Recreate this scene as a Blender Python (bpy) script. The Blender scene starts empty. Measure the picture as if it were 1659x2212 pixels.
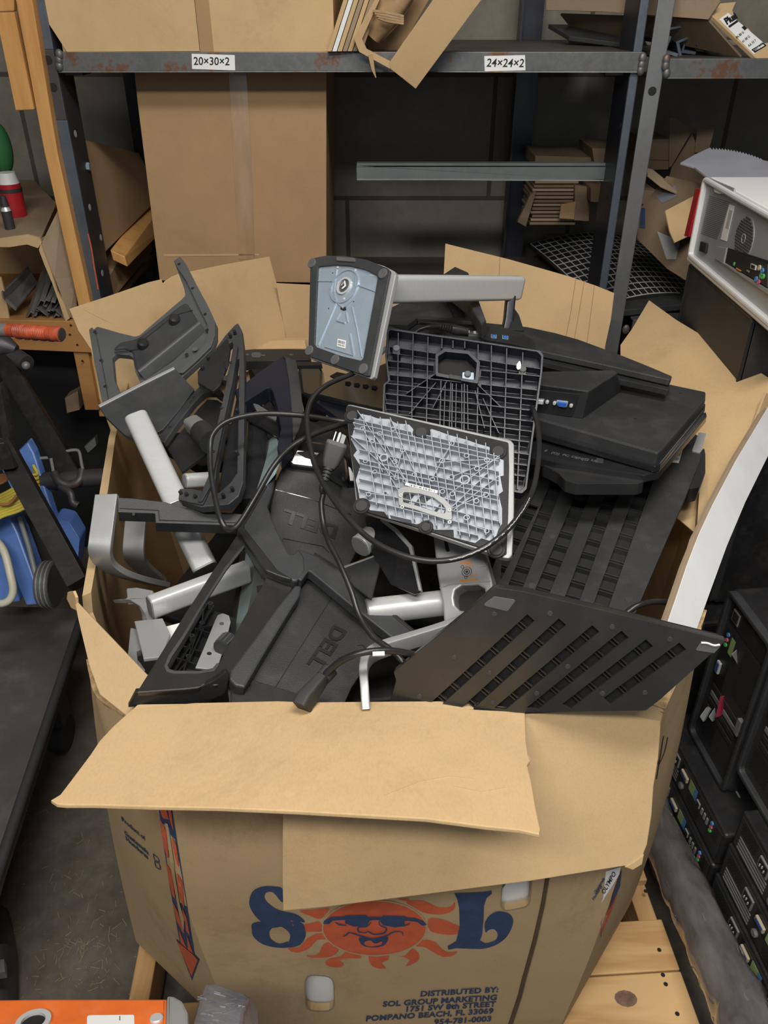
import bpy, bmesh, math, random
import numpy as np
from mathutils import Vector, Matrix, Euler
from mathutils.geometry import tessellate_polygon
R = math.radians
random.seed(7)
SC = bpy.context.scene
COL = SC.collection
# ------------------------------------------------------------------ camera
F, CX, CY, TH, H = 1750.0, 829.5, 1106.0, R(32.5), 1.70
cam_d = bpy.data.cameras.new('camera'); cam = bpy.data.objects.new('camera', cam_d); COL.objects.link(cam)
cam.location = (0, 0, H); cam.rotation_euler = (R(90) - TH, 0, 0)
cam_d.sensor_fit = 'VERTICAL'; cam_d.sensor_height = 24; cam_d.lens = F / 2212 * 24
cam_d.clip_start = .02
SC.camera = cam
# ------------------------------------------------------------------ world, lamps, exposure
w = bpy.data.worlds.new('world'); SC.world = w; w.use_nodes = True
w.node_tree.nodes['Background'].inputs[0].default_value = (.75, .85, 1, 1)
w.node_tree.nodes['Background'].inputs[1].default_value = .10
SC.view_settings.view_transform = 'Standard'; SC.view_settings.look = 'None'
SC.view_settings.gamma = 1; SC.view_settings.use_curve_mapping = False
SC.view_settings.exposure = -.2
SC.cycles.use_denoising = True
SC.cycles.max_bounces = 6; SC.cycles.transparent_max_bounces = 8
def area(name, loc, aim, sx, sy, power, col):
    l = bpy.data.lights.new(name, 'AREA'); l.shape = 'RECTANGLE'; l.size = sx; l.size_y = sy; l.energy = power; l.color = col
    o = bpy.data.objects.new(name, l); COL.objects.link(o); o.location = loc
    o.rotation_euler = (Vector(aim) - Vector(loc)).to_track_quat('-Z', 'Y').to_euler()
    return o
area('ceiling_tube_light', (-.35, -.62, 2.95), (-.1, 1.0, .6), 1.3, .35, 78, (1, .95, .86))
area('ceiling_tube_light', (.3, .50, 3.05), (.1, 1.3, .6), 1.3, .35, 56, (1, .95, .88))
area('open_dock_door_daylight', (.3, -3.2, 2.1), (0, 1.6, 1.1), 3.2, 2.2, 24, (.80, .90, 1))
# ------------------------------------------------------------------ pixel ray -> point in the place
cT, sT = math.cos(TH), math.sin(TH)
def ray(px, py):
    a, b = (px - CX) / F, (CY - py) / F
    return Vector((a, cT + b * sT, -sT + b * cT))
CAM = Vector((0, 0, H))
def P(px, py, d): return CAM + ray(px, py) * d
def onz(px, py, z): r = ray(px, py); return CAM + r * ((z - H) / r.z)
def ony(px, py, y): r = ray(px, py); return CAM + r * (y / r.y)
def onx(px, py, x): r = ray(px, py); return CAM + r * (x / r.x)
class PL:
    """a plane in the place; u,v axes lie in it, n points to the viewer's side"""
    def __init__(s, a, b, c):
        s.o = Vector(a); s.u = (Vector(b) - s.o).normalized()
        n = s.u.cross(Vector(c) - s.o).normalized()
        if n.dot(CAM - s.o) < 0: n = -n
        s.n = n; s.v = n.cross(s.u)
    def at(s, px, py, h=0):
        r = ray(px, py); t = ((s.o + s.n * h) - CAM).dot(s.n) / r.dot(s.n); return CAM + r * t
    def loc(s, p): q = Vector(p) - s.o; return Vector((q.dot(s.u), q.dot(s.v)))
    def px(s, px, py): return s.loc(s.at(px, py))
    def w(s, u, v, h=0): return s.o + s.u * u + s.v * v + s.n * h
def plane_px(*t):
    return PL(*[P(*q) for q in t])
# ------------------------------------------------------------------ object helpers
def tag(o, label=None, cat=None, group=None, kind=None):
    if label: o['label'] = label
    if cat: o['category'] = cat
    if group: o['group'] = group
    if kind: o['kind'] = kind
    return o
def thing(name, label, cat, loc=(0, 0, 0), group=None):
    o = bpy.data.objects.new(name, None); COL.objects.link(o); o.location = loc; o.empty_display_size = .05
    return tag(o, label, cat, group)
def root_of(o):
    while o.parent: o = o.parent
    return o
class MB:
    """collects shapes in world coordinates and links them as one mesh"""
    def __init__(s): s.v = []; s.f = []; s.sm = []
    def add(s, vs, fs, smooth=False):
        b = len(s.v); s.v += [Vector(v) for v in vs]
        for f in fs: s.f.append([b + i for i in f]); s.sm.append(smooth)
        return s
    def hexa(s, a, b, c, d, t):   # quad a,b,c,d pushed by vector t
        vs = [Vector(p) for p in (a, b, c, d)]; vs += [p + Vector(t) for p in vs]
        return s.add(vs, [(3, 2, 1, 0), (4, 5, 6, 7), (0, 1, 5, 4), (1, 2, 6, 5), (2, 3, 7, 6), (3, 0, 4, 7)])
    def box(s, c, d, rot=None):
        c = Vector(c); x, y, z = [k / 2 for k in d]
        vs = [Vector(p) for p in ((-x, -y, -z), (x, -y, -z), (x, y, -z), (-x, y, -z), (-x, -y, z), (x, -y, z), (x, y, z), (-x, y, z))]
        if rot is not None:
            m = rot if isinstance(rot, Matrix) else Euler(rot).to_matrix(); vs = [m @ v for v in vs]
        return s.add([c + v for v in vs], [(3, 2, 1, 0), (4, 5, 6, 7), (0, 1, 5, 4), (1, 2, 6, 5), (2, 3, 7, 6), (3, 0, 4, 7)])
    def b3(s, x0, x1, y0, y1, z0, z1): return s.box(((x0 + x1) / 2, (y0 + y1) / 2, (z0 + z1) / 2), (abs(x1 - x0), abs(y1 - y0), abs(z1 - z0)))
    def pbox(s, pl, u0, u1, v0, v1, h0, h1):   # box in plane coordinates
        q = [pl.w(u, v, h0) for u, v in ((u0, v0), (u1, v0), (u1, v1), (u0, v1))]
        return s.hexa(*q, pl.n * (h1 - h0))
    def poly(s, pts, t):          # planar polygon list of world points, extruded by vector t
        pts = [Vector(p) for p in pts]; n = len(pts); t = Vector(t)
        tri = tessellate_polygon([pts])
        b = len(s.v); s.v += pts + [p + t for p in pts]
        for a in tri:
            s.f.append([b + i for i in a]); s.sm.append(False)
            s.f.append([b + n + i for i in reversed(a)]); s.sm.append(False)
        for i in range(n):
            j = (i + 1) % n; s.f.append([b + i, b + j, b + n + j, b + n + i]); s.sm.append(False)
        return s
    def tube(s, pts, r, n=12, cap=True, prof=None, up=None, twist=0):
        """round tube (or any closed profile list) swept along pts; r may be a list"""
        pts = [Vector(p) for p in pts]; m = len(pts)
        rs = r if isinstance(r, (list, tuple)) else [r] * m
        if prof is None: prof = [(math.cos(2 * math.pi * k / n), math.sin(2 * math.pi * k / n)) for k in range(n)]
        n = len(prof); b = len(s.v); X = None
        for i, p in enumerate(pts):
            T = ((pts[min(i + 1, m - 1)] - pts[max(i - 1, 0)])).normalized()
            if X is None:
                g = Vector(up) if up is not None else (Vector((0, 0, 1)) if abs(T.z) < .9 else Vector((1, 0, 0)))
                X = (g - T * g.dot(T)).normalized()
            else: X = (X - T * X.dot(T)).normalized()
            Y = T.cross(X)
            for a, c in prof: s.v.append(p + (X * a + Y * c) * rs[i])
        for i in range(m - 1):
            for k in range(n):
                s.f.append([b + i * n + k, b + i * n + (k + 1) % n, b + (i + 1) * n + (k + 1) % n, b + (i + 1) * n + k]); s.sm.append(True)
        if cap:
            s.f.append([b + k for k in reversed(range(n))]); s.sm.append(False)
            s.f.append([b + (m - 1) * n + k for k in range(n)]); s.sm.append(False)
        return s
    def disc(s, c, nrm, r, t, n=24, rin=0, up=None):
        """disc or ring of thickness t raised along nrm"""
        c = Vector(c); nrm = Vector(nrm).normalized()
        g = Vector((0, 0, 1)) if abs(nrm.z) < .9 else Vector((1, 0, 0))
        X = (g - nrm * g.dot(nrm)).normalized(); Y = nrm.cross(X)
        def ring(rr, h): return [c + nrm * h + (X * math.cos(2 * math.pi * k / n) + Y * math.sin(2 * math.pi * k / n)) * rr for k in range(n)]
        if not rin:
            e = min(t * .3, r * .15)
            vs = ring(r, 0) + ring(r, t - e) + ring(r - e, t)
            fs = [tuple(range(2 * n, 3 * n)), tuple(reversed(range(n)))]
            for a in (0, n):
                fs += [(a + k, a + (k + 1) % n, a + n + (k + 1) % n, a + n + k) for k in range(n)]
            return s.add(vs, fs)
        vs = ring(r, 0) + ring(r, t) + ring(rin, t) + ring(rin, 0)
        fs = []
        for a in range(4):
            A, B = a * n, ((a + 1) % 4) * n
            fs += [(A + k, A + (k + 1) % n, B + (k + 1) % n, B + k) for k in range(n)]
        return s.add(vs, fs)
    def sphere(s, c, r, n=10, sc=(1, 1, 1)):
        vs = []; fs = []
        for i in range(n + 1):
            for k in range(2 * n):
                a, b = math.pi * i / n, math.pi * k / n
                vs.append(Vector(c) + Vector((r * sc[0] * math.sin(a) * math.cos(b), r * sc[1] * math.sin(a) * math.sin(b), r * sc[2] * math.cos(a))))
        for i in range(n):
            for k in range(2 * n): fs.append((i * 2 * n + k, (i + 1) * 2 * n + k, (i + 1) * 2 * n + (k + 1) % (2 * n), i * 2 * n + (k + 1) % (2 * n)))
        return s.add(vs, fs, True)
    def build(s, name, mat, parent=None, bevel=0, smooth=None, seg=2, weld=True):
        if parent is None:
            lo = Vector([min(v[i] for v in s.v) for i in range(3)]); hi = Vector([max(v[i] for v in s.v) for i in range(3)])
            org = Vector(((lo.x + hi.x) / 2, (lo.y + hi.y) / 2, lo.z))
        else: org = world_org(parent)
        me = bpy.data.meshes.new(name)
        me.from_pydata([tuple(v - org) for v in s.v], [], s.f)
        bm = bmesh.new(); bm.from_mesh(me)
        if weld: bmesh.ops.remove_doubles(bm, verts=bm.verts, dist=1e-5)
        bmesh.ops.recalc_face_normals(bm, faces=bm.faces)
        bm.to_mesh(me); bm.free()
        if smooth or (smooth is None and any(s.sm)):
            me.polygons.foreach_set('use_smooth', [True] * len(me.polygons))
            me.set_sharp_from_angle(angle=R(38))
        me.materials.append(mat)
        o = bpy.data.objects.new(name, me); COL.objects.link(o)
        if parent is None: o.location = org
        else: o.parent = parent
        if bevel:
            m = o.modifiers.new('bevel', 'BEVEL'); m.width = bevel; m.segments = seg; m.limit_method = 'ANGLE'; m.angle_limit = R(35); m.harden_normals = False
        return o
def world_org(o):
    v = Vector((0, 0, 0))
    while o: v += o.location; o = o.parent
    return v
def round_poly(pts, r, seg=5):
    """round the corners of a 2-D polygon; r a number or one per corner"""
    n = len(pts); out = []
    rs = r if isinstance(r, (list, tuple)) else [r] * n
    for i in range(n):
        p, a, b = Vector(pts[i]), Vector(pts[i - 1]), Vector(pts[(i + 1) % n])
        da, db = (a - p), (b - p); la, lb = da.length, db.length
        if rs[i] <= 0 or la < 1e-9 or lb < 1e-9: out.append(p); continue
        da /= la; db /= lb; ang = da.angle(db)
        if ang > R(176) or ang < R(4): out.append(p); continue
        k = min(rs[i] / math.tan(ang / 2), la * .48, lb * .48)
        A, B = p + da * k, p + db * k
        for q in range(seg + 1):
            t = q / seg; out.append(A * (1 - t) ** 2 + p * 2 * t * (1 - t) + B * t * t)
    return out
def flat_curve(polys, ext, bev, off=True):
    cu = bpy.data.curves.new('c', 'CURVE'); cu.dimensions = '2D'; cu.fill_mode = 'BOTH'
    for pts in polys:
        sp = cu.splines.new('POLY'); sp.points.add(len(pts) - 1)
        for i, p in enumerate(pts): sp.points[i].co = (p[0], p[1], 0, 1)
        sp.use_cyclic_u = True
    cu.extrude = max(ext - bev, 0); cu.bevel_depth = bev; cu.bevel_resolution = 1
    if bev and off: cu.offset = -bev
    o = bpy.data.objects.new('c', cu); COL.objects.link(o)
    bpy.context.view_layer.update()
    me = bpy.data.meshes.new_from_object(o.evaluated_get(bpy.context.evaluated_depsgraph_get()))
    bpy.data.objects.remove(o); bpy.data.curves.remove(cu)
    return me
def place_flat(me, pl, hmid, name, mat, parent=None, flip=False):
    if parent is None: org = pl.o.copy()
    else: org = world_org(parent)
    M = Matrix((pl.u, pl.v, pl.n)).transposed().to_4x4(); M.translation = pl.o + pl.n * hmid - org
    me.transform(M); me.name = name
    me.polygons.foreach_set('use_smooth', [False] * len(me.polygons))
    me.materials.clear(); me.materials.append(mat)
    o = bpy.data.objects.new(name, me); COL.objects.link(o)
    if parent is None: o.location = org
    else: o.parent = parent
    return o
def slab(name, pl, outline, t, mat, parent=None, holes=(), r=0, rh=None, bev=.0006, h=0, local=False):
    """board with real thickness t below level h of plane pl; outline and holes in photo pixels (or plane coords if local)"""
    cv = (lambda q: [Vector(p) for p in q]) if local else (lambda q: [pl.px(*p) for p in q])
    polys = [round_poly(cv(outline), r)] + [round_poly(cv(q), rh if rh is not None else r) for q in holes]
    me = flat_curve(polys, t / 2, min(bev, t * .45))
    return place_flat(me, pl, h - t / 2, name, mat, parent)
def text3(name, body, org, ux, uy, size, mat, parent=None, depth=.0004, bold=0, shear=0, align='LEFT', sx=1, spacing=1):
    """lettering standing on a surface: ux reading direction, uy up"""
    cu = bpy.data.curves.new('t', 'FONT'); cu.body = body; cu.size = size; cu.extrude = depth / 2; cu.offset = bold; cu.shear = shear
    cu.align_x = align; cu.space_character = spacing; cu.resolution_u = 3
    o = bpy.data.objects.new('t', cu); COL.objects.link(o); bpy.context.view_layer.update()
    me = bpy.data.meshes.new_from_object(o.evaluated_get(bpy.context.evaluated_depsgraph_get()))
    bpy.data.objects.remove(o)
    ux = Vector(ux).normalized(); uy = Vector(uy); uy = (uy - ux * uy.dot(ux)).normalized(); n = ux.cross(uy)
    pv = world_org(parent) if parent else Vector(org)
    M = Matrix((ux * sx, uy, n)).transposed().to_4x4(); M.translation = Vector(org) - pv
    me.transform(M); me.materials.clear(); me.materials.append(mat); me.name = name
    o = bpy.data.objects.new(name, me); COL.objects.link(o)
    if parent: o.parent = parent
    else: o.location = pv
    return o
def dup(root, loc=None, label=None, group=None, rotz=None, name=None):
    r = root.copy(); COL.objects.link(r)
    if loc is not None: r.location = loc
    if rotz is not None: r.rotation_euler.z = rotz
    if label: r['label'] = label
    if group: r['group'] = group
    for ch in list(root.children):
        c = ch.copy(); COL.objects.link(c); c.parent = r
        for g in list(ch.children):
            k = g.copy(); COL.objects.link(k); k.parent = c
    return r
def smooth_pts(pts, n=8):
    """Catmull-Rom through 3-D points"""
    P_ = [Vector(p) for p in pts]; P_ = [P_[0] * 2 - P_[1]] + P_ + [P_[-1] * 2 - P_[-2]]; out = []
    for i in range(1, len(P_) - 2):
        a, b, c, d = P_[i - 1:i + 3]
        for k in range(n):
            t = k / n
            out.append(.5 * ((2 * b) + (c - a) * t + (2 * a - 5 * b + 4 * c - d) * t * t + (3 * b - a - 3 * c + d) * t ** 3))
    out.append(P_[-2]); return out
def stadium(w, h, r, n=5):
    """rounded rectangle profile centred on 0"""
    return [tuple(p) for p in round_poly([(-w / 2, -h / 2), (w / 2, -h / 2), (w / 2, h / 2), (-w / 2, h / 2)], r, n)]
# ------------------------------------------------------------------ materials
def nodes_of(name):
    m = bpy.data.materials.new(name); m.use_nodes = True; nt = m.node_tree
    return m, nt, nt.nodes['Principled BSDF']
def N(nt, t, **kw):
    n = nt.nodes.new(t)
    for k, v in kw.items():
        if k in n.inputs: n.inputs[k].default_value = v
        else: setattr(n, k, v)
    return n
def coords(nt, scale=(1, 1, 1), rot=(0, 0, 0)):
    tc = N(nt, 'ShaderNodeTexCoord'); mp = N(nt, 'ShaderNodeMapping')
    mp.inputs['Scale'].default_value = scale; mp.inputs['Rotation'].default_value = rot
    nt.links.new(tc.outputs['Object'], mp.inputs[0]); return mp.outputs[0]
def ramp(nt, fac, stops):
    r = N(nt, 'ShaderNodeValToRGB'); e = r.color_ramp.elements
    while len(e) > 1: e.remove(e[-1])
    e[0].position = stops[0][0]; e[0].color = (*stops[0][1], 1)
    for p, c in stops[1:]:
        k = e.new(p); k.color = (*c, 1)
    nt.links.new(fac, r.inputs[0]); return r.outputs[0]
def pbr(name, col, rough=.5, metal=0, var=.12, scale=9, bump=0, bscale=400, spec=.5, coat=0, stretch=(1, 1, 1), rvar=.1, dust=0, aniso=0):
    m, nt, b = nodes_of(name); L = nt.links.new
    co = coords(nt, stretch); n = N(nt, 'ShaderNodeTexNoise', Scale=scale, Detail=5.0, Roughness=.6); L(co, n.inputs['Vector'])
    c0 = tuple(max(0, c * (1 - var)) for c in col); c1 = tuple(min(1, c * (1 + var)) for c in col)
    out = ramp(nt, n.outputs[0], [(.3, c0), (.7, c1)])
    if dust:
        dn = N(nt, 'ShaderNodeTexNoise', Scale=scale * 2.3, Detail=8.0, Roughness=.75); L(co, dn.inputs['Vector'])
        mr = N(nt, 'ShaderNodeMapRange'); mr.inputs[1].default_value = .5; mr.inputs[2].default_value = .8; mr.inputs[4].default_value = dust
        L(dn.outputs[0], mr.inputs[0]); mx = N(nt, 'ShaderNodeMix', data_type='RGBA')
        L(mr.outputs[0], mx.inputs[0]); L(out, mx.inputs[6]); mx.inputs[7].default_value = (.32, .29, .25, 1); out = mx.outputs[2]
    L(out, b.inputs['Base Color'])
    rr = N(nt, 'ShaderNodeMapRange'); rr.inputs[3].default_value = max(.03, rough - rvar); rr.inputs[4].default_value = min(1, rough + rvar)
    L(n.outputs[0], rr.inputs[0]); L(rr.outputs[0], b.inputs['Roughness'])
    b.inputs['Metallic'].default_value = metal; b.inputs['Specular IOR Level'].default_value = spec
    b.inputs['Coat Weight'].default_value = coat; b.inputs['Coat Roughness'].default_value = .08
    if aniso: b.inputs['Anisotropic'].default_value = aniso
    if bump:
        bn = N(nt, 'ShaderNodeTexNoise', Scale=bscale, Detail=3.0); L(co, bn.inputs['Vector'])
        bp = N(nt, 'ShaderNodeBump', Strength=bump, Distance=.002); L(bn.outputs[0], bp.inputs['Height']); L(bp.outputs[0], b.inputs['Normal'])
    return m
def cardboard(name, col, flute_rot=0, flutes=.06, marks=.2, scale=1, bs=.06):
    m, nt, b = nodes_of(name); L = nt.links.new
    co = coords(nt)
    n1 = N(nt, 'ShaderNodeTexNoise', Scale=6.0 * scale, Detail=6.0, Roughness=.65); L(co, n1.inputs['Vector'])
    n2 = N(nt, 'ShaderNodeTexNoise', Scale=420.0, Detail=2.0); L(coords(nt, (1, .35, 1)), n2.inputs['Vector'])
    base = ramp(nt, n1.outputs[0], [(.25, tuple(c * .87 for c in col)), (.55, col), (.8, tuple(min(1, c * 1.08) for c in col))])
    mx = N(nt, 'ShaderNodeMix', data_type='RGBA', blend_type='MULTIPLY'); mx.inputs[0].default_value = .2
    L(base, mx.inputs[6]); L(ramp(nt, n2.outputs[0], [(.3, (.72, .70, .66)), (.6, (1, 1, 1))]), mx.inputs[7])
    # scuffs and old stains
    n3 = N(nt, 'ShaderNodeTexNoise', Scale=3.0, Detail=9.0, Roughness=.8, Distortion=.6); L(co, n3.inputs['Vector'])
    m2 = N(nt, 'ShaderNodeMix', data_type='RGBA', blend_type='MULTIPLY'); m2.inputs[0].default_value = marks
    L(mx.outputs[2], m2.inputs[6]); L(ramp(nt, n3.outputs[0], [(.36, (.55, .5, .44)), (.46, (1, 1, 1))]), m2.inputs[7])
    L(m2.outputs[2], b.inputs['Base Color'])
    b.inputs['Roughness'].default_value = .82; b.inputs['Specular IOR Level'].default_value = .25
    wv = N(nt, 'ShaderNodeTexWave', Scale=55.0, Distortion=.4); wv.bands_direction = 'X'; L(coords(nt, (1, 1, 1), (0, 0, flute_rot)), wv.inputs[0])
    ad = N(nt, 'ShaderNodeMath', operation='MULTIPLY_ADD'); L(wv.outputs[1], ad.inputs[0]); ad.inputs[1].default_value = flutes; L(n2.outputs[0], ad.inputs[2])
    bp = N(nt, 'ShaderNodeBump', Strength=bs, Distance=.0008); L(ad.outputs[0], bp.inputs['Height']); L(bp.outputs[0], b.inputs['Normal'])
    return m
def wood(name, c0, c1, axis='Y', ring=26, rough=.55, knots=True, dirt=.3):
    m, nt, b = nodes_of(name); L = nt.links.new
    st = {'X': (.12, 1, 1), 'Y': (1, .12, 1), 'Z': (1, 1, .12)}[axis]
    co = coords(nt, st)
    n = N(nt, 'ShaderNodeTexNoise', Scale=5.0, Detail=3.0, Distortion=1.2); L(co, n.inputs['Vector'])
    mu = N(nt, 'ShaderNodeMath', operation='MULTIPLY'); L(n.outputs[0], mu.inputs[0]); mu.inputs[1].default_value = ring
    si = N(nt, 'ShaderNodeMath', operation='SINE'); L(mu.outputs[0], si.inputs[0])
    f = N(nt, 'ShaderNodeTexNoise', Scale=60.0, Detail=4.0); L(co, f.inputs['Vector'])
    ad = N(nt, 'ShaderNodeMath', operation='MULTIPLY_ADD'); L(si.outputs[0], ad.inputs[0]); ad.inputs[1].default_value = .22; L(f.outputs[0], ad.inputs[2])
    c = ramp(nt, ad.outputs[0], [(.2, c1), (.65, c0)])
    if knots:
        v = N(nt, 'ShaderNodeTexVoronoi', Scale=3.2); L(coords(nt, tuple(.45 if s < 1 else 1 for s in st)), v.inputs['Vector'])
        mx = N(nt, 'ShaderNodeMix', data_type='RGBA', blend_type='MULTIPLY'); mx.inputs[0].default_value = 1
        L(c, mx.inputs[6]); L(ramp(nt, v.outputs['Distance'], [(.03, (.30, .22, .16)), (.075, (.62, .48, .36)), (.13, (1, 1, 1))]), mx.inputs[7]); c = mx.outputs[2]
    L(c, b.inputs['Base Color']); b.inputs['Roughness'].default_value = rough
    bp = N(nt, 'ShaderNodeBump', Strength=.15, Distance=.002); L(ad.outputs[0], bp.inputs['Height']); L(bp.outputs[0], b.inputs['Normal'])
    return m
def steel(name, col, rust=.3, rustc=(.16, .085, .05), rough=.5, metal=.55):
    m, nt, b = nodes_of(name); L = nt.links.new; co = coords(nt)
    n = N(nt, 'ShaderNodeTexNoise', Scale=7.0, Detail=8.0, Roughness=.7); L(co, n.inputs['Vector'])
    n2 = N(nt, 'ShaderNodeTexNoise', Scale=60.0, Detail=5.0, Roughness=.7); L(co, n2.inputs['Vector'])
    ad = N(nt, 'ShaderNodeMath', operation='MULTIPLY_ADD'); L(n2.outputs[0], ad.inputs[0]); ad.inputs[1].default_value = .4; L(n.outputs[0], ad.inputs[2])
    c = ramp(nt, ad.outputs[0], [(.5, tuple(x * .8 for x in col)), (.68, col), (.95 - rust * .35, tuple(x * 1.15 for x in col)), (1.0 - rust * .3, rustc)])
    L(c, b.inputs['Base Color']); b.inputs['Metallic'].default_value = metal; b.inputs['Roughness'].default_value = rough
    bp = N(nt, 'ShaderNodeBump', Strength=.2, Distance=.001); L(n2.outputs[0], bp.inputs['Height']); L(bp.outputs[0], b.inputs['Normal'])
    return m
M = {}
M['card'] = cardboard('cardboard_light', (.56, .395, .215))
M['card_in'] = cardboard('cardboard_inner', (.50, .35, .19), marks=.3)
M['card_out'] = cardboard('cardboard_printed_side', (.50, .36, .205), marks=.3)
M['card_dark'] = cardboard('cardboard_brown', (.38, .245, .13), marks=.15, bs=.0)
M['card_shade'] = cardboard('cardboard_rack_shade', (.20, .145, .095), marks=.4, bs=.0)  # shade deep in the rack is put into this cardboard colour
M['card_grey'] = cardboard('cardboard_dusty', (.33, .25, .17), marks=.4)
M['card_white'] = pbr('white_coated_board', (.72, .74, .76), .55, var=.05, scale=14, bump=.1, bscale=40)
M['tape'] = pbr('packing_tape', (.34, .22, .12), .25, var=.15, scale=30, stretch=(1, 1, .2), coat=.3)
M['blk'] = pbr('black_textured_plastic', (.027, .028, .030), .48, spec=.4, var=.25, scale=7, bump=.35, bscale=900, dust=.10)
M['blk_s'] = pbr('black_satin_plastic', (.02, .0205, .022), .38, spec=.3, var=.2, scale=7, bump=.1, bscale=600, dust=.05)
M['blk_r'] = pbr('black_smooth_plastic', (.024, .023, .022), .27, spec=.65, var=.15, scale=5, dust=.05, bump=.05, bscale=300)
M['blk_g'] = pbr('black_gloss_plastic', (.015, .015, .017), .16, var=.2, scale=6, dust=.05, coat=.4)
M['navy'] = pbr('blue_black_plastic', (.011, .013, .023), .35, var=.2, scale=7, bump=.12, bscale=700)
M['grey'] = pbr('dark_grey_plastic', (.034, .036, .040), .5, var=.15, scale=8, bump=.25, bscale=800, dust=.08)
M['grey_m'] = pbr('mid_grey_plastic', (.075, .079, .083), .5, var=.12, scale=8, bump=.2, bscale=800, dust=.05)
M['silver'] = pbr('brushed_silver', (.60, .615, .63), .32, metal=.3, var=.03, scale=40, stretch=(1, 8, 1), bump=.02, bscale=200)
M['silver_p'] = pbr('silver_paint', (.36, .37, .38), .42, metal=.35, var=.06, scale=12, bump=.1, bscale=900)
M['silver_d'] = pbr('dull_silver_paint', (.25, .255, .26), .45, metal=.3, var=.08, scale=12, bump=.1, bscale=900)
M['zinc'] = pbr('zinc_plate', (.38, .46, .55), .28, metal=.4, var=.08, scale=16, bump=.08, bscale=50)  # light blue of reflected daylight is put into the base colour
M['greyplas'] = pbr('light_grey_ribbed_plastic', (.36, .39, .44), .42, metal=.1, var=.08, scale=20, bump=.08, bscale=300)
M['rubber'] = pbr('grey_rubber_foot', (.085, .088, .092), .7, var=.1, scale=40)
M['rubber_d'] = pbr('black_rubber', (.03, .031, .034), .65, var=.15, scale=40)
M['cable'] = pbr('black_cable', (.018, .018, .019), .36, var=.2, scale=30)
M['white'] = pbr('white_label', (.78, .79, .80), .5, var=.03)
M['ink'] = pbr('black_ink', (.012, .012, .014), .6, var=.05)
M['wtxt'] = pbr('pale_print', (.42, .42, .42), .6, var=.05)
M['blue'] = pbr('blue_print', (.030, .055, .13), .75, var=.2, scale=60)
M['red'] = pbr('orange_red_print', (.58, .11, .045), .75, var=.12, scale=60)
M['orange_p'] = pbr('orange_print', (.62, .24, .04), .6, var=.05)
M['post'] = steel('blue_grey_painted_steel', (.105, .125, .155), .1)
M['post_d'] = steel('bare_dark_steel', (.075, .072, .078), .35)
M['post_l'] = steel('pale_grey_steel', (.20, .205, .215), .1)
M['beam'] = steel('rusty_mill_steel', (.13, .135, .14), .62)
M['galv'] = steel('galvanised_channel', (.15, .17, .17), .05)
M['woodo'] = wood('orange_pine', (.62, .34, .12), (.50, .25, .08), 'Z', 14, .42, knots=False)
M['woodo2'] = wood('orange_pine_board', (.40, .20, .07), (.30, .14, .05), 'X', 14, .5, knots=False)
M['pallet'] = wood('pallet_pine', (.66, .43, .20), (.50, .29, .12), 'X', 30, .7)
M['pallet_y'] = wood('pallet_pine_stringer', (.60, .38, .18), (.44, .25, .10), 'Y', 26, .7)
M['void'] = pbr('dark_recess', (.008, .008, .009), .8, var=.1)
# ------------------------------------------------------------------ the setting
def struct(name, mb, mat, **k): return tag(mb.build(name, mat, **k), kind='structure')
def mat_wall():
    m, nt, b = nodes_of('painted_block_wall'); L = nt.links.new
    tc = N(nt, 'ShaderNodeTexCoord'); sx = N(nt, 'ShaderNodeSeparateXYZ'); L(tc.outputs['Object'], sx.inputs[0])
    cb = N(nt, 'ShaderNodeCombineXYZ'); L(sx.outputs[0], cb.inputs[0]); L(sx.outputs[2], cb.inputs[1])
    mp = N(nt, 'ShaderNodeMapping'); mp.inputs['Location'].default_value = (.235, -.275, 0); L(cb.outputs[0], mp.inputs[0])
    br = N(nt, 'ShaderNodeTexBrick', Scale=1.0); br.inputs['Brick Width'].default_value = .82; br.inputs['Row Height'].default_value = .40
    br.inputs['Mortar Size'].default_value = .008; br.inputs['Color1'].default_value = (.23, .215, .18, 1); br.inputs['Color2'].default_value = (.185, .172, .15, 1)
    br.inputs['Mortar'].default_value = (.075, .065, .055, 1); br.offset = .37; L(mp.outputs[0], br.inputs['Vector'])
    n = N(nt, 'ShaderNodeTexNoise', Scale=9.0, Detail=9.0, Roughness=.75); L(tc.outputs['Object'], n.inputs['Vector'])
    mx = N(nt, 'ShaderNodeMix', data_type='RGBA', blend_type='MULTIPLY'); mx.inputs[0].default_value = .6
    L(br.outputs[0], mx.inputs[6]); L(ramp(nt, n.outputs[0], [(.3, (.6, .6, .6)), (.65, (1.15, 1.15, 1.15))]), mx.inputs[7]); L(mx.outputs[2], b.inputs['Base Color'])
    b.inputs['Roughness'].default_value = .8
    bp = N(nt, 'ShaderNodeBump', Strength=.5, Distance=.006); L(mx.outputs[2], bp.inputs['Height']); L(bp.outputs[0], b.inputs['Normal'])
    return m
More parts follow.
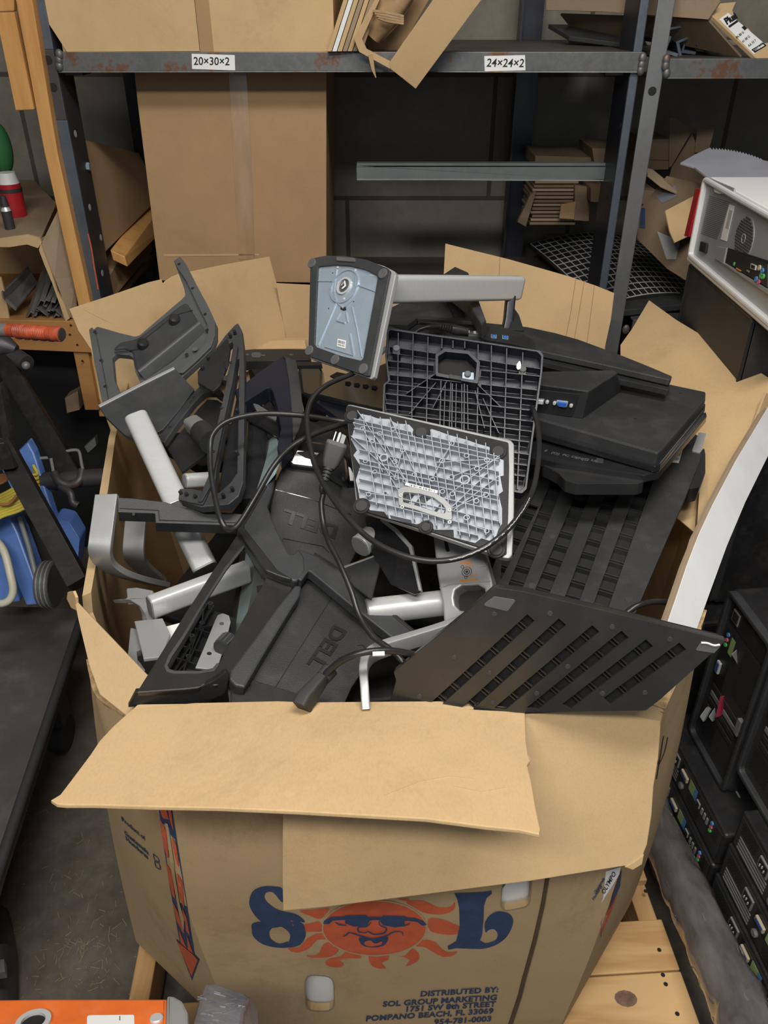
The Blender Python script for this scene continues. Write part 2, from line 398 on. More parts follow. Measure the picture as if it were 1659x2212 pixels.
def mat_floor():
    m, nt, b = nodes_of('worn_concrete'); L = nt.links.new; co = coords(nt)
    n = N(nt, 'ShaderNodeTexNoise', Scale=3.5, Detail=9.0, Roughness=.7, Distortion=.5); L(co, n.inputs['Vector'])
    n2 = N(nt, 'ShaderNodeTexNoise', Scale=28.0, Detail=6.0, Roughness=.7); L(co, n2.inputs['Vector'])
    c = ramp(nt, n.outputs[0], [(.3, (.075, .062, .050)), (.5, (.13, .112, .092)), (.66, (.165, .15, .128)), (.74, (.26, .26, .25))])
    mx = N(nt, 'ShaderNodeMix', data_type='RGBA', blend_type='MULTIPLY'); mx.inputs[0].default_value = .5
    L(c, mx.inputs[6]); L(ramp(nt, n2.outputs[0], [(.35, (.65, .62, .6)), (.6, (1.2, 1.2, 1.2))]), mx.inputs[7])
    v = N(nt, 'ShaderNodeTexVoronoi', Scale=60.0); L(co, v.inputs['Vector'])
    m2 = N(nt, 'ShaderNodeMix', data_type='RGBA'); L(ramp(nt, v.outputs['Distance'], [(.07, (.7, .7, .7)), (.11, (0, 0, 0))]), m2.inputs[0])
    L(mx.outputs[2], m2.inputs[6]); m2.inputs[7].default_value = (.24, .21, .17, 1)
    L(m2.outputs[2], b.inputs['Base Color']); b.inputs['Roughness'].default_value = .6
    bp = N(nt, 'ShaderNodeBump', Strength=.3, Distance=.003); L(n2.outputs[0], bp.inputs['Height']); L(bp.outputs[0], b.inputs['Normal'])
    return m
M['wall'] = mat_wall(); M['floor'] = mat_floor()
M['ceil'] = pbr('ceiling_paint', (.3, .3, .29), .9); M['wall2'] = pbr('side_wall_paint', (.12, .115, .105), .85, bump=.2, bscale=30)
WY = 3.12
struct('floor', MB().b3(-3, 3.2, -4.2, WY, -.1, 0), M['floor'])
struct('wall_back', MB().b3(-3, 3.2, WY, WY + .12, 0, 3.4), M['wall'])
struct('wall_left', MB().b3(-3.1, -3, -4.2, WY, 0, 3.4), M['wall2'])
struct('wall_right', MB().b3(3.2, 3.3, -4.2, WY, 0, 3.4), M['wall2'])
struct('ceiling', MB().b3(-3, 3.2, -4.2, WY, 3.4, 3.5), M['ceil'])
# ceiling fixtures that carry the lamps
for (x, y, z) in ((-.35, -.62, 2.98), (.3, .50, 3.08)):
    fx = thing('ceiling_light', 'white tube light fixture hung overhead, the one %s' % ('nearer the camera' if x < 0 else 'farther from the camera'), 'light', (x, y, z), 'ceiling light fixtures')
    MB().b3(x - .7, x + .7, y - .2, y + .2, z, z + .06).build('housing', M['white'], fx, bevel=.01)
    for s in (-1, 1): MB().tube([(x + s * .5, y, z + .06), (x + s * .5, y, 3.4)], .006).build('hanger_rod', M['silver_d'], fx)

# ------------------------------------------------------------------ rack
RY = 2.30   # front plane of the rack
def px_x(px, py, y=RY): return ony(px, py, y).x
rack = thing('steel_shelving_rack', 'welded angle-steel storage rack with drilled uprights standing behind the big cardboard bin', 'shelving rack', (-.1, RY, 0))
zb0, zb1 = ony(700, 155, RY).z, ony(700, 112, RY).z     # front beam
BY = 2.98
xl = px_x(68, 0)
# left front upright : angle, front flange + side flange
def upright(x0, x1, xs, y0, dy, mat, mat2, name='upright', z0=0, z1=2.3, t=.006):
    MB().b3(x0, x1, y0, y0 + t, z0, z1).build(name, mat, rack, bevel=.0015)
    MB().b3(xs, xs + (t if xs < (x0 + x1) / 2 else -t), y0 + t, y0 + dy, z0, z1).build(name, mat2, rack, bevel=.0015)
XL0, XL1 = px_x(66, 0), px_x(95, 0)
MB().b3(XL0, XL1, RY, RY + .006, 0, zb0 - .11).build('upright', M['post'], rack, bevel=.0015)
MB().b3(XL0, XL1, RY, RY + .006, zb1 + .005, 2.3).build('upright', M['post'], rack, bevel=.0015)
MB().b3(XL0, XL1, RY - .001, RY + .006, zb0 - .11, zb1 + .005).build('splice_plate', M['post_d'], rack, bevel=.0015)
MB().b3(XL1 - .006, XL1, RY + .006, RY + .115, 0, 2.3).build('upright', M['post_d'], rack, bevel=.0015)
# drilled holes (dark bores), front
for q in ((104, 130), (115, 189)):
    MB().disc(ony(*q, RY - .0012), (0, -1, 0), .0105, .0006).build('bolt_hole', M['void'], rack)
for q in ((163, 289), (194, 448), (218, 513)):
    MB().disc(onx(*q, XL1 + .0002), (1, 0, 0), .009, .0006).build('bolt_hole', M['wtxt'], rack)
MB().disc(onx(188, 360, XL1), (1, 0, 0), .011, .008, n=6).build('bolt', M['zinc'], rack)
hb = MB(); hb.disc(onx(221, 590, XL1 + .0002), (1, 0, 0), .009, .0006); hb.build('bolt_hole', M['wtxt'], rack)
MB().tube(smooth_pts([ony(x, y, RY - .001) for x, y in ((190, 505), (198, 540), (204, 580), (212, 625))]), .002, 6).build('chalk_mark', M['red'], rack)
# right front uprights, two back to back
XR0, XR1 = px_x(1422, 0), px_x(1459, 0); XQ1 = px_x(1405, 0); XQ0 = px_x(1385, 0)
MB().b3(XR0, XR1, RY, RY + .007, 0, 2.3).build('upright', M['post_l'], rack, bevel=.002)
MB().b3(XR1 - .007, XR1, RY + .007, RY + .10, 0, 2.3).build('upright', M['post_l'], rack, bevel=.002)
MB().b3(XQ0, XQ1, RY + .004, RY + .012, 0, 2.3).build('upright', M['post'], rack, bevel=.003)
MB().b3(XQ0, XQ0 + .007, RY + .012, RY + .15, 0, 2.3).build('upright', M['navy'], rack, bevel=.002)
hb = MB(); hb.disc(ony(1409, 197, RY - .0002), (0, -1, 0), .0105, .0006); hb.build('bolt_hole', M['void'], rack)
for q in ((1340, 272), (1312, 425), (1311, 500), (1288, 565)):
    MB().disc(onx(*q, XQ0 - .0002), (-1, 0, 0), .007, .0006).build('bolt_hole', M['void'], rack)
# rear uprights
for (a, b_) in ((1100, 1150),):
    x0, x1 = px_x(a, 300, BY), px_x(b_, 300, BY)
    MB().b3(x0, x1, BY, BY + .006, 0, 2.3).b3(x0, x0 + .006, BY - .06, BY, 0, 2.3).build('rear_upright', M['navy'], rack)
MB().b3(XL0, XL0 + .06, BY, BY + .006, 0, 2.3).build('rear_upright', M['navy'], rack)
# front beams with welded ends
def beam(x0, x1, z0, z1, mat, y=RY):
    MB().b3(x0, x1, y - .006, y, z0, z1).b3(x0, x1, y - .006, y + .055, z0, z0 + .006).b3(x0, x1, y - .004, y + .05, z1 - .005, z1).build('shelf_beam', mat, rack, bevel=.0015)
beam(px_x(124, 130), px_x(1388, 130), zb0, zb1, M['beam'])
zr0, zr1 = ony(1500, 168, RY).z, ony(1500, 126, RY).z
beam(px_x(1437, 140), 1.9, zr0, zr1, M['beam'])
for q in ((128, 118), (127, 130), (128, 143), (1388, 125), (1386, 140), (1384, 152), (1440, 128), (1438, 142), (1440, 158)):
    MB().sphere(ony(*q, RY - .006), .010, 6, (1, .7, 1.3)).build('weld_bead', M['beam'], rack)
for sx_ in (XL1, XQ0 - .05):
    MB().b3(sx_, sx_ + .045, RY + .05, BY, zb1 - .055, zb1 - .006).build('side_rail', M['post_d'], rack)
MB().b3(px_x(124, 130), px_x(1388, 130), BY - .03, BY, zb0, zb1 - .006).build('rear_beam', M['post_d'], rack)
M['deck'] = pbr('dark_steel_deck', (.085, .07, .062), .55, metal=.3, var=.3, scale=5)
MB().b3(XL1 + .01, px_x(1388, 130) - .02, RY + .05, BY, zb1 - .006, zb1 - .001).build('shelf_deck', M['deck'], rack)
MB().b3(px_x(1437, 140), 1.9, RY + .05, BY, zr1 - .006, zr1 - .001).build('shelf_deck', M['deck'], rack)
# lower shelf level
ZL = ony(1400, 690, RY).z
LX0 = px_x(1345, 690)
MB().b3(LX0 + .03, 1.9, RY - .004, RY + .004, ZL - .055, ZL).b3(LX0 + .03, 1.9, RY, RY + .06, ZL - .006, ZL).build('shelf_beam', M['beam'], rack, bevel=.0015)
MB().b3(-.60, 1.9, RY + .16, BY, ZL - .02, ZL - .002).build('shelf_deck', M['deck'], rack)
MB().sphere(ony(1352, 712, RY - .002), .011, 6, (1, .6, 1.4)).build('weld_bead', M['beam'], rack)
# floating channel rail
gb = thing('channel_rail', 'galvanised steel channel rail reaching left from the right-hand rack upright', 'rail', ony(1040, 380, 2.42))
A = ony(770, 358, 2.42); B = ony(770, 390, 2.42); Cx = px_x(1312, 380, 2.42)
MB().b3(A.x, XQ0, 2.42, 2.424, B.z, A.z).b3(A.x, XQ0, 2.42, 2.47, A.z - .004, A.z).b3(A.x, XQ0, 2.42, 2.47, B.z, B.z + .004).build('channel', M['galv'], gb, bevel=.001)
MB().b3(A.x + .001, XQ0, 2.424, 2.45, A.z + .0, A.z + .006).build('lip', M['galv'], gb)
# shelf size cards
def size_card(x0, y0, x1, y1, tilt, txt, lab, tx, ty, sz):
    a, b_ = ony(x0, y0, RY - .0066), ony(x1, y1, RY - .0066)
    t = thing('shelf_label', lab, 'label', ((a.x + b_.x) / 2, RY - .0066, b_.z), 'handwritten shelf labels')
    p = [ony(*q, RY - .0066) for q in ((x0, y0), (x1, y0 + tilt), (x1 + 1, y1), (x0 + 1, y1 - tilt))]
    MB().poly(p, (0, -.0006, 0)).build('card', M['white'], t)
    o = ony(tx, ty, RY - .0073)
    text3('handwriting', txt, o, (1, 0, -.01), (0, 0, 1), sz, M['ink'], t, .0003, .0004, shear=.1, spacing=1.0)
size_card(414, 116, 507, 152, 3, '20×30×2', 'white paper label reading 20x30x2 on the rack beam', 418, 140, .0245)
size_card(1046, 121, 1134, 152, -2, '24×24×2', 'white paper label reading 24x24x2 on the rack beam', 1050, 144, .0255)

# ------------------------------------------------------------------ cartons on the upper shelf
t = thing('shelf_carton', 'large plain cardboard carton standing on the upper shelf above the left label', 'carton', ony(425, 108, RY + .01))
y0 = RY + .004; z0 = zb1; X0, X1, Xm = px_x(132, 100, y0), px_x(722, 100, y0), px_x(428, 80, y0)
MB().poly([(X0 + .012, y0, z0), (Xm, y0, z0 + .001), (Xm, y0, z0 + .42), (X0 - .02, y0, z0 + .42), (X0 - .02, y0, z0 + .06)], (0, .006, 0)).build('front_panel', M['card'], t)
MB().poly([(Xm + .0015, y0, z0), (X1, y0, z0), (X1, y0, z0 + .42), (Xm + .0015, y0, z0 + .42)], (0, .006, 0)).build('front_panel', M['card'], t)
MB().b3(X0, X1, y0 + .008, y0 + .5, z0, z0 + .42).build('body', M['card_in'], t)
MB().b3(Xm + .002, Xm + .035, y0 - .0008, y0, z0 + .001, z0 + .42).build('tape_strip', M['card_dark'], t)
# stack of flattened sheets right of it, seen edge on
for k in range(7):
    dx = k * .0125
    a = ony(708 + 0, 112, RY - .01 + .0)
    base = Vector((px_x(708, 115) + dx, RY - .03 + k * .002, zb1 + .002))
    mb = MB()
    mb.poly([base, base + Vector((.011, 0, 0)), base + Vector((.011 + .16, 0, .40)), base + Vector((.16, 0, .40))], (0, .45, 0))
    tag(mb.build('cardboard_sheet', M['card_white'] if k == 1 else M['card_grey'] if k % 2 else M['card'], bevel=.001), 'flattened cardboard sheet leaning in a tight row on the upper shelf beside the big carton', 'cardboard sheet', 'flattened cardboard sheets on the upper shelf')
# opened mailer with brown paper bag
t = thing('open_mailer_box', 'long torn cardboard box open on the upper shelf with brown film inside', 'box', ony(850, 110, RY - .02))
p0 = [ony(x, y, RY - .05) for x, y in ((764, 82), (800, 0), (830, -90), (980, -90), (870, 84), (858, 152), (842, 148), (782, 112))]
MB().poly([ony(x, y, RY - .05) for x, y in ((764, 82), (812, -5), (822, -5), (782, 84), (792, 106), (846, 134), (858, 152), (842, 148), (776, 112))], (0, .02, 0)).build('side_panel', M['card_in'], t)
MB().poly([ony(x, y, RY + .1) for x, y in ((790, 90), (850, -60), (960, -60), (880, 80), (855, 140), (800, 110))], (0, .01, 0)).build('back_panel', M['card_dark'], t)
M['film'] = pbr('brown_wrapping_film', (.42, .28, .15), .22, var=.3, scale=12, bump=.8, bscale=25, coat=.6)
bm_ = MB().tube([ony(800, 70, RY + .02), ony(828, 30, RY + .01), ony(860, -20, RY + .0), ony(885, -70, RY)], [.045, .055, .055, .05], 14, prof=stadium(1.5, 1.3, .5))
bm_.build('wrapped_contents', M['film'], t)
for k in range(4):
    MB().tube(smooth_pts([ony(806 + k * 4, 24 + k * 5, RY - .055), ony(838, 28 + k * 6, RY - .062), ony(872, 36 + k * 5, RY - .06)]), .0035, 6).build('film_crease', M['film'], t)
tag(slab('loose_flap', PL(ony(840, 140, RY - .09), ony(898, 192, RY - .07), ony(1030, 0, RY - .13)), [(840, 138), (845, 150), (898, 192), (1040, 0), (1090, -70), (960, -70), (936, 0)], .005, M['card'], t, bev=.001))
MB().tube([ony(800, 118, RY - .05), ony(806, 150, RY - .06), ony(812, 168, RY - .06)], [.006, .004, .001], 6, prof=stadium(2, .5, .2)).build('torn_strip', M['card_dark'], t)
# right bay upper shelf: torn carton with shipping label + grey metal offcuts
t = thing('torn_carton', 'torn cardboard carton tilted on the right-hand upper shelf with a white shipping label', 'carton', ony(1560, 120, RY + .1))
pl = PL(ony(1520, 30, RY + .02), ony(1640, 160, RY - .02), ony(1659, 60, RY + .06))
slab('torn_side', pl, [(1533, 30), (1548, 8), (1590, 4), (1582, 22), (1590, 48), (1618, 62), (1640, 96), (1659, 92), (1680, 140), (1640, 132)], .01, M['card'], t)
slab('end_panel', PL(ony(1530, 40, RY + .02), ony(1200, 20, RY + .4), ony(1530, -60, RY + .05)), [(1180, 22), (1300, 25), (1529, 42), (1555, 4), (1500, -60), (1180, -60)], .006, M['card_grey'], t)
slab('lower_panel', PL(ony(1530, 45, RY + .03), ony(1220, 30, RY + .45), ony(1630, 130, RY + .0)), [(1210, 32), (1529, 44), (1600, 124), (1500, 104), (1400, 80), (1240, 70)], .006, M['card_shade'], t)
slab('shipping_label', pl, [(1553, 42), (1572, 28), (1655, 98), (1628, 118)], .0008, M['white'], t, h=.0012)
e = (pl.at(1655, 98) - pl.at(1572, 28)).normalized()
slab('printed_bar', pl, [(1572, 57), (1591, 44), (1594, 48), (1575, 61)], .0006, M['ink'], t, h=.0018)
slab('printed_bar', pl, [(1601, 60), (1606, 56), (1613, 62), (1608, 67)], .0006, M['ink'], t, h=.0018)
text3('label_print', 'Plusi', pl.at(1570, 53, .002), pl.at(1594, 38) - pl.at(1570, 53), pl.at(1560, 36) - pl.at(1570, 53), .022, M['ink'], t, .0003, .0012)
for k in range(4):
    text3('label_print', ('IN 80 G', '41 00 G', 'AA 33 7', '84/1 WW')[k], pl.at(1592 + k * 13, 84 + k * 9, .002) , pl.at(1624, 66) - pl.at(1600, 86), pl.at(1590, 76) - pl.at(1600, 86), .009, M['ink'], t, .0003)
slab('label_frame', pl, [(1622, 108), (1648, 93), (1655, 99), (1630, 115)], .0005, M['ink'], t, holes=[[(1626, 108), (1647, 96), (1651, 99), (1630, 111)]], h=.0018)
rnd = random.Random(3)
for k, (x, y) in enumerate([(1455, 75), (1480, 100), (1500, 80), (1452, 112), (1520, 118), (1545, 100), (1570, 120), (1530, 70), (1486, 125)]):
    c = ony(x, y, RY + .10 + rnd.uniform(0, .08)); c.z = max(c.z, zr1 + .021)
    a = rnd.uniform(-.5, .5); d = Vector((math.sin(a) * .5, .9, .06 * (k % 3))).normalized()
    mb = MB().tube([c, c + d * .3], 1, prof=[(-.020, -.018), (.020, -.018), (.020, -.012), (-.012, -.012), (-.012, .020), (-.020, .020)], up=(math.cos(a * 4), 0, math.sin(a * 4)))
    tag(mb.build('angle_offcut', M['post'], bevel=.001), 'short grey angle-steel offcut heaped on the right-hand upper shelf beside the torn carton', 'steel offcut', 'steel offcuts on the right upper shelf')
for k in range(2):
    tag(slab('black_foam_sheet', PL(ony(1180, 60 + k * 8, RY + .45), ony(1400, 60 + k * 8, RY + .45), ony(1400, 100 + k * 12, RY + .2)), [(1185 + k * 40, 52 + k * 4), (1380, 56 + k * 6), (1400, 100), (1230, 78 + k * 6)], .012, M['grey'], bev=.002), 'dark sheet lying flat at the back of the upper shelf, %s' % ('upper one' if k == 0 else 'lower one'), 'sheet', 'dark sheets on the upper shelf')
# ------------------------------------------------------------------ tall carton on the lower shelf
t = thing('tall_carton', 'tall brown carton with a taped centre seam standing under the shelf beam', 'carton', ony(520, 610, 2.34))
pl = PL(ony(340, 605, 2.36), ony(705, 610, 2.36), ony(705, 120, 2.42))
slab('front_panel', pl, [(345, 606), (705, 611), (705, 100), (284, 100), (297, 220)], .006, M['card_dark'], t, bev=.001)
q = [pl.at(*p) for p in ((284, 100), (297, 220), (345, 606))]
MB().hexa(pl.at(285, 100, -.008), pl.at(346, 606, -.008), pl.at(704, 611, -.008), pl.at(704, 100, -.008), -pl.n * .42).build('body', M['card_dark'], t)
slab('tape_strip', pl, [(491, 100), (502, 300), (516, 560), (551, 560), (541, 300), (529, 100)], .0006, M['tape'], t, h=.001)
slab('printed_stripe', pl, [(493, 100), (495, 155), (503, 165), (506, 155), (504, 100)], .0005, M['wtxt'], t, h=.0014)
slab('seam_fold', pl, [(354, 549), (560, 548), (560, 552), (354, 554)], .0008, M['card_in'], t, h=.001)
# white backing sheet low behind it is the bin's middle back flap (part of the bin)

# long brown carton lying deep in the rack, left
t = thing('long_carton', 'dark brown carton lying deep in the rack just right of the left-hand upright', 'carton', ony(240, 560, 2.6))
MB().hexa(ony(226, 545, 2.42), ony(345, 425, 2.95), ony(300, 330, 2.95), ony(170, 300, 2.42), (-.08, 0, 0)).build('side_panel', M['card_dark'], t)
MB().hexa(ony(234, 600, 2.42), ony(240, 650, 2.42), ony(330, 540, 2.9), ony(316, 465, 2.9), (-.08, 0, .0)).build('lower_side_panel', M['card_dark'], t)
tag(MB().hexa(ony(238, 540, 2.45), ony(244, 562, 2.45), ony(340, 470, 2.95), ony(325, 430, 2.95), (.04, 0, -.02)).build('wood_rail', M['woodo'], bevel=.002), 'pale wooden rail running front to back inside the rack behind the left upright', 'rail')

# ------------------------------------------------------------------ left wooden shelf unit
wt = thing('wooden_shelf_unit', 'orange pine shelving frame at the left edge beside the steel rack', 'shelf unit', (-1.0, RY - .03, 0))
def zplank(pts, y, t_, mat, name): return MB().poly([ony(x, yy, y) for x, yy in pts], (0, t_, 0)).build(name, mat, wt, bevel=.002)
zplank([(30, -20), (66, -20), (124, 330), (192, 640), (210, 730), (240, 900), (215, 900), (196, 790), (166, 645), (96, 330)], RY - .03, .04, M['woodo'], 'post')
zplank([(-20, -30), (30, -30), (30, 24), (-20, 26)], RY - .035, .02, M['woodo'], 'cross_board')
zplank([(-10, 27), (31, 26), (74, 237), (34, 239)], RY - .035, .02, M['woodo'], 'side_board')
za, zb_ = ony(100, 700, RY - .05).z, ony(100, 752, RY - .05).z
zplank([(-30, 690), (150, 694), (190, 700), (200, 762), (-30, 752)], RY - .06, .04, M['woodo2'], 'shelf_front')
MB().b3(-1.6, -.84, RY - .02, BY, za - .02, za).build('shelf_board', M['woodo2'], wt)
zplank([(158, 758), (190, 760), (214, 886), (184, 886)], RY - .05, .04, M['woodo2'], 'leg')
for q in ((153, 703), (151, 723), (167, 745), (178, 780)):
    MB().disc(ony(*q, RY - .0605), (0, -1, 0), .0035, .0005).build('nail_head', M['void'], wt)
# frayed cardboard carton with metal rails in it
t = thing('frayed_carton', 'open-fronted cardboard carton with frayed edges full of grey metal rails on the wooden shelf', 'carton', ony(60, 690, RY))
yf = RY - .045
top = [ony(-40, 530, yf), ony(82, 528, yf), ony(128, 475, yf + .33), ony(75, 400, yf + .62), ony(-40, 400, yf + .62)]
MB().poly([ony(-60, 529, yf), ony(86, 520, yf), onz(122, 440, ony(86, 520, yf).z), onz(70, 385, ony(86, 520, yf).z), onz(-60, 385, ony(86, 520, yf).z)], (0, 0, -.005)).build('top_panel', M['card_grey'], t)
zt = ony(86, 520, yf).z
MB().poly([Vector((ony(86, 520, yf).x, yf, zt)), ony(118, 600, yf), ony(142, 692, yf), ony(160, 690, yf + .05), Vector((ony(86, 520, yf).x, yf + .5, za + .01)), Vector((ony(86, 520, yf).x, yf + .6, zt))], (-.005, 0, 0)).build('side_panel', M['card_grey'], t)
MB().poly([ony(90, 525, yf - .005), ony(132, 440, yf + .05), ony(165, 600, yf + .05), ony(166, 690, yf + .02), ony(150, 685, yf - .005), ony(118, 600, yf - .005)], (0, .005, 0)).build('side_flap', M['card_grey'], t)
tp = [ony(x, y, yf - .01) for x, y in ((-40, 521), (20, 512), (58, 507), (84, 514), (90, 524), (82, 536), (58, 528), (20, 534), (-40, 533))]
MB().poly(tp, (0, .008, 0)).build('frayed_edge', M['card'], t)
tp = [ony(x, y, yf - .012) for x, y in ((88, 526), (96, 548), (108, 580), (124, 630), (140, 660), (150, 688), (142, 694), (128, 655), (112, 610), (96, 572), (84, 540))]
MB().poly(tp, (0, .008, 0)).build('frayed_edge', M['card'], t)
MB().poly([ony(x, y, yf) for x, y in ((-30, 590), (2, 600), (12, 640), (22, 700), (-30, 700))], (0, .006, 0)).build('left_panel', M['card_in'], t)
MB().b3(-1.5, -.93, RY + .45, RY + .46, za, zt).build('back_panel', M['card_dark'], t)
M['rail'] = pbr('dull_grey_metal', (.19, .185, .175), .45, metal=.5, var=.2, scale=15)
mb = MB().hexa(ony(6, 645, yf - .01), ony(34, 672, yf - .01), ony(80, 618, yf + .2), ony(64, 590, yf + .2), (0, .01, .006))
mb.hexa(ony(6, 645, yf - .012), ony(10, 648, yf - .012), ony(66, 592, yf + .2), ony(64, 588, yf + .2), (0, 0, .02))
tag(mb.build('metal_rail', M['rail'], bevel=.001), 'wide grey metal rail poking out of the frayed carton, leftmost', 'metal rail', 'metal rails in the frayed carton')
rr = random.Random(5)
for k, (x, y, L_, ax) in enumerate([(62, 684, .3, .5), (76, 690, .3, .35), (90, 672, .32, .2), (104, 682, .3, .1), (118, 688, .3, .0), (128, 676, .3, -.1), (98, 655, .3, .3), (84, 660, .3, .45), (112, 662, .34, .1)]):
    c = ony(x, y, yf + .0); d = Vector((-ax * .2 + rr.uniform(-.05, .05), .95, .24 + rr.uniform(-.04, .06))).normalized()
    w_ = rr.uniform(.012, .02)
    pr = [(-w_, -.004), (w_, -.004), (w_, .008), (w_ - .002, .008), (w_ - .002, -.001), (-w_ + .002, -.001), (-w_ + .002, .008), (-w_, .008)]
    tag(MB().tube([c, c + d * L_], 1, prof=pr, up=(rr.uniform(-1, 1), 0, 1)).build('metal_rail', M['rail'], bevel=.0006), 'narrow grey drawer rail bundled in the right half of the frayed carton', 'metal rail', 'metal rails in the frayed carton')
# things behind on the wooden shelf
t = thing('red_thermos', 'red insulated jug with a white lid and black strap at the left edge', 'jug', ony(28, 490, RY + .25))
c = ony(27, 430, RY + .25); MB().tube([c + Vector((0, 0, -.06)), c + Vector((0, 0, .045))], .032, 20).build('body', pbr('red_plastic', (.42, .02, .03), .35), t)
MB().tube([c + Vector((0, 0, .045)), c + Vector((0, 0, .075))], [.031, .024], 20).build('lid', M['white'], t)
MB().tube([c + Vector((0, 0, .022)), c + Vector((0, 0, .032))], .0335, 20).build('strap', M['rubber_d'], t)
c = ony(13, 455, RY + .1)
t = thing('black_spray_bottle', 'small black canister with a chrome collar in front of the red jug', 'canister', c)
MB().tube([c + Vector((0, 0, -.05)), c + Vector((0, 0, .0))], .014, 14).build('body', M['rubber_d'], t)
MB().tube([c, c + Vector((0, 0, .012))], [.014, .009], 14).build('collar', M['silver'], t)
MB().tube([c + Vector((0, 0, .012)), c + Vector((0, 0, .04))], [.012, .008], 14).build('cap', M['rubber_d'], t)
t = tag(MB().sphere(ony(0, 320, RY + .35), .05, 12, (.7, .7, 1.5)).build('green_bag', pbr('green_fabric', (.03, .16, .05), .7)), 'bright green rounded bag hanging at the left edge above the red jug', 'bag')

# ------------------------------------------------------------------ pallet
MZ = .14
pa = thing('wooden_pallet', 'pale pine pallet under the big cardboard bin', 'pallet', (0, 1.35, 0))
ang = R(3.5)
def rotp(x, y, z): return Vector((x * math.cos(ang) - (y - 1.35) * math.sin(ang), 1.35 + x * math.sin(ang) + (y - 1.35) * math.cos(ang), z))
def pbx(x0, x1, y0, y1, z0, z1, nm, mat):
    q = [rotp(x0, y0, z0), rotp(x1, y0, z0), rotp(x1, y1, z0), rotp(x0, y1, z0)]
    MB().hexa(*q, (0, 0, z1 - z0)).build(nm, mat, pa, bevel=.0025)
yb = .66
for bi_, (wd, gap) in enumerate( ((.135, .003), (.10, .085), (.135, .01), (.10, .05), (.10, .06), (.10, .06), (.10, .06), (.10, .05), (.135, .0))):
    pbx(-.20 if bi_ == 1 else -.51, .53, yb, yb + wd, MZ - .018, MZ, 'top_board', M['pallet']); yb += wd + gap
for xs in (-.51, -.02, .49):
    pbx(xs, xs + .038, .67, yb - .01, .022, MZ - .018, 'stringer', M['pallet_y'])
for y_ in (.66, 1.3, 1.9):
    pbx(-.51, .53, y_, y_ + .1, 0, .022, 'bottom_board', M['pallet'])
for q in ((1432, 2106), (1438, 2126), (1463, 2190), (1424, 2052), (1395, 1925), (1352, 1935)):
    MB().disc(onz(*q, MZ + .0002), (0, 0, 1), .004, .0006).build('nail_head', M['void'], pa)
kn = MB(); c = onz(1352, 2157, MZ + .0002)
kn.add([c + Vector((math.cos(a * R(30)) * .021, math.sin(a * R(30)) * .015, 0)) for a in range(12)], [tuple(range(12))])
kn.build('knot', pbr('wood_knot', (.20, .12, .08), .7, var=.4, scale=60), pa)

# ------------------------------------------------------------------ the bin
bn = thing('cardboard_bin', 'big octagonal cardboard bin with open flaps, heaped with black and silver monitor stands', 'bin', (0, 1.35, MZ))
RZ = .95
rim = [(-.315, .715), (.352, .722), (.445, .87), (.60, 1.30), (.57, 1.72), (.27, 2.02), (-.30, 2.02), (-.60, 1.74), (-.555, 1.46), (-.447, .945)]
bot = [(-.255, .705), (.305, .712), (.50, .96), (.505, 1.30), (.49, 1.72), (.28, 1.98), (-.28, 1.98), (-.50, 1.72), (-.50, 1.40), (-.485, .885)]
def bow(a, b): return None
names = ['front_wall', 'front_right_wall', 'right_wall', 'right_wall', 'back_right_wall', 'back_wall', 'back_left_wall', 'left_wall', 'left_wall', 'front_left_wall']
def wallpt(i, s, z):   # s 0..1 along side i, z height, with the board's belly
    j = (i + 1) % 10; f = (z - MZ) / (RZ - MZ)
    b = Vector(bot[i]).lerp(Vector(bot[j]), s); r = Vector(rim[i]).lerp(Vector(rim[j]), s)
    p = b.lerp(r, f); n = Vector((p.y - 1.35, -(p.x))) * 0
    out = Vector((p.x, p.y - 1.35)); out.normalize()
    p = p + out * (.012 * math.sin(math.pi * f) * math.sin(math.pi * s) + .014 * math.sin(math.pi * f))
    return Vector((p.x, p.y, z))
TW = .014
OV = []; OF = []
for i in range(10):
    rz = {0: RZ, 9: .915, 1: RZ - .0, 8: RZ}.get(i, RZ)
    vs = []; nu, nv = 8, 10
    for a in range(nu + 1):
        for c_ in range(nv + 1):
            vs.append(wallpt(i, a / nu, MZ + (rz - MZ) * c_ / nv))
    ins = []
    for p in vs:
        d = Vector((p.x, p.y - 1.35, 0)); d.normalize(); ins.append(p - d * TW)
    mb = MB(); nn = len(vs); fs = []
    if i in (9, 0, 1):
        b0 = len(OV); OV += [tuple(v) for v in vs]
        OF += [tuple(b0 + a * (nv + 1) + c_ + e for e in (0, nv + 1, nv + 2, 1)) for a in range(nu) for c_ in range(nv)]
    for a in range(nu):
        for c_ in range(nv):
            k = a * (nv + 1) + c_; fs.append((k, k + nv + 1, k + nv + 2, k + 1)); fs.append((nn + k, nn + k + 1, nn + k + nv + 2, nn + k + nv + 1))
    for a in range(nu):
        k = a * (nv + 1); fs.append((k + nv, k + 2 * nv + 1, nn + k + 2 * nv + 1, nn + k + nv)); fs.append((k, nn + k, nn + k + nv + 1, k + nv + 1))
    for c_ in range(nv):
        fs.append((c_, c_ + 1, nn + c_ + 1, nn + c_)); k = nu * (nv + 1); fs.append((k + c_, nn + k + c_, nn + k + c_ + 1, k + c_ + 1))
    mb.add(vs + ins, fs, True); mb.build(names[i], M['card_out'], bn)
MB().poly([Vector((x * .97, 1.35 + (y - 1.35) * .97, MZ + .004)) for x, y in bot], (0, 0, .008)).build('bin_floor', M['card_in'], bn)
from mathutils.bvhtree import BVHTree
BV = BVHTree.FromPolygons([Vector(v) for v in OV], OF)
